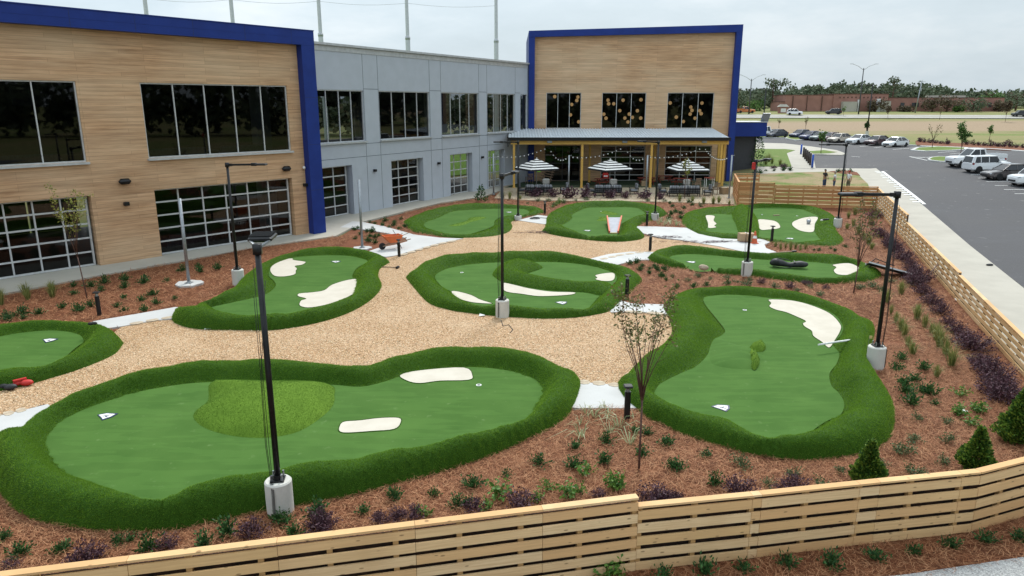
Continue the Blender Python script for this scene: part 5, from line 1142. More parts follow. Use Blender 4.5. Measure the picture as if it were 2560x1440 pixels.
planting('juniper', ze([(465, 722), (565, 722), (640, 715), (770, 708), (400, 680), (440, 665), (180, 585), (215, 580), (250, 600), (300, 612), (350, 622), (395, 622), (240, 620), (300, 640), (370, 660), (330, 600)]), 'between central and long greens', (1567, 742), 'the half-hidden bollard', .8, 1.1)
planting('purple', ze([(1145, 725), (1365, 730), (975, 695), (1250, 705)]), 'between long and hourglass greens', (1866, 689), 'the red-taped lamp', .6, .75)
planting('grass', ze([(1060, 475), (1090, 480), (1120, 482), (1150, 478), (1180, 485), (1210, 485), (1240, 490), (1090, 492), (1150, 495), (1210, 498)]), 'in front of the double green', (1929, 604), 'the bollard there', .6, .8)
planting('juniper', ze([(1320, 500), (1390, 490), (1290, 500), (1420, 505), (1560, 490), (1480, 480)]), 'in front of the double green', (1929, 604), 'the bollard there', .7, .95)
planting('grass', ze([(1500, 300), (1530, 350), (1560, 400), (1590, 430), (1620, 460), (1540, 280), (1490, 370), (1640, 490)]), 'between double green and hedge', LM8, 'the hourglass green lamp', 1.0, 1.35)
planting('row', zg([(285, 705), (480, 710), (660, 722), (865, 722), (1100, 722), (1265, 722), (1470, 728), (1660, 735)]), 'at the patio edge', (1295, 549), 'the lamp before it', 1.9, 2.3)
planting('grass', zg([(130, 735), (20, 730), (-60, 725), (1860, 760), (2000, 755), (2120, 780), (2225, 780), (2285, 770), (2400, 790)]), 'at the patio edge', (1637, 550), 'the ramp green lamp', 1.1, 1.4)
planting('grey', zg([(320, 755), (440, 755), (210, 780), (500, 800), (850, 745), (1520, 755), (730, 755), (1780, 810), (1900, 830), (2090, 810), (1700, 760), (610, 775)]), 'in the patio bed', (1362, 535), 'the rear bollard', .9, 1.3)
planting('bright', zg([(560, 780), (600, 770), (520, 800), (480, 820)]), 'in the patio bed', (1362, 535), 'the rear bollard', .9, 1.2)
planting('juniper', zh([(2180, 175), (2230, 260), (2310, 290), (2310, 360), (2120, 380), (2370, 205), (2500, 155), (2140, 125), (2170, 305), (2450, 110)]), 'between ramp and double greens', (1637, 550), 'the ramp green lamp', 1.1, 1.4)
planting('strap', zh([(2000, 420), (2080, 440), (2150, 450), (2240, 470), (2050, 470), (1960, 450), (2290, 480)]), 'between ramp and double greens', (1637, 550), 'the ramp green lamp', .9, 1.2)
LS = (218, 745)
planting('juniper', zf([(510, 262), (510, 232), (590, 245), (595, 222), (680, 237), (745, 195), (810, 178), (820, 198), (890, 186), (580, 318), (640, 328), (715, 308), (480, 340), (508, 358), (590, 358), (625, 293), (300, 258), (305, 290), (370, 260), (430, 245)]), 'by the wood clad wing', (473, 711), 'the galvanised post', .95, 1.25)
planting('juniper', zf([(255, 345), (320, 358), (375, 340), (95, 372), (95, 388), (157, 372), (25, 380), (20, 392), (510, 308), (415, 275), (60, 380), (40, 395)]), 'by the garage door sapling', LS, 'its trunk', .95, 1.25)
planting('grass', zf([(215, 300), (212, 278), (115, 310), (108, 290), (5, 330), (0, 312)]), 'by the garage walkway', LS, 'the thin sapling', 1.1, 1.4)
planting('juniper', zi([(450, 240), (620, 250), (100, 450), (540, 380), (480, 540), (700, 420), (800, 360), (250, 330), (60, 180), (180, 150), (700, 590), (560, 260)]), 'behind the orange wheelbarrow', (906, 622), 'the galvanised post', .9, 1.2)
planting('juniper', zj([(380, 222), (430, 237), (480, 250), (520, 212), (560, 192), (590, 245), (450, 205), (550, 262), (345, 215), (510, 235)]), 'beside the rear oval green', (998, 642), 'the wheelbarrow bollard', .9, 1.2)
planting('purple', [(1955, 399 + 18), (1934, 421), (1960, 421)], 'in the entrance lawn', (1893, 417), 'the dark holly', 1.0, 1.3)
planting('juniper', [(1915, 428), (1935, 428), (1958, 427), (1975, 427), (1900, 434), (1888, 436), (2110, 429), (2096, 431), (2125, 431)], 'beside the event lawn', (1893, 417), 'the dark holly', 1.2, 1.7)
planting('grass', [(1914, 412), (1930, 410), (1950, 413), (1922, 405)], 'in the entrance lawn', (1893, 417), 'the dark holly', 1.6, 2.1)
fr = [(2299 + (2365 - 2299) * k / 5, 355 + 5.6 * k / 5) for k in range(6)] + [(2416 + (2556 - 2416) * k / 9, 362 + 8.5 * k / 9) for k in range(10)]
planting('row', fr, 'in mulch behind the lot', (2287, 362), 'the white sedan', 1.5, 1.9)
# conical evergreens
for i, (uv, top, r, n, lb) in enumerate((((2167, 1209), 1101, .48, 1300, 'small conical evergreen with yellow green tips, the shortest, behind the front fence'), ((2438, 1173), 1068, .5, 1400, 'conical evergreen standing between its two neighbours behind the front fence'), ((2544, 1102), 972, .72, 2200, 'broad dark evergreen cut by the picture edge, beside the purple hedge'))):
    p = G(*uv); h = AT(uv[0], top, p[1])[2]; t = thing('conical_evergreen', lb, 'evergreen', p, R.uniform(0, 3), 'conical evergreens behind the front fence')
    m = pl_cone(40 + i, h, r * .74, n * 3); m.build('foliage', ['cone_leaf', 'bark'], t, world=False)
p = G(1893, 418); t = thing('holly_shrub', 'tall dark holly beside the entrance glazing', 'shrub', p); m = pl_cone(77, AT(1893, 340, p[1])[2], 1.0, 700); m.build('foliage', ['juniper_leaf', 'bark'], t, world=False)
p = G(1203, 503); t = thing('small_evergreen', 'loose dark evergreen sapling at the end of the grey wing walkway', 'evergreen', p); m = pl_cone(78, AT(1203, 462, p[1])[2], .6, 220); m.build('foliage', ['juniper_leaf', 'bark'], t, world=False)
# ------------------------------------------------------------------ young trees
def sapling(name, label, uv, v_top, seed, leafmat, clear=.4, spread=.28, nb=9, leaves=330, ll=.09, r0=.035, lean=0.0, group='young staked trees', low=.35, up=1.0):
    p = G(*uv); h = AT(uv[0], v_top, p[1])[2] - p[2]; R.seed(seed); t = thing(name, label, 'tree', p, 0, group)
    m = MB(); tips = []
    z0 = h * clear
    m.tube([(0, 0, -.1), (lean * .3, 0, z0 * .5), (lean * .6, .0, z0)], [r0, r0 * .85, r0 * .7], 7)
    for k in range(nb):
        a = 2 * PI * k / nb + R.uniform(-.4, .4); sprd = spread * h * R.uniform(.35, 1.0); hh = h * R.uniform(.82, 1.0) if k % 2 else h * R.uniform(.68, .95); zs = z0 * R.uniform(.9, 1.15)
        q0 = np.array([lean * .6, 0, zs]); q3 = np.array([math.cos(a) * sprd + lean, math.sin(a) * sprd, hh]); 
        q1 = q0 * .72 + q3 * .28 + np.array([0, 0, (hh - zs) * .06]); q2 = q0 * .4 + q3 * .6 + np.array([R.gauss(0, .05), R.gauss(0, .05), .05])
        m.tube([q0, q1, q2, q3], [r0 * .5, r0 * .36, r0 * .24, r0 * .1], 5); tips += [(q1, q2), (q2, q3), (q2, q3)]
        for j in range(4):
            f = R.uniform(.15, .9); s = q1 + (q3 - q1) * f; e = s + np.array([R.gauss(0, .16) + math.cos(a) * .12, R.gauss(0, .16) + math.sin(a) * .12, R.uniform(.12, .34)]) * (h / 4.5); m.tube([s, e], [r0 * .16, r0 * .06], 4); tips.append((s, e))
    m.build('trunk', 'bark', t, True, world=False)
    m = MB()
    for _ in range(leaves):
        a, b = tips[R.randrange(len(tips))]; q = a + (b - a) * R.uniform(.1, 1.1) + np.array([R.gauss(0, .06), R.gauss(0, .06), R.gauss(0, .05)]) * (h / 4.5)
        if q[2] < h * low: continue
        if R.random() > ((q[2] / h - low) / (1 - low)) ** up + .04: continue
        leafquad(m, q, (R.gauss(0, 1), R.gauss(0, 1), R.gauss(-.1, .6)), ll * R.uniform(.7, 1.2), ll * .55, .2)
    m.build('crown', leafmat, t, world=False)
sapling('young_tree', 'vase shaped sapling with many thin bare stems in the front bed', (1597, 1174), 690, 3, 'sapling_leaf', .39, .22, 14, 2100, .085, .03, 0, low=.64, up=.85)
sapling('young_tree', 'thin sapling with a yellow green top before the garage door of the wood clad wing', (218, 745), 452, 5, 'yellow_leaf', .36, .15, 8, 900, .11, .03, -.25, low=.3, up=1.5)
sapling('young_tree', 'airy sapling between the long green and the sidewalk fence', (2134, 732), 478, 8, 'sapling_leaf', .25, .16, 10, 1100, .11, .035, .1, low=.3, up=1.3)
sapling('young_tree', 'thin sapling in front of the third parasol', (1711, 497), 393, 9, 'yellow_leaf', .35, .13, 7, 260, .2, .03, 0, low=.45)
for i, (uv, vt, lb, lm_, sp_, lv) in enumerate((((2009, 0 + 382 - 1), 350, '', 'lot_leaf', .2, 0),)): pass
for i, (uv, vt, lb, lm_, sp_, lv, ll) in enumerate((((2052, 383), 322, 'small dark sapling in the lot island before the beige sedan', 'lot_leaf', .17, 320, .3), ((2330, 371), 305, 'bare multi stemmed sapling in the narrow lot island', 'sapling_leaf', .3, 110, .22), ((2400, 395), 306, 'leafy green sapling behind the white pickup', 'lot_leaf', .22, 800, .3), ((2473, 352), 311, 'thin green sapling in the field beyond the lot', 'lot_leaf', .09, 240, .35), ((2013, 330), 288, 'faint bare sapling in the field beyond the blue sedan', 'sapling_leaf', .12, 80, .25),
        ((2165, 334), 302, 'dark slim sapling beside the parking lot lamp', 'juniper_leaf', .09, 300, .4), ((2219, 295), 262, 'small round sapling on the verge before the pale school doors', 'rust_leaf', .28, 300, .5), ((2349, 298), 262, 'bare sapling on the road verge', 'sapling_leaf', .15, 60, .3), ((2513, 304), 250, 'broad rusty green tree on the road verge near the picture edge', 'rust_leaf', .27, 900, .6), ((2108, 290), 266, 'tiny sapling on the verge beside the dark suv', 'lot_leaf', .2, 120, .4), ((1947, 318), 297, 'faint sapling in the field behind the dark grey sedan', 'sapling_leaf', .15, 60, .3))):
    sapling('young_tree', lb, uv, vt, 20 + i, lm_, .3, sp_, 7, lv, ll, .05, 0, 'young trees around the lot', .25, .8)
# ------------------------------------------------------------------ far trees
def crown_tree(m, c, rx, rz, n, s, lobes=9):
    cs = [np.array([R.gauss(0, .5) * rx, R.gauss(0, .5) * rx, R.uniform(-.55, .7) * rz]) for _ in range(lobes)]
    for _ in range(n):
        q = cs[R.randrange(lobes)]; d = np.array([R.gauss(0, 1), R.gauss(0, 1), R.gauss(0, .8)]); d /= np.linalg.norm(d); q = np.array(c) + q + d * rx * .46 * R.uniform(.6, 1.05)
        leafquad(m, q, (R.gauss(0, 1), R.gauss(0, 1), R.gauss(.2, .6)), s * R.uniform(.6, 1.3), s * .8)
R.seed(5); m = MB()
ridge = [(1835, 222), (1850, 214), (1880, 222), (1910, 224), (1960, 222), (1985, 212), (2010, 208), (2040, 206), (2060, 212), (2085, 205), (2120, 207), (2150, 205), (2180, 203), (2200, 207), (2225, 206), (2260, 205), (2300, 203), (2330, 207), (2355, 216), (2375, 228), (2395, 224), (2420, 222), (2450, 224), (2480, 226), (2505, 232), (2530, 234), (2560, 228), (2600, 226), (2680, 222)]
for row in range(3):
    for u in range(1835, 3500, 17):
        u_ = u + R.uniform(-8, 8); Yd = 300 + row * 14 + R.uniform(-6, 6); vt = np.interp(u_, [r[0] for r in ridge], [r[1] for r in ridge]) + R.uniform(-3, 4) + (2 - row) * 10
        q = AT(u_, vt, Yd); g = float(terr(q[0], Yd)); h = q[2] - g; rx = R.uniform(2.6, 4.2); crown_tree(m, (q[0], Yd, q[2] - h * .42), rx, h * .45, 190, 1.25, 8)
struct(m.build('far_woods', 'forest_leaf'), 'stuff')
m = MB()
for k in range(150):
    a = -75 + k * .62 + R.uniform(-.5, .5); Yd = 205 + R.uniform(-8, 8); crown_tree(m, (a, Yd, R.uniform(4, 7)), 4, 5, 60, 1.7, 6)
struct(m.build('range_woods', 'forest_leaf'), 'stuff')
def big_tree(label, u, vt, Yd, rx, mat, n, s, vb=None, lobes=12, seed=1, top=.6, name='tall_tree'):
    R.seed(seed); q = AT(u, vt, Yd); g = float(terr(q[0], Yd)); h = q[2] - g; t = thing(name, label, 'tree', (q[0], Yd, g), 0, 'trees around the brick building')
    m = MB(); m.tube([(q[0], Yd, g - .2), (q[0] + .2, Yd, g + h * .5), (q[0], Yd, g + h * .92)], [.35, .24, .08], 7)
    for k in range(7): a = R.uniform(0, 6.28); z = g + h * R.uniform(.4, .85); m.tube([(q[0], Yd, z), (q[0] + math.cos(a) * rx * .7, Yd + math.sin(a) * rx * .7, z + rx * .4)], [.12, .04], 5)
    m.build('trunk', 'bark', t, True); m = MB(); crown_tree(m, (q[0], Yd, g + h * (1 - top / 2)), rx, h * top * .5, n, s, lobes); m.build('crown', mat, t)
big_tree('tall dark open crowned pine beside the brick building', 1935, 190, 262, 3.6, 'forest_leaf', 520, .85, None, 16, 3, .95)
big_tree('pine whose rounded tuft rises above the far woods', 2237, 192, 292, 2.6, 'forest_leaf', 260, .9, None, 7, 5, .5)
for i, (u, vt, Y_, rx, mt, lb) in enumerate(((2335, 244, 247, 2.6, 'rust_leaf', 'rust brown tree before the long brick wall'), (2372, 238, 247, 3.0, 'rust_leaf', 'larger rust brown tree before the long brick wall'), (2435, 248, 247, 3.2, 'forest_leaf', 'dark green tree before the far end of the brick wall'), (2395, 262, 245, 1.2, 'lot_leaf', 'small bright green tree between the rust brown trees'), (2190, 252, 249, 2.6, 'rust_leaf', 'grey brown tree before the pale school doors'), (2478, 232, 268, 3.4, 'lot_leaf', 'pale green tree behind the end of the brick wall'), (2545, 236, 262, 5.0, 'forest_leaf', 'dark broad tree behind the black suv at the picture edge'), (1885, 255, 258, 2.6, 'lot_leaf', 'pale green round tree beside the lamp near the tower'), (1850, 215, 265, 3.0, 'forest_leaf', 'dark tree rising right beside the wood clad tower'), (2262, 270, 248, 2.0, 'rust_leaf', 'low brown shrub tree before the brick wall'), (2500, 255, 250, 2.2, 'rust_leaf', 'brown tree at the end of the brick wall'))):
    big_tree(lb, u, vt, Y_, rx * 1.2, mt, 460, .7, None, 10, 30 + i, .92, 'verge_tree')
# ------------------------------------------------------------------ loose pine straw and pebbles
def strands(name, zone, dens, ln, wd, zf_):
    A = np.array(zone); lo, hi = A.min(0), A.max(0); ar = np.prod(hi - lo); P = NP.uniform(lo, hi, (int(ar * dens), 2)); P = P[inpoly(P, A)]; P = P[inpoly(P, np.array(bed)) | inpoly(P, np.array(om))]
    for O in OUTERS: P = P[~(inpoly(P, O) & (dist(P, O) > .18))]
    for O in WALKS + [gravel]: P = P[~inpoly(P, np.array(O))]
    n = len(P); z = terr(P[:, 0], P[:, 1]) + mz(P) + np.abs(NP.normal(0, .022, n)) + .006
    a = NP.uniform(0, 2 * PI, n); el = NP.normal(0, .22, n); l = ln * NP.uniform(.5, 1.3, n); D = np.c_[np.cos(a) * np.cos(el), np.sin(a) * np.cos(el), np.abs(np.sin(el))]; S = np.c_[-np.sin(a), np.cos(a), np.zeros(n)]
    B = np.c_[P, z]; cv = (NP.normal(0, .18, n) * l)[:, None]; Mid = B + D * (l * .5)[:, None] + S * cv + np.array([0, 0, .012]); E = B + D * l[:, None]; S = S * wd / 2
    V = np.stack([B - S, B + S, Mid + S, Mid - S, E + S * .5, E - S * .5], 1).reshape(-1, 3); k = np.arange(n)[:, None] * 6
    T = np.vstack([k + np.array([[0, 1, 2, 3]]), k + np.array([[3, 2, 4, 5]])]); struct(npmesh(name, V, T, ['straw_strand']), 'stuff')
near = [tuple(FR0), tuple(FR1)] + FRONT[1:] + [(15.2, 18.2), (17.5, 25), (11, 24), (8, 17), (3, 20), (-16, 16)]
strands('loose_pine_straw', near, 900, .22, .007, 0)
strands('loose_pine_straw', [(-16, 5), tuple(FR0), tuple(FR1)] + FRONT[1:] + [(22, 18), (16, 9)], 600, .22, .007, 0)
strands('loose_pine_straw', [(4, 24), (18, 25), (28, 52), (5, 40)], 230, .25, .012, 0)
strands('loose_pine_straw', [(-30, 24), (-12, 26), (-10, 47), (-28, 38)], 200, .25, .012, 0)
strands('loose_pine_straw', [(-10, 46), (24, 46), (26, 66), (-6, 74)], 70, .3, .02, 0)
R.seed(9); m = MB()
for k in range(120):
    a = -130 + k * 2.2 + R.uniform(-1, 1); Yd = -62 + R.uniform(-8, 8); crown_tree(m, (a, Yd, R.uniform(5, 10)), 5.5, 8, 60, 2.4, 6)
for k in range(120):
    Yd = -75 + k * 1.75; a = 150 + R.uniform(-6, 6); crown_tree(m, (a, Yd, R.uniform(5, 11) + float(terr(a, Yd))), 5.5, 9, 70, 2.4, 6)
struct(m.build('unseen_woods', 'forest_leaf'), 'stuff')  # unseen trees, added so the windows mirror them instead of bright sky
A = np.array(gravel); P = NP.uniform((-16, 15), (10, 50), (60000, 2)); P = P[inpoly(P, A)]
wgt = NP.random(len(P)) < np.clip((18 / P[:, 1]) ** 1.6, .1, 1); P = P[wgt]
for O in OUTERS: P = P[~inpoly(P, O)]
n = len(P); oc = np.array([(1, 0, 0), (-1, 0, 0), (0, 1, 0), (0, -1, 0), (0, 0, 1), (0, 0, -.4)], float); of = np.array([(0, 2, 4), (2, 1, 4), (1, 3, 4), (3, 0, 4), (2, 0, 5), (1, 2, 5), (3, 1, 5), (0, 3, 5)])
sz = NP.uniform(.014, .032, (n, 1, 3)) * np.array([1.25, 1, .8]); an = NP.uniform(0, 6.28, n); ca_, sa_ = np.cos(an), np.sin(an); Q = oc[None] * sz; Q = np.stack([Q[..., 0] * ca_[:, None] - Q[..., 1] * sa_[:, None], Q[..., 0] * sa_[:, None] + Q[..., 1] * ca_[:, None], Q[..., 2]], -1)
Q += np.c_[P, np.full(n, .028)][:, None]; struct(npmesh('loose_pebbles', Q.reshape(-1, 3), (np.arange(n)[:, None, None] * 6 + of[None]).reshape(-1, 3), ['pebble']), 'stuff')
# flat border stones where gravel meets concrete
def stones(pts, n, where):
    P = np.array(PX(pts)); seg = np.r_[0, np.cumsum(np.linalg.norm(np.diff(P, axis=0), axis=1))]
    for k in range(n):
        s = seg[-1] * (k + .5) / n; x, y = np.interp(s, seg, P[:, 0]), np.interp(s, seg, P[:, 1]); d = np.array([np.interp(s + .1, seg, P[:, 0]) - x + 1e-6, np.interp(s + .1, seg, P[:, 1]) - y]); a = math.atan2(d[1], d[0]); L_ = seg[-1] / n * .47; m = MB()
        q = [(math.cos(t_) * L_ * R.uniform(.85, 1.05), math.sin(t_) * R.uniform(.15, .21)) for t_ in np.linspace(0, 2 * PI, 9)[:-1]]; m.prism(q, 0, .05); o = m.build('border_stone', 'border_stone'); o.location = (x, y, .01); o.rotation_euler = (0, 0, a)
        tag(o, f'flat tan border stone {where}, {ORD[min(k, 11)]} to its start', 'stone', f'flat border stones {where}')
stones([(1440, 958), (1500, 962), (1556, 968)], 3, 'along the near concrete path'); stones([(1000, 641), (1034, 630), (1096, 612), (1140, 603)], 7, 'along the path by the wheelbarrow'); stones([(70, 1026), (0, 1042), (-60, 1052)], 4, 'beside the largest green'); stones([(1500, 651), (1555, 639), (1610, 632)], 5, 'along the path behind the central green'); stones([(320, 814), (384, 803), (440, 794)], 3, 'at the path beside the boomerang green'); stones([(1560, 781), (1655, 787), (1712, 797)], 3, 'by the path behind the sapling')
# ------------------------------------------------------------------ vehicles
glassmat('car_glass_unused', (.1, .1, .1))
m_, nt_, o_ = nodes('car_glass'); princ(nt_, o_, (.012, .014, .018), .06, 0, .6); MATS['car_glass'] = m_
def paint(name, c):
    if name in MATS: return name
    m, nt, out = nodes(name); p = princ(nt, out, c, .28, 0, .5); p.inputs['Coat Weight'].default_value = .6; p.inputs['Coat Roughness'].default_value = .06; MATS[name] = m; return name
for n_, c_ in (('car_white', (.78, .79, .80)), ('car_silver', (.42, .44, .45)), ('car_beige', (.50, .45, .37)), ('car_navy', (.018, .025, .075)), ('car_blue', (.025, .035, .11)), ('car_maroon', (.07, .015, .02)), ('car_wine', (.05, .018, .024)), ('car_grey', (.05, .055, .07)), ('car_brown', (.055, .045, .045)), ('car_black', (.012, .012, .014)), ('car_green', (.20, .24, .23)), ('car_orange', (.55, .17, .05))): paint(n_, c_)
pm('tyre', (.018, .018, .019), None, 10, .85); pm('alloy', (.45, .46, .47), None, 10, .3, .8); pm('tail_red', (.30, .012, .012), None, 5, .3); pm('head_clear', (.55, .57, .6), None, 5, .12)
pm('black_plastic', (.022, .022, .023), None, 6, .6)
def ring(x, w, zb, zt):
    c = min(.13, (zt - zb) * .3)
    return [(x, -w * .9, zb), (x, -w, zb + c), (x, -w * .985, (zb + zt) / 2 + .05), (x, -w * .95, zt - c * .6), (x, -w * .82, zt), (x, 0, zt + .025), (x, w * .82, zt), (x, w * .95, zt - c * .6), (x, w * .985, (zb + zt) / 2 + .05), (x, w, zb + c), (x, w * .9, zb)]
def loft(m, st):
    n = 11; b = [p for s in st for p in ring(*s)]; fs = []
    for i in range(len(st) - 1):
        for k in range(n): fs.append((i * n + k, (i + 1) * n + k, (i + 1) * n + (k + 1) % n, i * n + (k + 1) % n))
    fs.append(tuple(range(n))); fs.append(tuple(range(len(st) * n - 1, (len(st) - 1) * n - 1, -1))); m.add(b, fs)
KIND = dict(
 sedan=dict(st=[(2.42, .62, .36, .60), (2.34, .78, .27, .70), (2.0, .87, .22, .79), (1.1, .91, .2, .90), (.4, .91, .2, .93), (-1.0, .91, .2, .96), (-1.7, .90, .22, .99), (-2.2, .85, .28, .97), (-2.38, .74, .36, .86)], cab=(1.15, .35, -.95, -1.85, .93, 1.43, .84, .62), ax=(1.42, -1.38), r=.33, pil=(-.28,)),
 muscle=dict(st=[(2.5, .66, .34, .66), (2.42, .82, .25, .78), (2.0, .92, .22, .87), (1.0, .95, .2, .96), (-1.0, .95, .2, 1.0), (-1.8, .95, .22, 1.06), (-2.35, .9, .3, 1.04), (-2.5, .8, .4, .9)], cab=(1.05, .2, -.95, -1.95, .98, 1.45, .86, .62), ax=(1.5, -1.5), r=.36, pil=(-.35,)),
 suv=dict(st=[(2.22, .66, .42, .78), (2.14, .82, .3, .95), (1.7, .91, .25, 1.02), (1.0, .93, .24, 1.06), (-1.2, .93, .24, 1.08), (-1.95, .91, .28, 1.08), (-2.16, .84, .36, 1.0)], cab=(1.1, .5, -1.75, -2.1, 1.05, 1.68, .87, .70), ax=(1.32, -1.3), r=.36, pil=(-.25, -1.2)),
 boxy=dict(st=[(2.1, .74, .42, .86), (2.06, .85, .32, 1.0), (1.7, .92, .28, 1.08), (.9, .93, .26, 1.1), (-1.3, .93, .26, 1.12), (-1.95, .92, .3, 1.12), (-2.1, .86, .4, 1.02)], cab=(.95, .55, -1.85, -2.06, 1.08, 1.7, .88, .76), ax=(1.28, -1.28), r=.37, pil=(-.3, -1.15)),
 pickup=dict(st=[(2.95, .78, .5, .95), (2.88, .92, .4, 1.1), (2.4, .98, .36, 1.18), (1.3, .99, .35, 1.2), (-.3, .99, .35, 1.2), (-.55, .99, .35, .95), (-2.8, .99, .42, .95), (-2.95, .95, .5, .92)], cab=(1.35, .6, -.5, -.62, 1.18, 1.92, .9, .74), ax=(1.95, -1.75), r=.41, pil=(.05,)))
def car(name, label, cat, kind, col, group, pos, ang, tall=1.0):
    K = KIND[kind]; t = thing(name, label, cat, pos, ang, group); wd = lambda mb, nm, mt, par=t, sm_=False: mb.build(nm, mt, par, sm_, world=False)
    m = MB(); loft(m, K['st'])
    xa, xb, xc, xd, zb, zt, wb, wt = K['cab']
    # roof skin and pillars belong to the body
    m.add([(xb + .04, -wt, zt), (xb + .04, wt, zt), (xc - .04, wt, zt), (xc - .04, -wt, zt), (xb - .05, -wt * .8, zt + .05), (xb - .05, wt * .8, zt + .05), (xc + .08, wt * .8, zt + .05), (xc + .08, -wt * .8, zt + .05)], [(0, 1, 5, 4), (1, 2, 6, 5), (2, 3, 7, 6), (3, 0, 4, 7), (4, 5, 6, 7)])
    for s in (-1, 1):
        m.bar((xa, s * wb, zb - .02), (xb, s * wt, zt + .01), .07, .07); m.bar((xd, s * wb, zb - .02), (xc, s * wt, zt + .01), .16 if kind in ('sedan', 'muscle', 'pickup') else .12, .09)
        for px in K['pil']: m.bar((px, s * (wb + .006), zb), (px, s * (wt + .004), zt), .06, .04)
        if kind in ('suv', 'boxy'): m.bar((xd + .14, s * wb, zb), (xc + .1, s * (wt + .004), zt), .26, .05)
        m.bar((xb, s * (wt + .0), zt), (xc, s * wt, zt), .06, .06)
    if kind == 'pickup':
        for s in (-1, 1): m.box((-1.75, s * .93, 1.13), (2.35, .1, .42))
        m.box((-2.88, 0, 1.13), (.1, 1.78, .42)); m.box((-.66, 0, 1.13), (.08, 1.78, .42))
    wd(m, 'body', col)
    if kind == 'pickup': m = MB(); m.box((-1.77, 0, 1.0), (2.08, 1.72, .1)); wd(m, 'truck_bed', 'black_plastic')
    m = MB(); m.add([(xa, -wb, zb), (xa, wb, zb), (xd, wb, zb), (xd, -wb, zb), (xb, -wt, zt), (xb, wt, zt), (xc, wt, zt), (xc, -wt, zt)], [(0, 1, 5, 4), (1, 2, 6, 5), (2, 3, 7, 6), (3, 0, 4, 7), (4, 5, 6, 7)]); wd(m, 'windows', 'car_glass')
    x0, w0 = K['st'][1][0], K['st'][1][1]; xe = K['st'][-2][0]; we = K['st'][-2][1]; zh = K['st'][1][3]; ze_ = K['st'][-2][3]
    for s in (-1, 1):
        m = MB(); m.bevbox((x0 - .1, s * (w0 - .14), zh - .08), (.22, .3, .13), .03); wd(m, 'headlight', 'head_clear')
        m = MB(); m.bevbox((xe + .03, s * (we - .1), ze_ - .16), (.2, .22, .2), .03); wd(m, 'taillight', 'tail_red')
        m = MB(); m.bevbox((xa - .28, s * (wb + .16), zb + .07), (.14, .2, .14), .03); wd(m, 'mirror', col)
        for ax in K['ax']:
            r = K['r']; hw = K['st'][3][1]; m = MB(); st = len(m.v); m.lathe([(r - .04, -.12), (r, -.07), (r, .07), (r - .04, .12)], 20); m.mat(Matrix.Translation((ax, s * (hw - .09), r)) @ Matrix.Rotation(PI / 2, 4, 'X'), st); ty = m.build('wheel', 'tyre', t, world=False)
            m = MB(); st = len(m.v); m.lathe([(.03, 0), (.05, .03), (r * .2, .035)], 10)
            for q in range(5): a = q * 2 * PI / 5; m.bar((0, 0, .025), (math.cos(a) * r * .64, math.sin(a) * r * .64, .012), .07, .03)
            m.lathe([(r * .62, -.02), (r * .70, .02), (r * .64, .022)], 20); m.mat(Matrix.Translation((ax, s * (hw + .03), r)) @ Matrix.Rotation(-s * PI / 2, 4, 'X'), st); m.build('rim', 'alloy', ty)
            m = MB(); st = len(m.v); m.lathe([(r * 1.0, 0), (r * 1.2, .0), (r * 1.16, .012), (r * 1.0, .012)], 20); m.mat(Matrix.Translation((ax, s * (hw - .008), r + .02)) @ Matrix.Rotation(-s * PI / 2, 4, 'X'), st); m.build('wheel_arch', 'black_plastic', ty)
    m = MB(); m.bevbox((K['st'][0][0] - .04, 0, K['st'][0][2] + .1), (.12, w0 * 1.3, .2), .03); wd(m, 'grille', 'black_plastic')
    m = MB(); m.box((0, 0, .26), (K['st'][1][0] * 1.7, K['st'][3][1] * 1.9, .1)); wd(m, 'sill_trim', 'black_plastic')
    return t
def park(u, v, ang, kind, col, label, cat='car', side=1, off=0.0, group='cars parked in the lot'):
    """(u, v): ground between the near-side wheels; the car's middle lies a half width farther away"""
    p = G(u, v); d = np.array([math.cos(ang), math.sin(ang)]); n = np.array([-d[1], d[0]]); n = n if n[1] > 0 else -n
    q = p[:2] + n * .85 - d * off
    f, b_ = q + d * 1.4, q - d * 1.4; zf, zb = float(terr(*f)) - .055, float(terr(*b_)) - .055
    t = car('parked_car' if cat == 'car' else 'pickup_truck' if cat == 'pickup truck' else 'parked_suv', label, cat, kind, col, group, (q[0], q[1], (zf + zb) / 2), ang)
    t.rotation_euler = (0, math.atan2(zb - zf, 2.8), ang); return t
AF = PI + math.radians(30)
park(2251, 366.5, AF, 'sedan', 'car_white', 'white sedan at the end of the far row, nearest the narrow lot island')
park(2205, 362.5, AF, 'sedan', 'car_wine', 'dark maroon sedan between the white sedan and the pale silver coupe')
park(2159, 359.5, AF, 'muscle', 'car_white', 'white muscle sedan with a dark grille, between the beige and the maroon sedan').children
park(2110, 355.5, AF, 'sedan', 'car_beige', 'beige sedan in the far row beside the white muscle sedan')
park(2087, 352.5, AF, 'sedan', 'car_maroon', 'dark red sedan half hidden behind the beige sedan')
park(2064, 351, AF, 'sedan', 'car_green', 'grey green sedan behind the small island sapling')
park(2038, 349, AF, 'sedan', 'car_blue', 'blue sedan beside the grey green sedan in the far row')
park(2012, 344.5, AF, 'sedan', 'car_navy', 'dark navy sedan beside the kerb island in the far row')
park(1950, 343.5, AF, 'sedan', 'car_grey', 'dark grey sedan beyond the blue entrance canopy')
park(1918, 343, PI + .3, 'pickup', 'car_white', 'white pickup half hidden behind the blue entrance canopy', 'pickup truck')
park(2404, 418, PI, 'pickup', 'car_white', 'white pickup with its nose over the grassy kerb island', 'pickup truck', off=-1.95 * -1)
park(2446, 432, 0, 'boxy', 'car_white', 'white boxy suv with a dark rear lamp, parked tail first beside the white pickup', 'suv', off=-1.28)
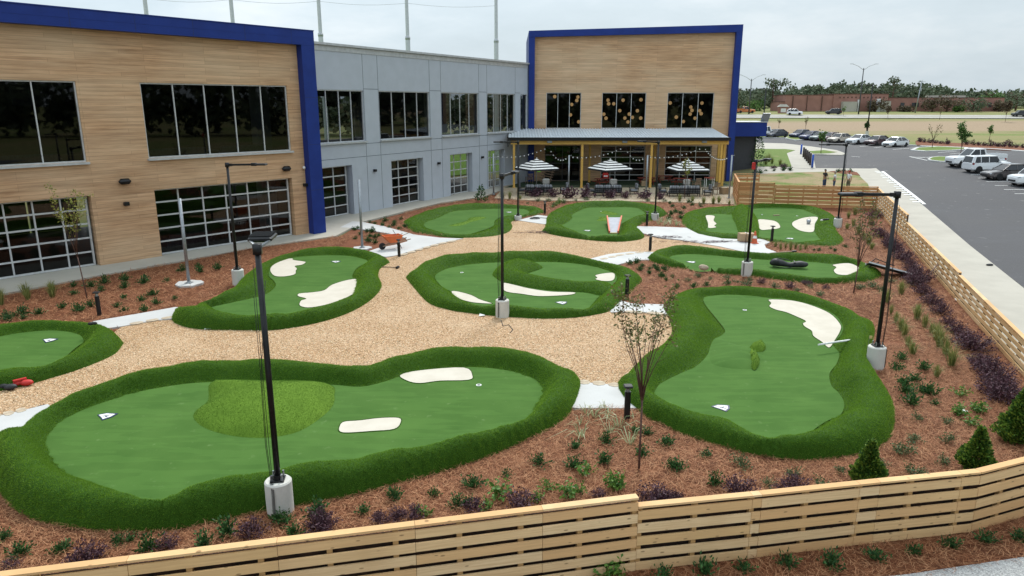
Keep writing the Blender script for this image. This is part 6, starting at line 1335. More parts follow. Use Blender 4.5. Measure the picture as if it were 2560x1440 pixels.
park(2498, 449.5, PI, 'sedan', 'car_brown', 'dark brown sedan between the boxy suv and the white suv at the picture edge', off=1.42)
park(2567, 466, PI, 'suv', 'car_white', 'white suv cut off by the picture edge beside the dark brown sedan', 'suv', off=1.32)
def drive(u, v, ang, kind, col, label, cat):
    p = G(u, v, .14); car('road_' + ('suv' if cat == 'suv' else 'car'), label, cat, kind, col, 'cars on the far road', p, ang)
drive(1986, 287.5, math.radians(-20), 'suv', 'car_white', 'white suv driving on the far road beside the brick sign', 'suv'); drive(2083, 286, PI - .25, 'suv', 'car_black', 'black suv driving on the far road before the brick building', 'suv'); drive(2550, 291, PI - .15, 'suv', 'car_black', 'black suv on the far road at the picture edge', 'suv'); drive(1862, 283, 0.1, 'pickup', 'car_orange', 'orange and white truck far away beside the tower', 'truck')
# ------------------------------------------------------------------ people
pm('skin', (.36, .20, .13), None, 8, .55, spec=.3); pm('cloth_black', (.015, .015, .017), None, 20, .9); pm('cloth_white', (.72, .72, .72), (.6, .6, .61), 12, .9); pm('cloth_blue', (.04, .065, .13), (.03, .045, .09), 14, .9); pm('cloth_olive', (.13, .12, .08), None, 14, .9); pm('hair_dark', (.012, .009, .008), None, 30, .7); pm('hair_grey', (.25, .24, .23), None, 30, .7); pm('cap_red', (.45, .03, .03), None, 5, .8)
def skin_obj(name, pts, edges, mat, parent, sub=1):
    me = bpy.data.meshes.new(name); me.from_pydata([p[:3] for p in pts], edges, []); me.materials.append(MATS[mat]); o = bpy.data.objects.new(name, me); C.objects.link(o); o.parent = parent
    s = o.modifiers.new('skin', 'SKIN'); s.use_smooth_shade = True
    for i, p in enumerate(pts): me.skin_vertices[0].data[i].radius = (p[3], p[4] if len(p) > 4 else p[3]); me.skin_vertices[0].data[i].use_root = (i == 0)
    if sub: u = o.modifiers.new('sub', 'SUBSURF'); u.levels = sub; u.render_levels = sub
    return o
def person(label, u, v, face, top, bottom, hair, pose, h=1.76, cap=None):
    p = G(u, v, .045); t = thing('person', label, 'person', p, face, 'people standing on the event lawn'); k = h / 1.76
    A = {'belly': ([.24, -.1], [.24, .16]), 'hips': ([.30, -.06], [.2, .02]), 'down': ([.27, .0], [.29, .05])}[pose]
    B = [(0, 0, .96, .13, .10), (0, 0, 1.15, .13, .095), (0, 0, 1.36, .15, .10), (0, 0, 1.47, .09, .07), (.01, 0, 1.53, .05), (.02, 0, 1.60, .075, .085), (.02, 0, 1.69, .083, .098), (.015, 0, 1.755, .05, .06)]
    E = [(i, i + 1) for i in range(7)]
    def arm(s):
        b = len(B); el = {'belly': (.10, .30, 1.13), 'hips': (-.04, .36, 1.14), 'down': (-.02, .27, 1.13)}[pose]; wr = {'belly': (.26, .10, 1.08), 'hips': (.08, .22, .99), 'down': (.05, .28, .88)}[pose]
        B.extend([(0, s * .17, 1.42, .06), (el[0], s * el[1], el[2], .043), (wr[0], s * wr[1], wr[2], .03), (wr[0] + .04, s * wr[1] * .96, wr[2] - .07, .04, .02)]); E.extend([(2, b), (b, b + 1), (b + 1, b + 2), (b + 2, b + 3)])
        for f in range(4):
            c = len(B); oy = (f - 1.5) * .019; l = (.062, .075, .07, .055)[f]; B.extend([(wr[0] + .05 + oy * .5, s * wr[1] * .95 + oy, wr[2] - .105, .0095), (wr[0] + .065 + oy * .5, s * wr[1] * .93 + oy, wr[2] - .105 - l * .6, .0085), (wr[0] + .085, s * wr[1] * .9 + oy, wr[2] - .105 - l, .0075)]); E.extend([(b + 3, c), (c, c + 1), (c + 1, c + 2)])
        c = len(B); B.extend([(wr[0] + .065, s * wr[1] * .85, wr[2] - .06, .011), (wr[0] + .095, s * wr[1] * .82, wr[2] - .095, .009)]); E.extend([(b + 3, c), (c, c + 1)])
    arm(1); arm(-1)
    for s in (1, -1):
        b = len(B); B.extend([(0, s * .095, .88, .095), (.02, s * .11, .50, .062), (-.01, s * .12, .10, .042), (.10, s * .13, .035, .038, .03)]); E.extend([(0, b), (b, b + 1), (b + 1, b + 2), (b + 2, b + 3)])
    B[:] = [(x * k, y * k, z * k, *[r * k for r in rr]) for x, y, z, *rr in B]
    skin_obj('body', B, E, 'skin', t)
    hd = MB(); hd.ball((.105 * k, 0, 1.665 * k), .016, .014, .022)
    for s in (-1, 1): hd.ball((0.0, s * .088 * k, 1.665 * k), .02, .012, .03)
    hd.build('nose_and_ears', 'skin', t, True, world=False)
    f = MB()
    for s in (-1, 1): f.ball((.098 * k, s * .033 * k, 1.685 * k), .011, .014, .009)
    f.bar((.1 * k, -.024 * k, 1.622 * k), (.1 * k, .024 * k, 1.622 * k), .01, .009); f.build('eyes_and_mouth', 'hair_dark', t, world=False)
    T = [(0, 0, .93, .165, .125), (0, 0, 1.15, .16, .12), (0, 0, 1.36, .18, .118), (0, 0, 1.46, .11, .085)]; TE = [(0, 1), (1, 2), (2, 3)]
    el = B
    for i0 in (8, 8 + 4 + 12 + 2):
        a, e = B[i0], B[i0 + 1]; c = len(T); T.extend([(a[0] / k, a[1] / k, a[2] / k, .08), ((a[0] * .45 + e[0] * .55) / k, (a[1] * .45 + e[1] * .55) / k, (a[2] * .45 + e[2] * .55) / k, .066)]); TE.extend([(2, c), (c, c + 1)])
    skin_obj('shirt', [(x * k, y * k, z * k, *[r * k for r in rr]) for x, y, z, *rr in T], TE, top, t)
    Q = [(0, 0, .96, .15, .115), (0, 0, .88, .15, .12)]; QE = [(0, 1)]
    for s in (1, -1): b = len(Q); Q.extend([(0, s * .095, .80, .115), (.02, s * .11, .48, .085), (-.01, s * .12, .09, .066)]); QE.extend([(1, b), (b, b + 1), (b + 1, b + 2)])
    skin_obj('trousers', [(x * k, y * k, z * k, *[r * k for r in rr]) for x, y, z, *rr in Q], QE, bottom, t)
    sh = MB()
    for s in (-1, 1): sh.bevbox((.07 * k, s * .125 * k, .045), (.28, .1, .09), .03)
    sh.build('shoes', 'black_plastic', t, world=False)
    m = MB(); m.ball((-.012 * k, 0, 1.715 * k), .105 * k, .098 * k, .085 * k, 12, 8); m.build('hair', hair, t, True, world=False)
    if cap: m = MB(); m.ball((0, 0, 1.74 * k), .108 * k, .1 * k, .06 * k, 12, 6); m.bevbox((.13 * k, 0, 1.735 * k), (.12, .14, .014), .005); m.build('cap', cap, t, True, world=False)
person('person in a black shirt and jeans with folded arms, left of the other two', 2059, 473, math.radians(-60), 'cloth_black', 'cloth_blue', 'hair_dark', 'belly', 1.86)
person('person in a white shirt and blue jeans behind the lamp post', 2084, 474, math.radians(150), 'cloth_white', 'cloth_blue', 'hair_grey', 'hips', 1.68)
person('person in a white printed top and olive trousers with a red cap', 2119, 475, math.radians(-150), 'cloth_white', 'cloth_olive', 'hair_dark', 'down', 1.76, 'cap_red')
# ------------------------------------------------------------------ patio furniture
pm('stripe_white', (.75, .75, .73), None, 6, .85); pm('stripe_black', (.022, .023, .026), None, 6, .85); pm('cushion_grey', (.33, .34, .36), (.11, .115, .13), 3, .9, stretch=(7, .2, .2), lo=.46, hi=.54); pm('cushion_pale', (.48, .46, .43), (.28, .27, .25), 8, .9); pm('table_red', (.30, .065, .04), (.20, .04, .03), 6, .7, stretch=(1, 8, 1)); pm('teak', (.30, .21, .14), (.20, .13, .085), 8, .7); pm('cardboard', (.42, .29, .17), None, 4, .85); pm('lime', (.25, .55, .06), None, 4, .8)
def loc(u, v): return G(u, v, .05)
def parasol(u, v, half, ztop, zrim, label, rz):
    p = loc(u, v); t = thing('parasol', label, 'parasol', p, rz, 'striped parasols on the patio'); m = MB(); m.tube([(0, 0, .05), (0, 0, ztop)], .035, 10); m.build('pole', 'galvanised', t, True, world=False)
    m = MB(); m.lathe([(.3, 0), (.3, .06), (.06, .1)], 18); m.build('base', 'dark_frame', t, world=False)
    m = MB(); n = 9; prev = None
    def rg(f): r = half * f + .02; z = ztop - (ztop - zrim) * f ** 1.12; return [(-r, -r, z), (r, -r, z), (r, r, z), (-r, r, z)]
    for k in range(n):
        a, b = rg(k / n), rg((k + 1) / n); m.add(a + b, [(i, (i + 1) % 4, 4 + (i + 1) % 4, 4 + i)[::-1] for i in range(4)], k % 2)
    a = rg(1); m.add(a + [(x, y, z - .16) for x, y, z in a], [(i, (i + 1) % 4, 4 + (i + 1) % 4, 4 + i)[::-1] for i in range(4)], 1)
    m.add([(x * .93, y * .93, z - .16 + .0) for x, y, z in a] + [(x, y, z - .16) for x, y, z in a], [(i, (i + 1) % 4, 4 + (i + 1) % 4, 4 + i) for i in range(4)], 0)
    m.build('canopy', ['stripe_white', 'stripe_black'], t, world=False)
    m = MB(); m.ball((0, 0, ztop + .06), .06); m.build('finial', 'stripe_white', t, True, world=False)
    m = MB()
    for i in range(4): q = rg(.97)[i]; m.bar((0, 0, ztop - .12), (q[0], q[1], q[2] - .04), .025, .025)
    m.build('rib', 'dark_frame', t, world=False)
parasol(1341, 484, 1.5, 3.25, 2.42, 'black and white striped parasol nearest the grey wing', .5); parasol(1523, 485, 1.5, 3.2, 2.4, 'black and white striped parasol in the middle, before the red bag', .45); parasol(1716, 486, 1.5, 3.2, 2.38, 'black and white striped parasol nearest the cedar fence', .12)
def sofa(u, v, L_, rz, label):
    t = thing('patio_sofa', label, 'sofa', loc(u, v), rz, 'slat backed patio sofas'); b = lambda m, n, mt: m.build(n, mt, t, world=False)
    m = MB()
    for x in (-L_ / 2, -L_ / 6, L_ / 6, L_ / 2): m.box((x, 0, .37), (.06, .05, .74)); m.box((x, .75, .16), (.06, .05, .32))
    for z in (.36, .50, .64, .74): m.box((0, -.028, z), (L_ + .06, .03, .07))
    m.box((0, .38, .29), (L_ + .04, .8, .06)); b(m, 'frame', 'black_metal')
    k = 3
    for i in range(k):
        x = -L_ / 2 + L_ * (i + .5) / k; m = MB(); m.bevbox((x, .42, .40), (L_ / k - .03, .72, .16), .05); b(m, 'seat_cushion', 'cushion_grey'); m = MB(); m.bevbox((x, .12, .74), (L_ / k - .03, .2, .56), .08); b(m, 'back_cushion', 'cushion_grey')
def armchair(u, v, rz, label, pale=False, mt='black_metal'):
    t = thing('patio_armchair', label, 'armchair', loc(u, v), rz, 'cushioned patio armchairs'); b = lambda m, n, mt_: m.build(n, mt_, t, world=False)
    m = MB()
    for x in (-.38, .38):
        for y in (-.36, .36): m.box((x, y, .3), (.05, .05, .6))
        m.box((x, 0, .61), (.07, .8, .035))
    m.box((0, 0, .26), (.74, .72, .05)); 
    for z in (.45, .6, .75): m.box((0, -.38, z), (.74, .03, .06))
    b(m, 'frame', mt); m = MB(); m.bevbox((0, .02, .38), (.68, .66, .18), .06); b(m, 'seat_cushion', 'cushion_pale' if pale else 'cushion_grey'); m = MB(); m.bevbox((0, -.26, .74), (.72, .24, .62), .1); b(m, 'back_cushion', 'cushion_pale' if pale else 'cushion_grey')
for i, (us, vs, l, r, f, nm) in enumerate(((1347, 489, (1305, 484), (1411, 483), (1365, 473), 'nearest grey wing'), (1520, 490, (1476, 485), (1584, 485), (1534, 474), 'in the patio middle'), (1711, 492, (1655, 487), (1768, 488), (1717, 475), 'nearest cedar fence'))):
    sofa(us, vs, 2.5 if i < 2 else 2.8, 0, f'black slat backed sofa with grey striped cushions, {nm}'); armchair(*l, -PI / 2, f'grey cushioned armchair at the grey wing side of the sofa {nm}'); armchair(*r, PI / 2, f'grey cushioned armchair at the fence side of the sofa {nm}'); armchair(*f, PI, f'pale cushioned armchair facing the sofa {nm}', True)
def table(name, label, cat, u, v, top, hgt, mt, rz=0, legs='galvanised', group=None):
    t = thing(name, label, cat, loc(u, v), rz, group); m = MB(); m.bevbox((0, 0, hgt - .02), (top[0], top[1], .05), .01); m.build('tabletop', mt, t, world=False)
    for x in (-1, 1):
        for y in (-1, 1): m = MB(); m.box((x * (top[0] / 2 - .06), y * (top[1] / 2 - .06), (hgt - .05) / 2), (.05, .05, hgt - .05)); m.build('leg', legs, t, world=False)
    return t
table('tall_table', 'tall side table with a reddish top and pale legs beside the canopy post', 'table', 1772, 470, (.9, .8), 1.05, 'table_red', 0, 'white_paint')
def picnic(u, v, rz, label):
    t = thing('picnic_table', label, 'picnic table', loc(u, v), rz, 'red timber picnic tables under the canopy'); m = MB(); m.box((0, 0, .74), (1.8, .75, .05)); m.build('tabletop', 'table_red', t, world=False)
    for y in (-.7, .7): m = MB(); m.box((0, y, .44), (1.8, .26, .05)); m.build('bench', 'table_red', t, world=False)
    for x in (-.65, .65): m = MB(); m.bar((x, -.62, 0), (x, .28, .72), .06, .09); m.bar((x + .06, .62, 0), (x + .06, -.28, .72), .06, .09); m.bar((x + .03, -.75, .39), (x + .03, .75, .39), .05, .08); m.build('leg', 'table_red', t, world=False)
picnic(1508, 464, .5, 'red timber picnic table under the canopy carrying a red bag'); picnic(1615, 462, .1, 'red timber picnic table behind the timber post in the middle'); picnic(1705, 464, -.4, 'red timber picnic table behind the parasol nearest the cedar fence'); picnic(1660, 457, .2, 'red timber picnic table farthest back, near the garage door')
p = loc(1513, 463); t = thing('tote_bag', 'red bag with a white label lying on the picnic table', 'bag', (p[0], p[1], p[2] + .765)); m = MB(); m.bevbox((0, 0, .26), (.62, .4, .52), .08); m.build('bag_body', 'red_paint', t, world=False); m = MB(); m.box((0, -.205, .2), (.4, .012, .14)); m.build('bag_label', 'white_paint', t, world=False); m = MB(); m.tube([(-.14, 0, .5), (-.1, 0, .62), (.1, 0, .62), (.14, 0, .5)], .015, 6); m.build('handle', 'red_paint', t, world=False)
def woodchair(u, v, rz, label):
    t = thing('wooden_armchair', label, 'chair', loc(u, v), rz, 'weathered wooden armchairs'); m = MB(); m.box((0, 0, .44), (.6, .55, .05)); m.build('seat', 'teak', t, world=False)
    m = MB()
    for k in range(6): m.bar((-.24 + k * .096, -.26, .46), (-.24 + k * .096, -.36, 1.0), .05, .025)
    m.bar((-.3, -.36, 1.0), (.3, -.36, 1.0), .05, .08); m.build('backrest', 'teak', t, world=False)
    for x in (-.3, .3):
        for y in (-.27, .27): m = MB(); m.box((x, y, .32), (.05, .05, .64)); m.build('leg', 'teak', t, world=False)
        m = MB(); m.box((x, 0, .655), (.08, .62, .03)); m.build('armrest', 'teak', t, world=False)
woodchair(1788, 485, 2.5, 'weathered wooden armchair beside the cardboard box'); woodchair(1741, 471, .3, 'weathered wooden armchair behind the sofa nearest the cedar fence'); woodchair(1323, 458, .4, 'brown wooden armchair in the canopy corner by the grey wing')
def crate(name, label, cat, pos, size, mt, rz=0):
    t = thing(name, label, cat, pos, rz); m = MB(); m.bevbox((0, 0, size[2] / 2), size, .012); m.build('box_body', mt, t, world=False); m = MB()
    m.box((-size[0] * .25, 0, size[2] + .004), (size[0] * .48, size[1] * .98, .008), .02); m.box((size[0] * .25, 0, size[2] + .004), (size[0] * .48, size[1] * .98, .008), -.02); m.build('flap', mt, t, world=False); m = MB(); m.box((0, 0, size[2] + .011), (.06, size[1], .004)); m.build('tape', 'white_paint', t, world=False)
crate('cardboard_box', 'tan cardboard box on the patio beside the cedar fence', 'box', loc(1812, 485), (.75, .6, .62), 'cardboard', .2); crate('cardboard_box', 'small tan cardboard box behind the post between the parasols', 'box', loc(1609, 466), (.5, .4, .55), 'cardboard', .1)
pL_ = loc(1366, 456); t = thing('slatted_pallet', 'dark slatted wooden pallet leaning behind the parasol nearest the grey wing', 'pallet', pL_, .1); m = MB()
for k in range(7): m.bar((-.9 + k * .15, k * .05, .25 + k * .26), (.5 + k * .1, k * .05, .05 + k * .24), .05, .11)
m.build('slats', 'teak', t, world=False); m = MB(); m.bar((-.6, .08, 0), (.3, .4, 2.0), .05, .08); m.bar((.3, .08, 0), (.9, .4, 1.7), .05, .08); m.build('stringer', 'teak', t, world=False)
p = AT(1347, 420, 72.5); t = thing('safety_vest', 'lime green safety vest hanging under the canopy by the first parasol', 'vest', p); m = MB(); m.bevbox((0, 0, -.1), (.42, .12, .62), .05); m.bevbox((-.14, 0, .26), (.12, .1, .16), .03); m.bevbox((.14, 0, .26), (.12, .1, .16), .03); m.build('vest_cloth', 'lime', t, world=False); m = MB(); m.box((0, -.064, -.16), (.4, .01, .05)); m.build('reflective_band', 'white_paint', t, world=False)
# ------------------------------------------------------------------ things lying about the court
pm('barrow_orange', (.72, .16, .035), (.6, .12, .03), 4, .5); pm('ramp_grey', (.33, .35, .40), (.26, .28, .32), 3, .6); pm('ramp_orange', (.62, .12, .045), None, 5, .6); pm('straw_yellow', (.6, .5, .2), None, 5, .7); pm('black_cloth', (.014, .014, .016), (.03, .03, .034), 7, .6, bump=.4, bscale=14)
p = G(985, 621, .05); t = thing('wheelbarrow', 'orange wheelbarrow full of tools on the pale path', 'wheelbarrow', p, PI + .55); m = MB()
zt, zb = .78, .38; a = [(-.45, -.36, zt), (.62, -.3, zt), (.62, .3, zt), (-.45, .36, zt)]; b = [(-.28, -.22, zb), (.3, -.18, zb), (.3, .18, zb), (-.28, .22, zb)]
m.add(a + b, [(0, 4, 5, 1), (1, 5, 6, 2), (2, 6, 7, 3), (3, 7, 4, 0), (4, 7, 6, 5)]); m.add([(x * .93, y * .93, z - .02) for x, y, z in a] + [(x * .93, y * .93, z + .02) for x, y, z in b], [(0, 1, 5, 4), (1, 2, 6, 5), (2, 3, 7, 6), (3, 0, 4, 7), (4, 5, 6, 7)])
for i in range(4): m.bar(a[i], a[(i + 1) % 4], .04, .04)
m.build('tray', 'barrow_orange', t, world=False)
for s in (-1, 1):
    m = MB(); m.bar((.72, s * .08, .2), (-.95, s * .3, .52), .045, .045); m.build('handle', 'teak', t, world=False); m = MB(); m.bar((-.25, s * .22, .36), (-.38, s * .26, 0), .035, .035); m.build('leg', 'black_metal', t, world=False)
m = MB(); st = 0; m.lathe([(.14, -.05), (.2, -.03), (.2, .03), (.14, .05)], 18); m.mat(Matrix.Translation((.72, 0, .2)) @ Matrix.Rotation(PI / 2, 4, 'X'), 0); m.build('wheel', 'tyre', t, world=False)
for k, (x, y, l, mt) in enumerate(((.2, .05, 1.0, 'teak'), (.0, -.1, 1.2, 'teak'), (.3, .12, .8, 'black_metal'))):
    q = thing('hand_tool', ['long wooden handled tool sticking out of the wheelbarrow toward the path', 'wooden handled tool lying across the wheelbarrow', 'dark metal tool upright in the wheelbarrow'][k], 'tool', p + np.array([0, 0, .55]), PI + .55 + (.2, -.4, 2)[k]); m = MB(); m.tube([(x, y, 0), (x - l * .8, y + .1 * k, .28 + .1 * k)], .018, 6); m.build('handle', mt, q, world=False); m = MB(); m.bevbox((x, y, -.02), (.16, .12, .04), .01); m.build('tool_head', 'black_metal', q, world=False)
# ramp with orange rails on the rear green
c4 = [G(u, v, GZ) for u, v in Z9([(1175, 602), (1310, 602), (1365, 435), (1135, 435)])]
ce = np.mean(c4, axis=0); t = thing('ramp_obstacle', 'grey ramp with orange red side rails and a yellow lip on the rear green', 'ramp', (ce[0], ce[1], GZ)); m = MB(); hh = [.05, .05, .42, .42]
m.add([c_ + np.array([0, 0, h]) for c_, h in zip(c4, hh)] + [c_ for c_ in c4], [(0, 1, 2, 3), (0, 4, 5, 1), (1, 5, 6, 2), (2, 6, 7, 3), (3, 7, 4, 0)]); m.build('ramp_deck', 'ramp_grey', t)
for i, j in ((0, 3), (1, 2)): m = MB(); m.bar(c4[i] + np.array([0, 0, .11]), c4[j] + np.array([0, 0, .48]), .09, .16); m.build('side_rail', 'ramp_orange', t)
m = MB(); m.bar(c4[0] + np.array([.06, -.03, .05]), c4[1] + np.array([-.06, -.03, .05]), .1, .06); m.build('front_lip', 'straw_yellow', t)
# black golf travel bag on the long green
a, b = G(1921, 667, GZ), G(2018, 672, GZ); dd = (b - a)[:2]; ang = math.atan2(dd[1], dd[0]); Lb = np.hypot(*dd); ce = (a + b) / 2; t = thing('golf_bag', 'black golf travel bag with straps lying on the long narrow green', 'bag', (ce[0], ce[1], GZ), ang)
skin_obj('bag_body', [(-Lb * .48, 0, .16, .14, .10), (-Lb * .36, .05, .28, .26, .24), (-Lb * .2, .03, .24, .22, .2), (0, 0, .16, .15, .12), (Lb * .15, -.03, .18, .2, .15), (Lb * .3, 0, .24, .26, .2), (Lb * .44, .02, .2, .22, .16), (Lb * .52, .1, .26, .08, .07)], [(i, i + 1) for i in range(7)], 'black_cloth', t, 2)
m = MB(); m.tube([(-Lb * .4, -.2, .08), (-Lb * .1, -.32, .05), (Lb * .1, -.25, .1)], .02, 6); m.tube([(-Lb * .3, .0, .5), (-.1, .1, .42), (.2, .05, .33)], .02, 6); m.build('strap', 'black_cloth', t, True, world=False)
m = MB(); m.bevbox((Lb * .16, -.0, .34), (.08, .5, .03), .01); m.bevbox((-Lb * .33, -.2, .3), (.3, .05, .16), .02); m.build('pocket', 'black_plastic', t, world=False)
# folded black frame at the end of the long green
p = G(2205, 683, .1); t = thing('folded_table', 'folded black table with white metal edges leaning on the end of the long green', 'table', p, -.35); m = MB(); st = 0; m.box((.2, 0, .3), (1.9, .9, .05)); m.mat(Matrix.Rotation(.22, 4, 'Y') @ Matrix.Rotation(-.3, 4, 'X'), 0); m.build('tabletop', 'black_plastic', t, world=False)
for y in (-.47, .47): m = MB(); m.box((.2, y, .3), (2.0, .05, .07)); m.mat(Matrix.Rotation(.22, 4, 'Y') @ Matrix.Rotation(-.3, 4, 'X'), 0); m.build('edge_rail', 'light_metal_trim', t, world=False)
m = MB(); m.tube([(-.9, .3, .1), (-.3, .5, .62), (.6, .6, .3)], .025, 6); m.tube([(-.9, -.1, .1), (-.2, .0, .55)], .025, 6); m.build('folded_leg', 'black_metal', t, world=False)
def stick(name, label, cat, a, b, r, mt, dz=.1, head=None):
    A, B = G(a[0], a[1], dz), G(b[0], b[1], dz); t = thing(name, label, cat, (A + B) / 2); m = MB(); m.tube([A, (A + B) / 2 + np.array([0, 0, .01]), B], r, 8); m.build('shaft', mt, t, True)
    if head: m = MB(); d = B - A; m.bevbox(B + np.array([0, 0, .02]), head, .02, math.atan2(d[1], d[0])); m.build('head', 'black_metal', t)
stick('white_pipe', 'white plastic pipe lying across the edge of the hourglass green', 'pipe', (2046, 862), (2142, 848), .035, 'white_paint', .35); stick('sledgehammer', 'wooden handled hammer lying on the gravel beside the boomerang green', 'tool', (955, 667), (994, 669), .025, 'teak', .06, (.12, .3, .12)); stick('timber_plank', 'thin timber plank lying across the rim of the long green', 'plank', (1925, 634), (1985, 629), .05, 'teak', .3, (.3, .16, .08)); stick('dark_stake', 'thin dark stake leaning on the sidewalk fence above the hedge', 'stake', (2322, 688), (2345, 660), .03, 'bark', .7)
def boulder(label, u, v, r, mt='border_stone', dz=0): 
    p = G(u, v, dz); m = MB(); m.ball((0, 0, r * .45), r * 1.2, r * .9, r * .75, 9, 6)
    m.v = [(x * (1 + .16 * math.sin(7 * y + z * 5)), y * (1 + .14 * math.sin(9 * x)), z * (1 + .12 * math.sin(6 * x + 4 * y))) for x, y, z in m.v]; o = m.build('boulder', mt); o.location = p; o.rotation_euler = (0, 0, R.uniform(0, 6)); tag(o, label, 'boulder')
boulder('tan boulder on the rim of the long narrow green', 1759, 673, .2, dz=.25)
crate('paper_sack', 'tan sack on the path behind the lamp with red tape', 'sack', G(1866, 603, .05), (.95, .6, .5), 'cardboard', .1)
m = MB(); p = G(1872, 606, .05)
tg = thing('safety_cone', 'orange red safety marker beside the tan sack on the path', 'cone', p + np.array([.25, -.3, 0])); m.bevbox((0, 0, .02), (.4, .4, .04), .01); m.lathe([(.17, .04), (.04, .75)], 14); m.build('cone_body', 'ramp_orange', tg, world=False); m = MB(); m.lathe([(.125, .32), (.085, .5)], 14); m.build('white_band', 'white_paint', tg, world=False)
p = G(35, 968, .03); t = thing('knee_pads', 'pair of red and black knee pads on the gravel beside the cut off green', 'knee pads', p, .3)
for k, (x, y) in enumerate(((-.28, -.05), (.05, .1), (-.02, -.2), (.33, .05))):
    m = MB(); m.ball((x, y, .09), .19, .12, .09); m.build('pad', 'black_cloth' if k % 2 == 0 else 'red_paint', t, True, world=False)
m = MB(); m.bar((-.3, .1, .16), (.1, .2, .19), .12, .05); m.bar((.0, .0, .19), (.3, .18, .19), .1, .05); m.build('strap', 'red_paint', t, world=False)
p = G(232, 814, .5); t = thing('power_drill', 'small dark cordless drill lying on the rim of the cut off green', 'drill', p, .3); m = MB(); m.bevbox((0, 0, .08), (.3, .1, .1), .03); m.build('drill_body', 'black_plastic', t, world=False); m = MB(); m.bevbox((-.08, .12, .05), (.1, .2, .08), .02); m.build('handle', 'galvanised', t, world=False)
p = G(2060, 551, .45); t = thing('cordless_tools', 'dark tools lying on the rim of the double green beside the lamp', 'tool', p, .2); m = MB(); m.bevbox((0, 0, .06), (.5, .14, .12), .03); m.bevbox((.3, .1, .05), (.3, .16, .1), .03); m.build('tool_body', 'black_plastic', t, world=False); m = MB(); m.bevbox((-.25, -.1, .04), (.16, .12, .08), .02); m.build('battery', 'white_paint', t, world=False)
p = G(2021, 560, GZ + .01); t = thing('paint_bucket', 'small grey bucket standing in the sand patch of the double green', 'bucket', p); m = MB(); m.lathe([(.12, 0), (.15, .3)], 14); m.build('bucket_body', 'galvanised', t, True, world=False); m = MB(); m.tube([(-.15, 0, .3), (0, 0, .46), (.15, 0, .3)], .01, 5); m.build('handle', 'black_metal', t, world=False)
for uv, lb in (((1941, 539), 'scrap of tan timber on the double green'), ((1905, 538), 'white golf ball on the double green near the ridge')):
    p = G(*uv, GZ)
    if 'ball' in lb: m = MB(); m.ball((0, 0, .04), .045); o = m.build('golf_ball', 'white_paint', smooth=True); cat = 'golf ball'
    else: m = MB(); m.bevbox((0, 0, .03), (.5, .14, .05), .01, .2); o = m.build('timber_scrap', 'teak'); cat = 'timber'
    o.location = p; tag(o, lb, cat)
def litter(u, v, label, dz=.06):
    p = G(u, v, dz); m = MB(); m.add([(-.12, -.08, 0), (.13, -.06, .03), (.1, .1, .01), (-.1, .09, .06)], [(0, 1, 2, 3)]); o = m.build('paper_scrap', 'white_paint'); o.location = p; tag(o, label, 'paper scrap')
litter(2394, 750, 'white paper scrap in the pine straw by the sidewalk fence'); litter(2405, 1028, 'pale scrap in the mulch near the broad dark evergreen'); litter(1205, 789, 'white paper scrap on the gravel beside the central lamp base', .04); litter(520, 822, 'pale scrap at the gravel edge of the boomerang green', .04)
p = G(2170, 868, .3); t = thing('marker_flag', 'tiny yellow marker flag beside the lamp on the hourglass green', 'flag', p); m = MB(); m.tube([(0, 0, -.1), (0, 0, .42)], .006, 4); m.build('stem', 'galvanised', t, world=False); m = MB(); m.box((.05, 0, .36), (.1, .008, .1)); m.build('flag_cloth', 'straw_yellow', t, world=False)
p = G(2474, 664, .03); m = MB(); m.ball((0, 0, .05), .2, .09, .06); o = m.build('dark_rag', 'black_cloth', smooth=True); o.location = p; tag(o, 'dark rag lying on the sidewalk near the kerb', 'rag')
def twigs(label, u, v, lx, ly, n, seed):
    R.seed(seed); p = G(u, v, .05); m = MB()
    for _ in range(n):
        x, y = R.gauss(0, lx * .4), R.gauss(0, ly * .4); a = R.uniform(-.6, .6); l = R.uniform(.2, .6); m.bar((x, y, R.uniform(0, .08)), (x + math.cos(a) * l, y + math.sin(a) * l, R.uniform(.02, .12)), .014, .014)
    o = m.build('twig_pile', 'purple_leaf'); o.location = p; tag(o, label, 'twig pile')
twigs('pile of dark dry twigs on the gravel between the two rear greens', 1340, 582, 2.2, .6, 50, 1); twigs('strip of dark dry twigs along the path behind the long green', 1770, 606, 3.2, .5, 60, 2); twigs('second strip of dark dry twigs on the gravel by the ramp green', 1655, 594, 1.6, .5, 30, 4)
p = G(1337, 547, .06); t = thing('coiled_hose', 'dark coiled hose on the small concrete path between the rear greens', 'hose', p); m = MB(); m.tube([(math.cos(k * .5) * (.35 + .05 * math.sin(k)), math.sin(k * .5) * .3, .02 + .002 * k) for k in range(30)] + [(1.0, .1, .03), (1.5, -.05, .02)], .022, 6); m.build('hose_tube', 'black_plastic', t, True, world=False)
hz = [G(u, v, .03) for u, v in ((1252, 800), (1258, 815), (1272, 812), (1282, 824), (1275, 832))]; m = MB(); m.tube(hz, .015, 6); tag(m.build('power_cable', 'black_plastic', smooth=True), 'dark power cable lying on the gravel below the central lamp', 'cable')
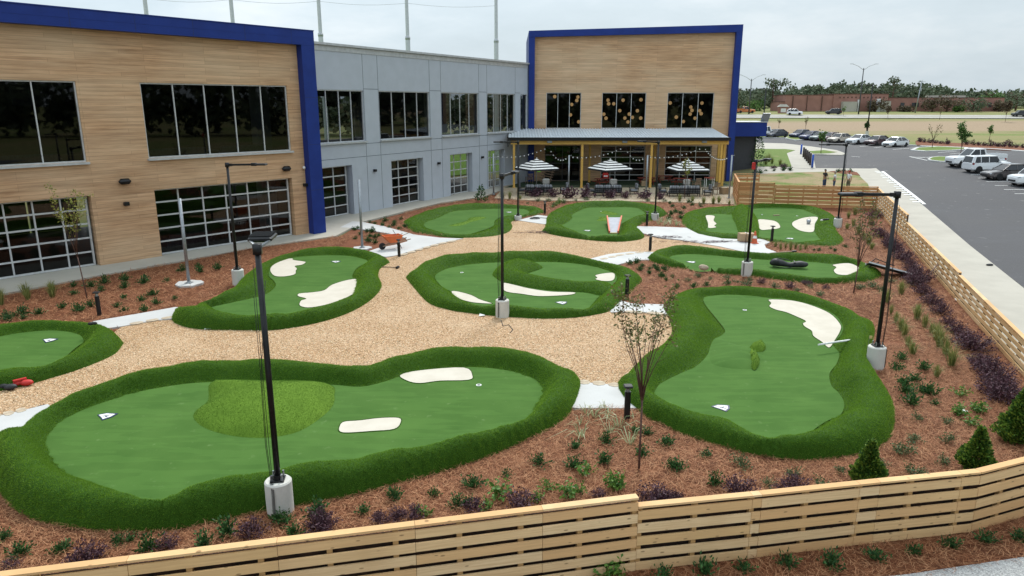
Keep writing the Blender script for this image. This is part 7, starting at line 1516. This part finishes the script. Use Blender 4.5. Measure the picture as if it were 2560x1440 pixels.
# ------------------------------------------------------------------ lot bollards, lot lamps, road lamps, far buildings
def guard(u, v, vt, mt, label):
    p = G(u, v); h = AT(u, vt, p[1])[2] - p[2]; t = thing('bollard', label, 'bollard', p, 0, 'bollards at the entrance'); m = MB(); m.tube([(0, 0, -.1), (0, 0, h - .04)], .12, 12); m.ball((0, 0, h - .05), .12, .12, .06); m.build('sleeve', mt, t, True, world=False); m = MB(); m.lathe([(.16, -.02), (.16, .05)], 12); m.build('collar', 'black_plastic', t, world=False)
pm('bollard_blue', (.02, .09, .46), None, 4, .45); pm('bronze', (.05, .035, .028), None, 4, .5)
guard(2002, 386, 361, 'bollard_blue', 'blue bollard farthest back at the head of the dark row'); guard(2030, 420, 386, 'bollard_blue', 'blue bollard nearest the lawn at the end of the dark row')
for i in range(5): guard(2008 + i * 4.2, 393.5 + i * 5.0, 368 + i * 3.6, 'bronze', ['first', 'second', 'third', 'fourth', 'fifth'][i] + ' dark bronze bollard counting from the farthest blue bollard')
def lotlamp(u, v, vt, label, head=-1):
    p = G(u, v); h = AT(u, vt, p[1])[2] - p[2]; t = thing('lot_lamp', label, 'lamp post', p, 0, 'tall lamps of the parking lot'); m = MB(); m.tube([(0, 0, 0), (0, 0, h)], [.13, .09], 10); m.build('pole', 'black_metal', t, True, world=False); m = MB(); m.lathe([(.3, -.1), (.3, .7)], 16); m.build('concrete_base', 'base_concrete', t, world=False); m = MB(); m.bevbox((head * .75, 0, h), (1.1, .5, .16), .04); m.bar((0, 0, h - .05), (head * .3, 0, h - .02), .1, .1); m.build('lamp_head', 'black_metal', t, world=False)
lotlamp(2167, 337, 213, 'tall black parking lot lamp behind the white muscle sedan'); lotlamp(1906, 332, 222, 'tall black parking lot lamp beside the blue entrance canopy')
def roadlamp(u, v, vt, label):
    p = G(u, v); h = AT(u, vt, p[1])[2] - p[2]; t = thing('road_lamp', label, 'street lamp', p, 0, 'double armed lamps along the far road'); m = MB(); m.tube([(0, 0, 0), (0, 0, h)], [.2, .12], 10); m.build('pole', 'dark_frame', t, True, world=False)
    for s in (-1, 1): m = MB(); m.tube([(0, 0, h - .6), (s * 1.6, 0, h + .5), (s * 3.2, 0, h + 1.1)], .07, 6); m.build('arm', 'steel_pole', t, True, world=False); m = MB(); m.bevbox((s * 3.6, 0, h + 1.15), (1.0, .3, .14), .04); m.build('lamp_head', 'steel_pole', t, world=False)
roadlamp(2146, 286, 170, 'tall double armed lamp before the brick building'); roadlamp(1872, 285, 197, 'double armed road lamp beside the wood clad tower')
A, B = AT(2288, 279, 236), AT(2305, 202, 236); t = thing('utility_pole', 'leaning grey utility pole before the brick building', 'pole', A); m = MB(); m.tube([A - np.array([0, 0, .5]), B], [.2, .13], 8); m.build('pole', 'galvanised', t, True); m = MB(); q = A + (B - A) * .72; m.bevbox(q + np.array([.3, 0, 0]), (.4, .4, .9), .05); m.bar(A + (B - A) * .97 - np.array([1.2, 0, 0]), A + (B - A) * .97 + np.array([1.2, 0, 0]), .1, .1); m.build('crossarm', 'galvanised', t)
q = A + (B - A) * .72; w1_ = AT(2195, 228, 236); tag_ = MB(); tag_.tube([q, (q + w1_) / 2 - np.array([0, 0, .6]), w1_], .035, 4); tag(tag_.build('overhead_wire', 'dark_frame'), 'overhead wire running from the leaning utility pole', 'wire')
sch = thing('school_building', 'long low red brick building beyond the road', 'building', AT(2230, 278, 252)); YB = 252
def blk(u0, u1, vt, y, dp, nm, mt, zb=None, capm='bark'):
    a, b = AT(u0, vt, y), AT(u1, vt, y); g = float(terr((a[0] + b[0]) / 2, y)) - .6; g = g if zb is None else zb; m = MB(); m.box(((a[0] + b[0]) / 2, y + dp / 2, (g + a[2]) / 2), (b[0] - a[0], dp, a[2] - g)); o = m.build(nm, mt, sch); 
    if capm: m = MB(); m.box(((a[0] + b[0]) / 2, y + dp / 2, a[2] + .1), (b[0] - a[0] + .2, dp + .2, .2)); m.build('roof_edge', capm, sch)
    return a, b
blk(1965, 2085, 238, YB, 12, 'wall', 'brick_school'); blk(2085.3, 2222, 235.5, YB - .4, 13, 'wall', 'brick_school'); blk(2222.5, 2512, 245, YB + 1, 12, 'wall', 'brick_school'); blk(1950, 1964.5, 255, YB + .5, 9, 'wall', 'brick_school')
blk(2109, 2144, 254, YB - 2.2, 1.7, 'entrance_wall', 'pale_block', None, None); blk(2190, 2228, 253, YB - 2.2, 1.7, 'entrance_wall', 'pale_block', None, None); blk(2147, 2152, 249, YB - 1.8, .8, 'white_column', 'white_paint', None, None); blk(2195, 2203, 247, YB - 3.2, .8, 'white_column', 'white_paint', None, None)
blk(2337, 2371, 238.5, YB + 9, 6, 'roof_unit', 'pale_block', None, None); blk(2393, 2415, 238.5, YB + 9, 6, 'roof_unit', 'pale_block', None, None)
for u0, u1 in ((1983, 1984.5), (2056, 2057.5), (2019, 2020)): blk(u0, u1, 240, YB - .35, .3, 'downpipe', 'bark', None, None)
for u in (2256, 2284, 2292, 2455, 2474): a = AT(u, 262, YB + .98); m = MB(); m.box((a[0], YB + .95, a[2]), (1.3, .12, 1.4)); m.build('window', 'dark_frame', sch)
for u in range(2100, 2216, 10): a = AT(u, 243.5, YB - .42); m = MB(); m.box((a[0], YB - .44, a[2]), (.45, .1, .45)); m.build('vent', 'bark', sch)
p = G(1957, 283); zz = AT(1957, 267, p[1])[2]; t = thing('brick_sign', 'small brick sign with a white panel and pale roof before the brick building', 'sign', p); m = MB(); m.box((0, .3, (zz - p[2]) / 2), (2.9, .6, zz - p[2])); m.build('sign_wall', 'brick_school', t, world=False); m = MB(); m.box((.1, -.02, (zz - p[2]) * .45), (1.6, .06, 1.15)); pn = m.build('sign_panel', 'white_paint', t, world=False)
m = MB(); m.tube([(-.4 + .1 * k, -.07, (zz - p[2]) * .40 + (.16 if k in (3, 4, 5) else .05 * (k % 2))) for k in range(10)], .05, 5); m.build('sign_mark', 'black_plastic', pn); m = MB(); m.add([(-1.7, -.3, zz - p[2]), (1.7, -.3, zz - p[2]), (1.7, .9, zz - p[2]), (-1.7, .9, zz - p[2]), (-1.0, .3, zz - p[2] + .75), (1.0, .3, zz - p[2] + .75)], [(0, 1, 5, 4), (1, 2, 5), (2, 3, 4, 5), (3, 0, 4), (3, 2, 1, 0)]); m.build('sign_roof', 'pale_block', t, world=False)
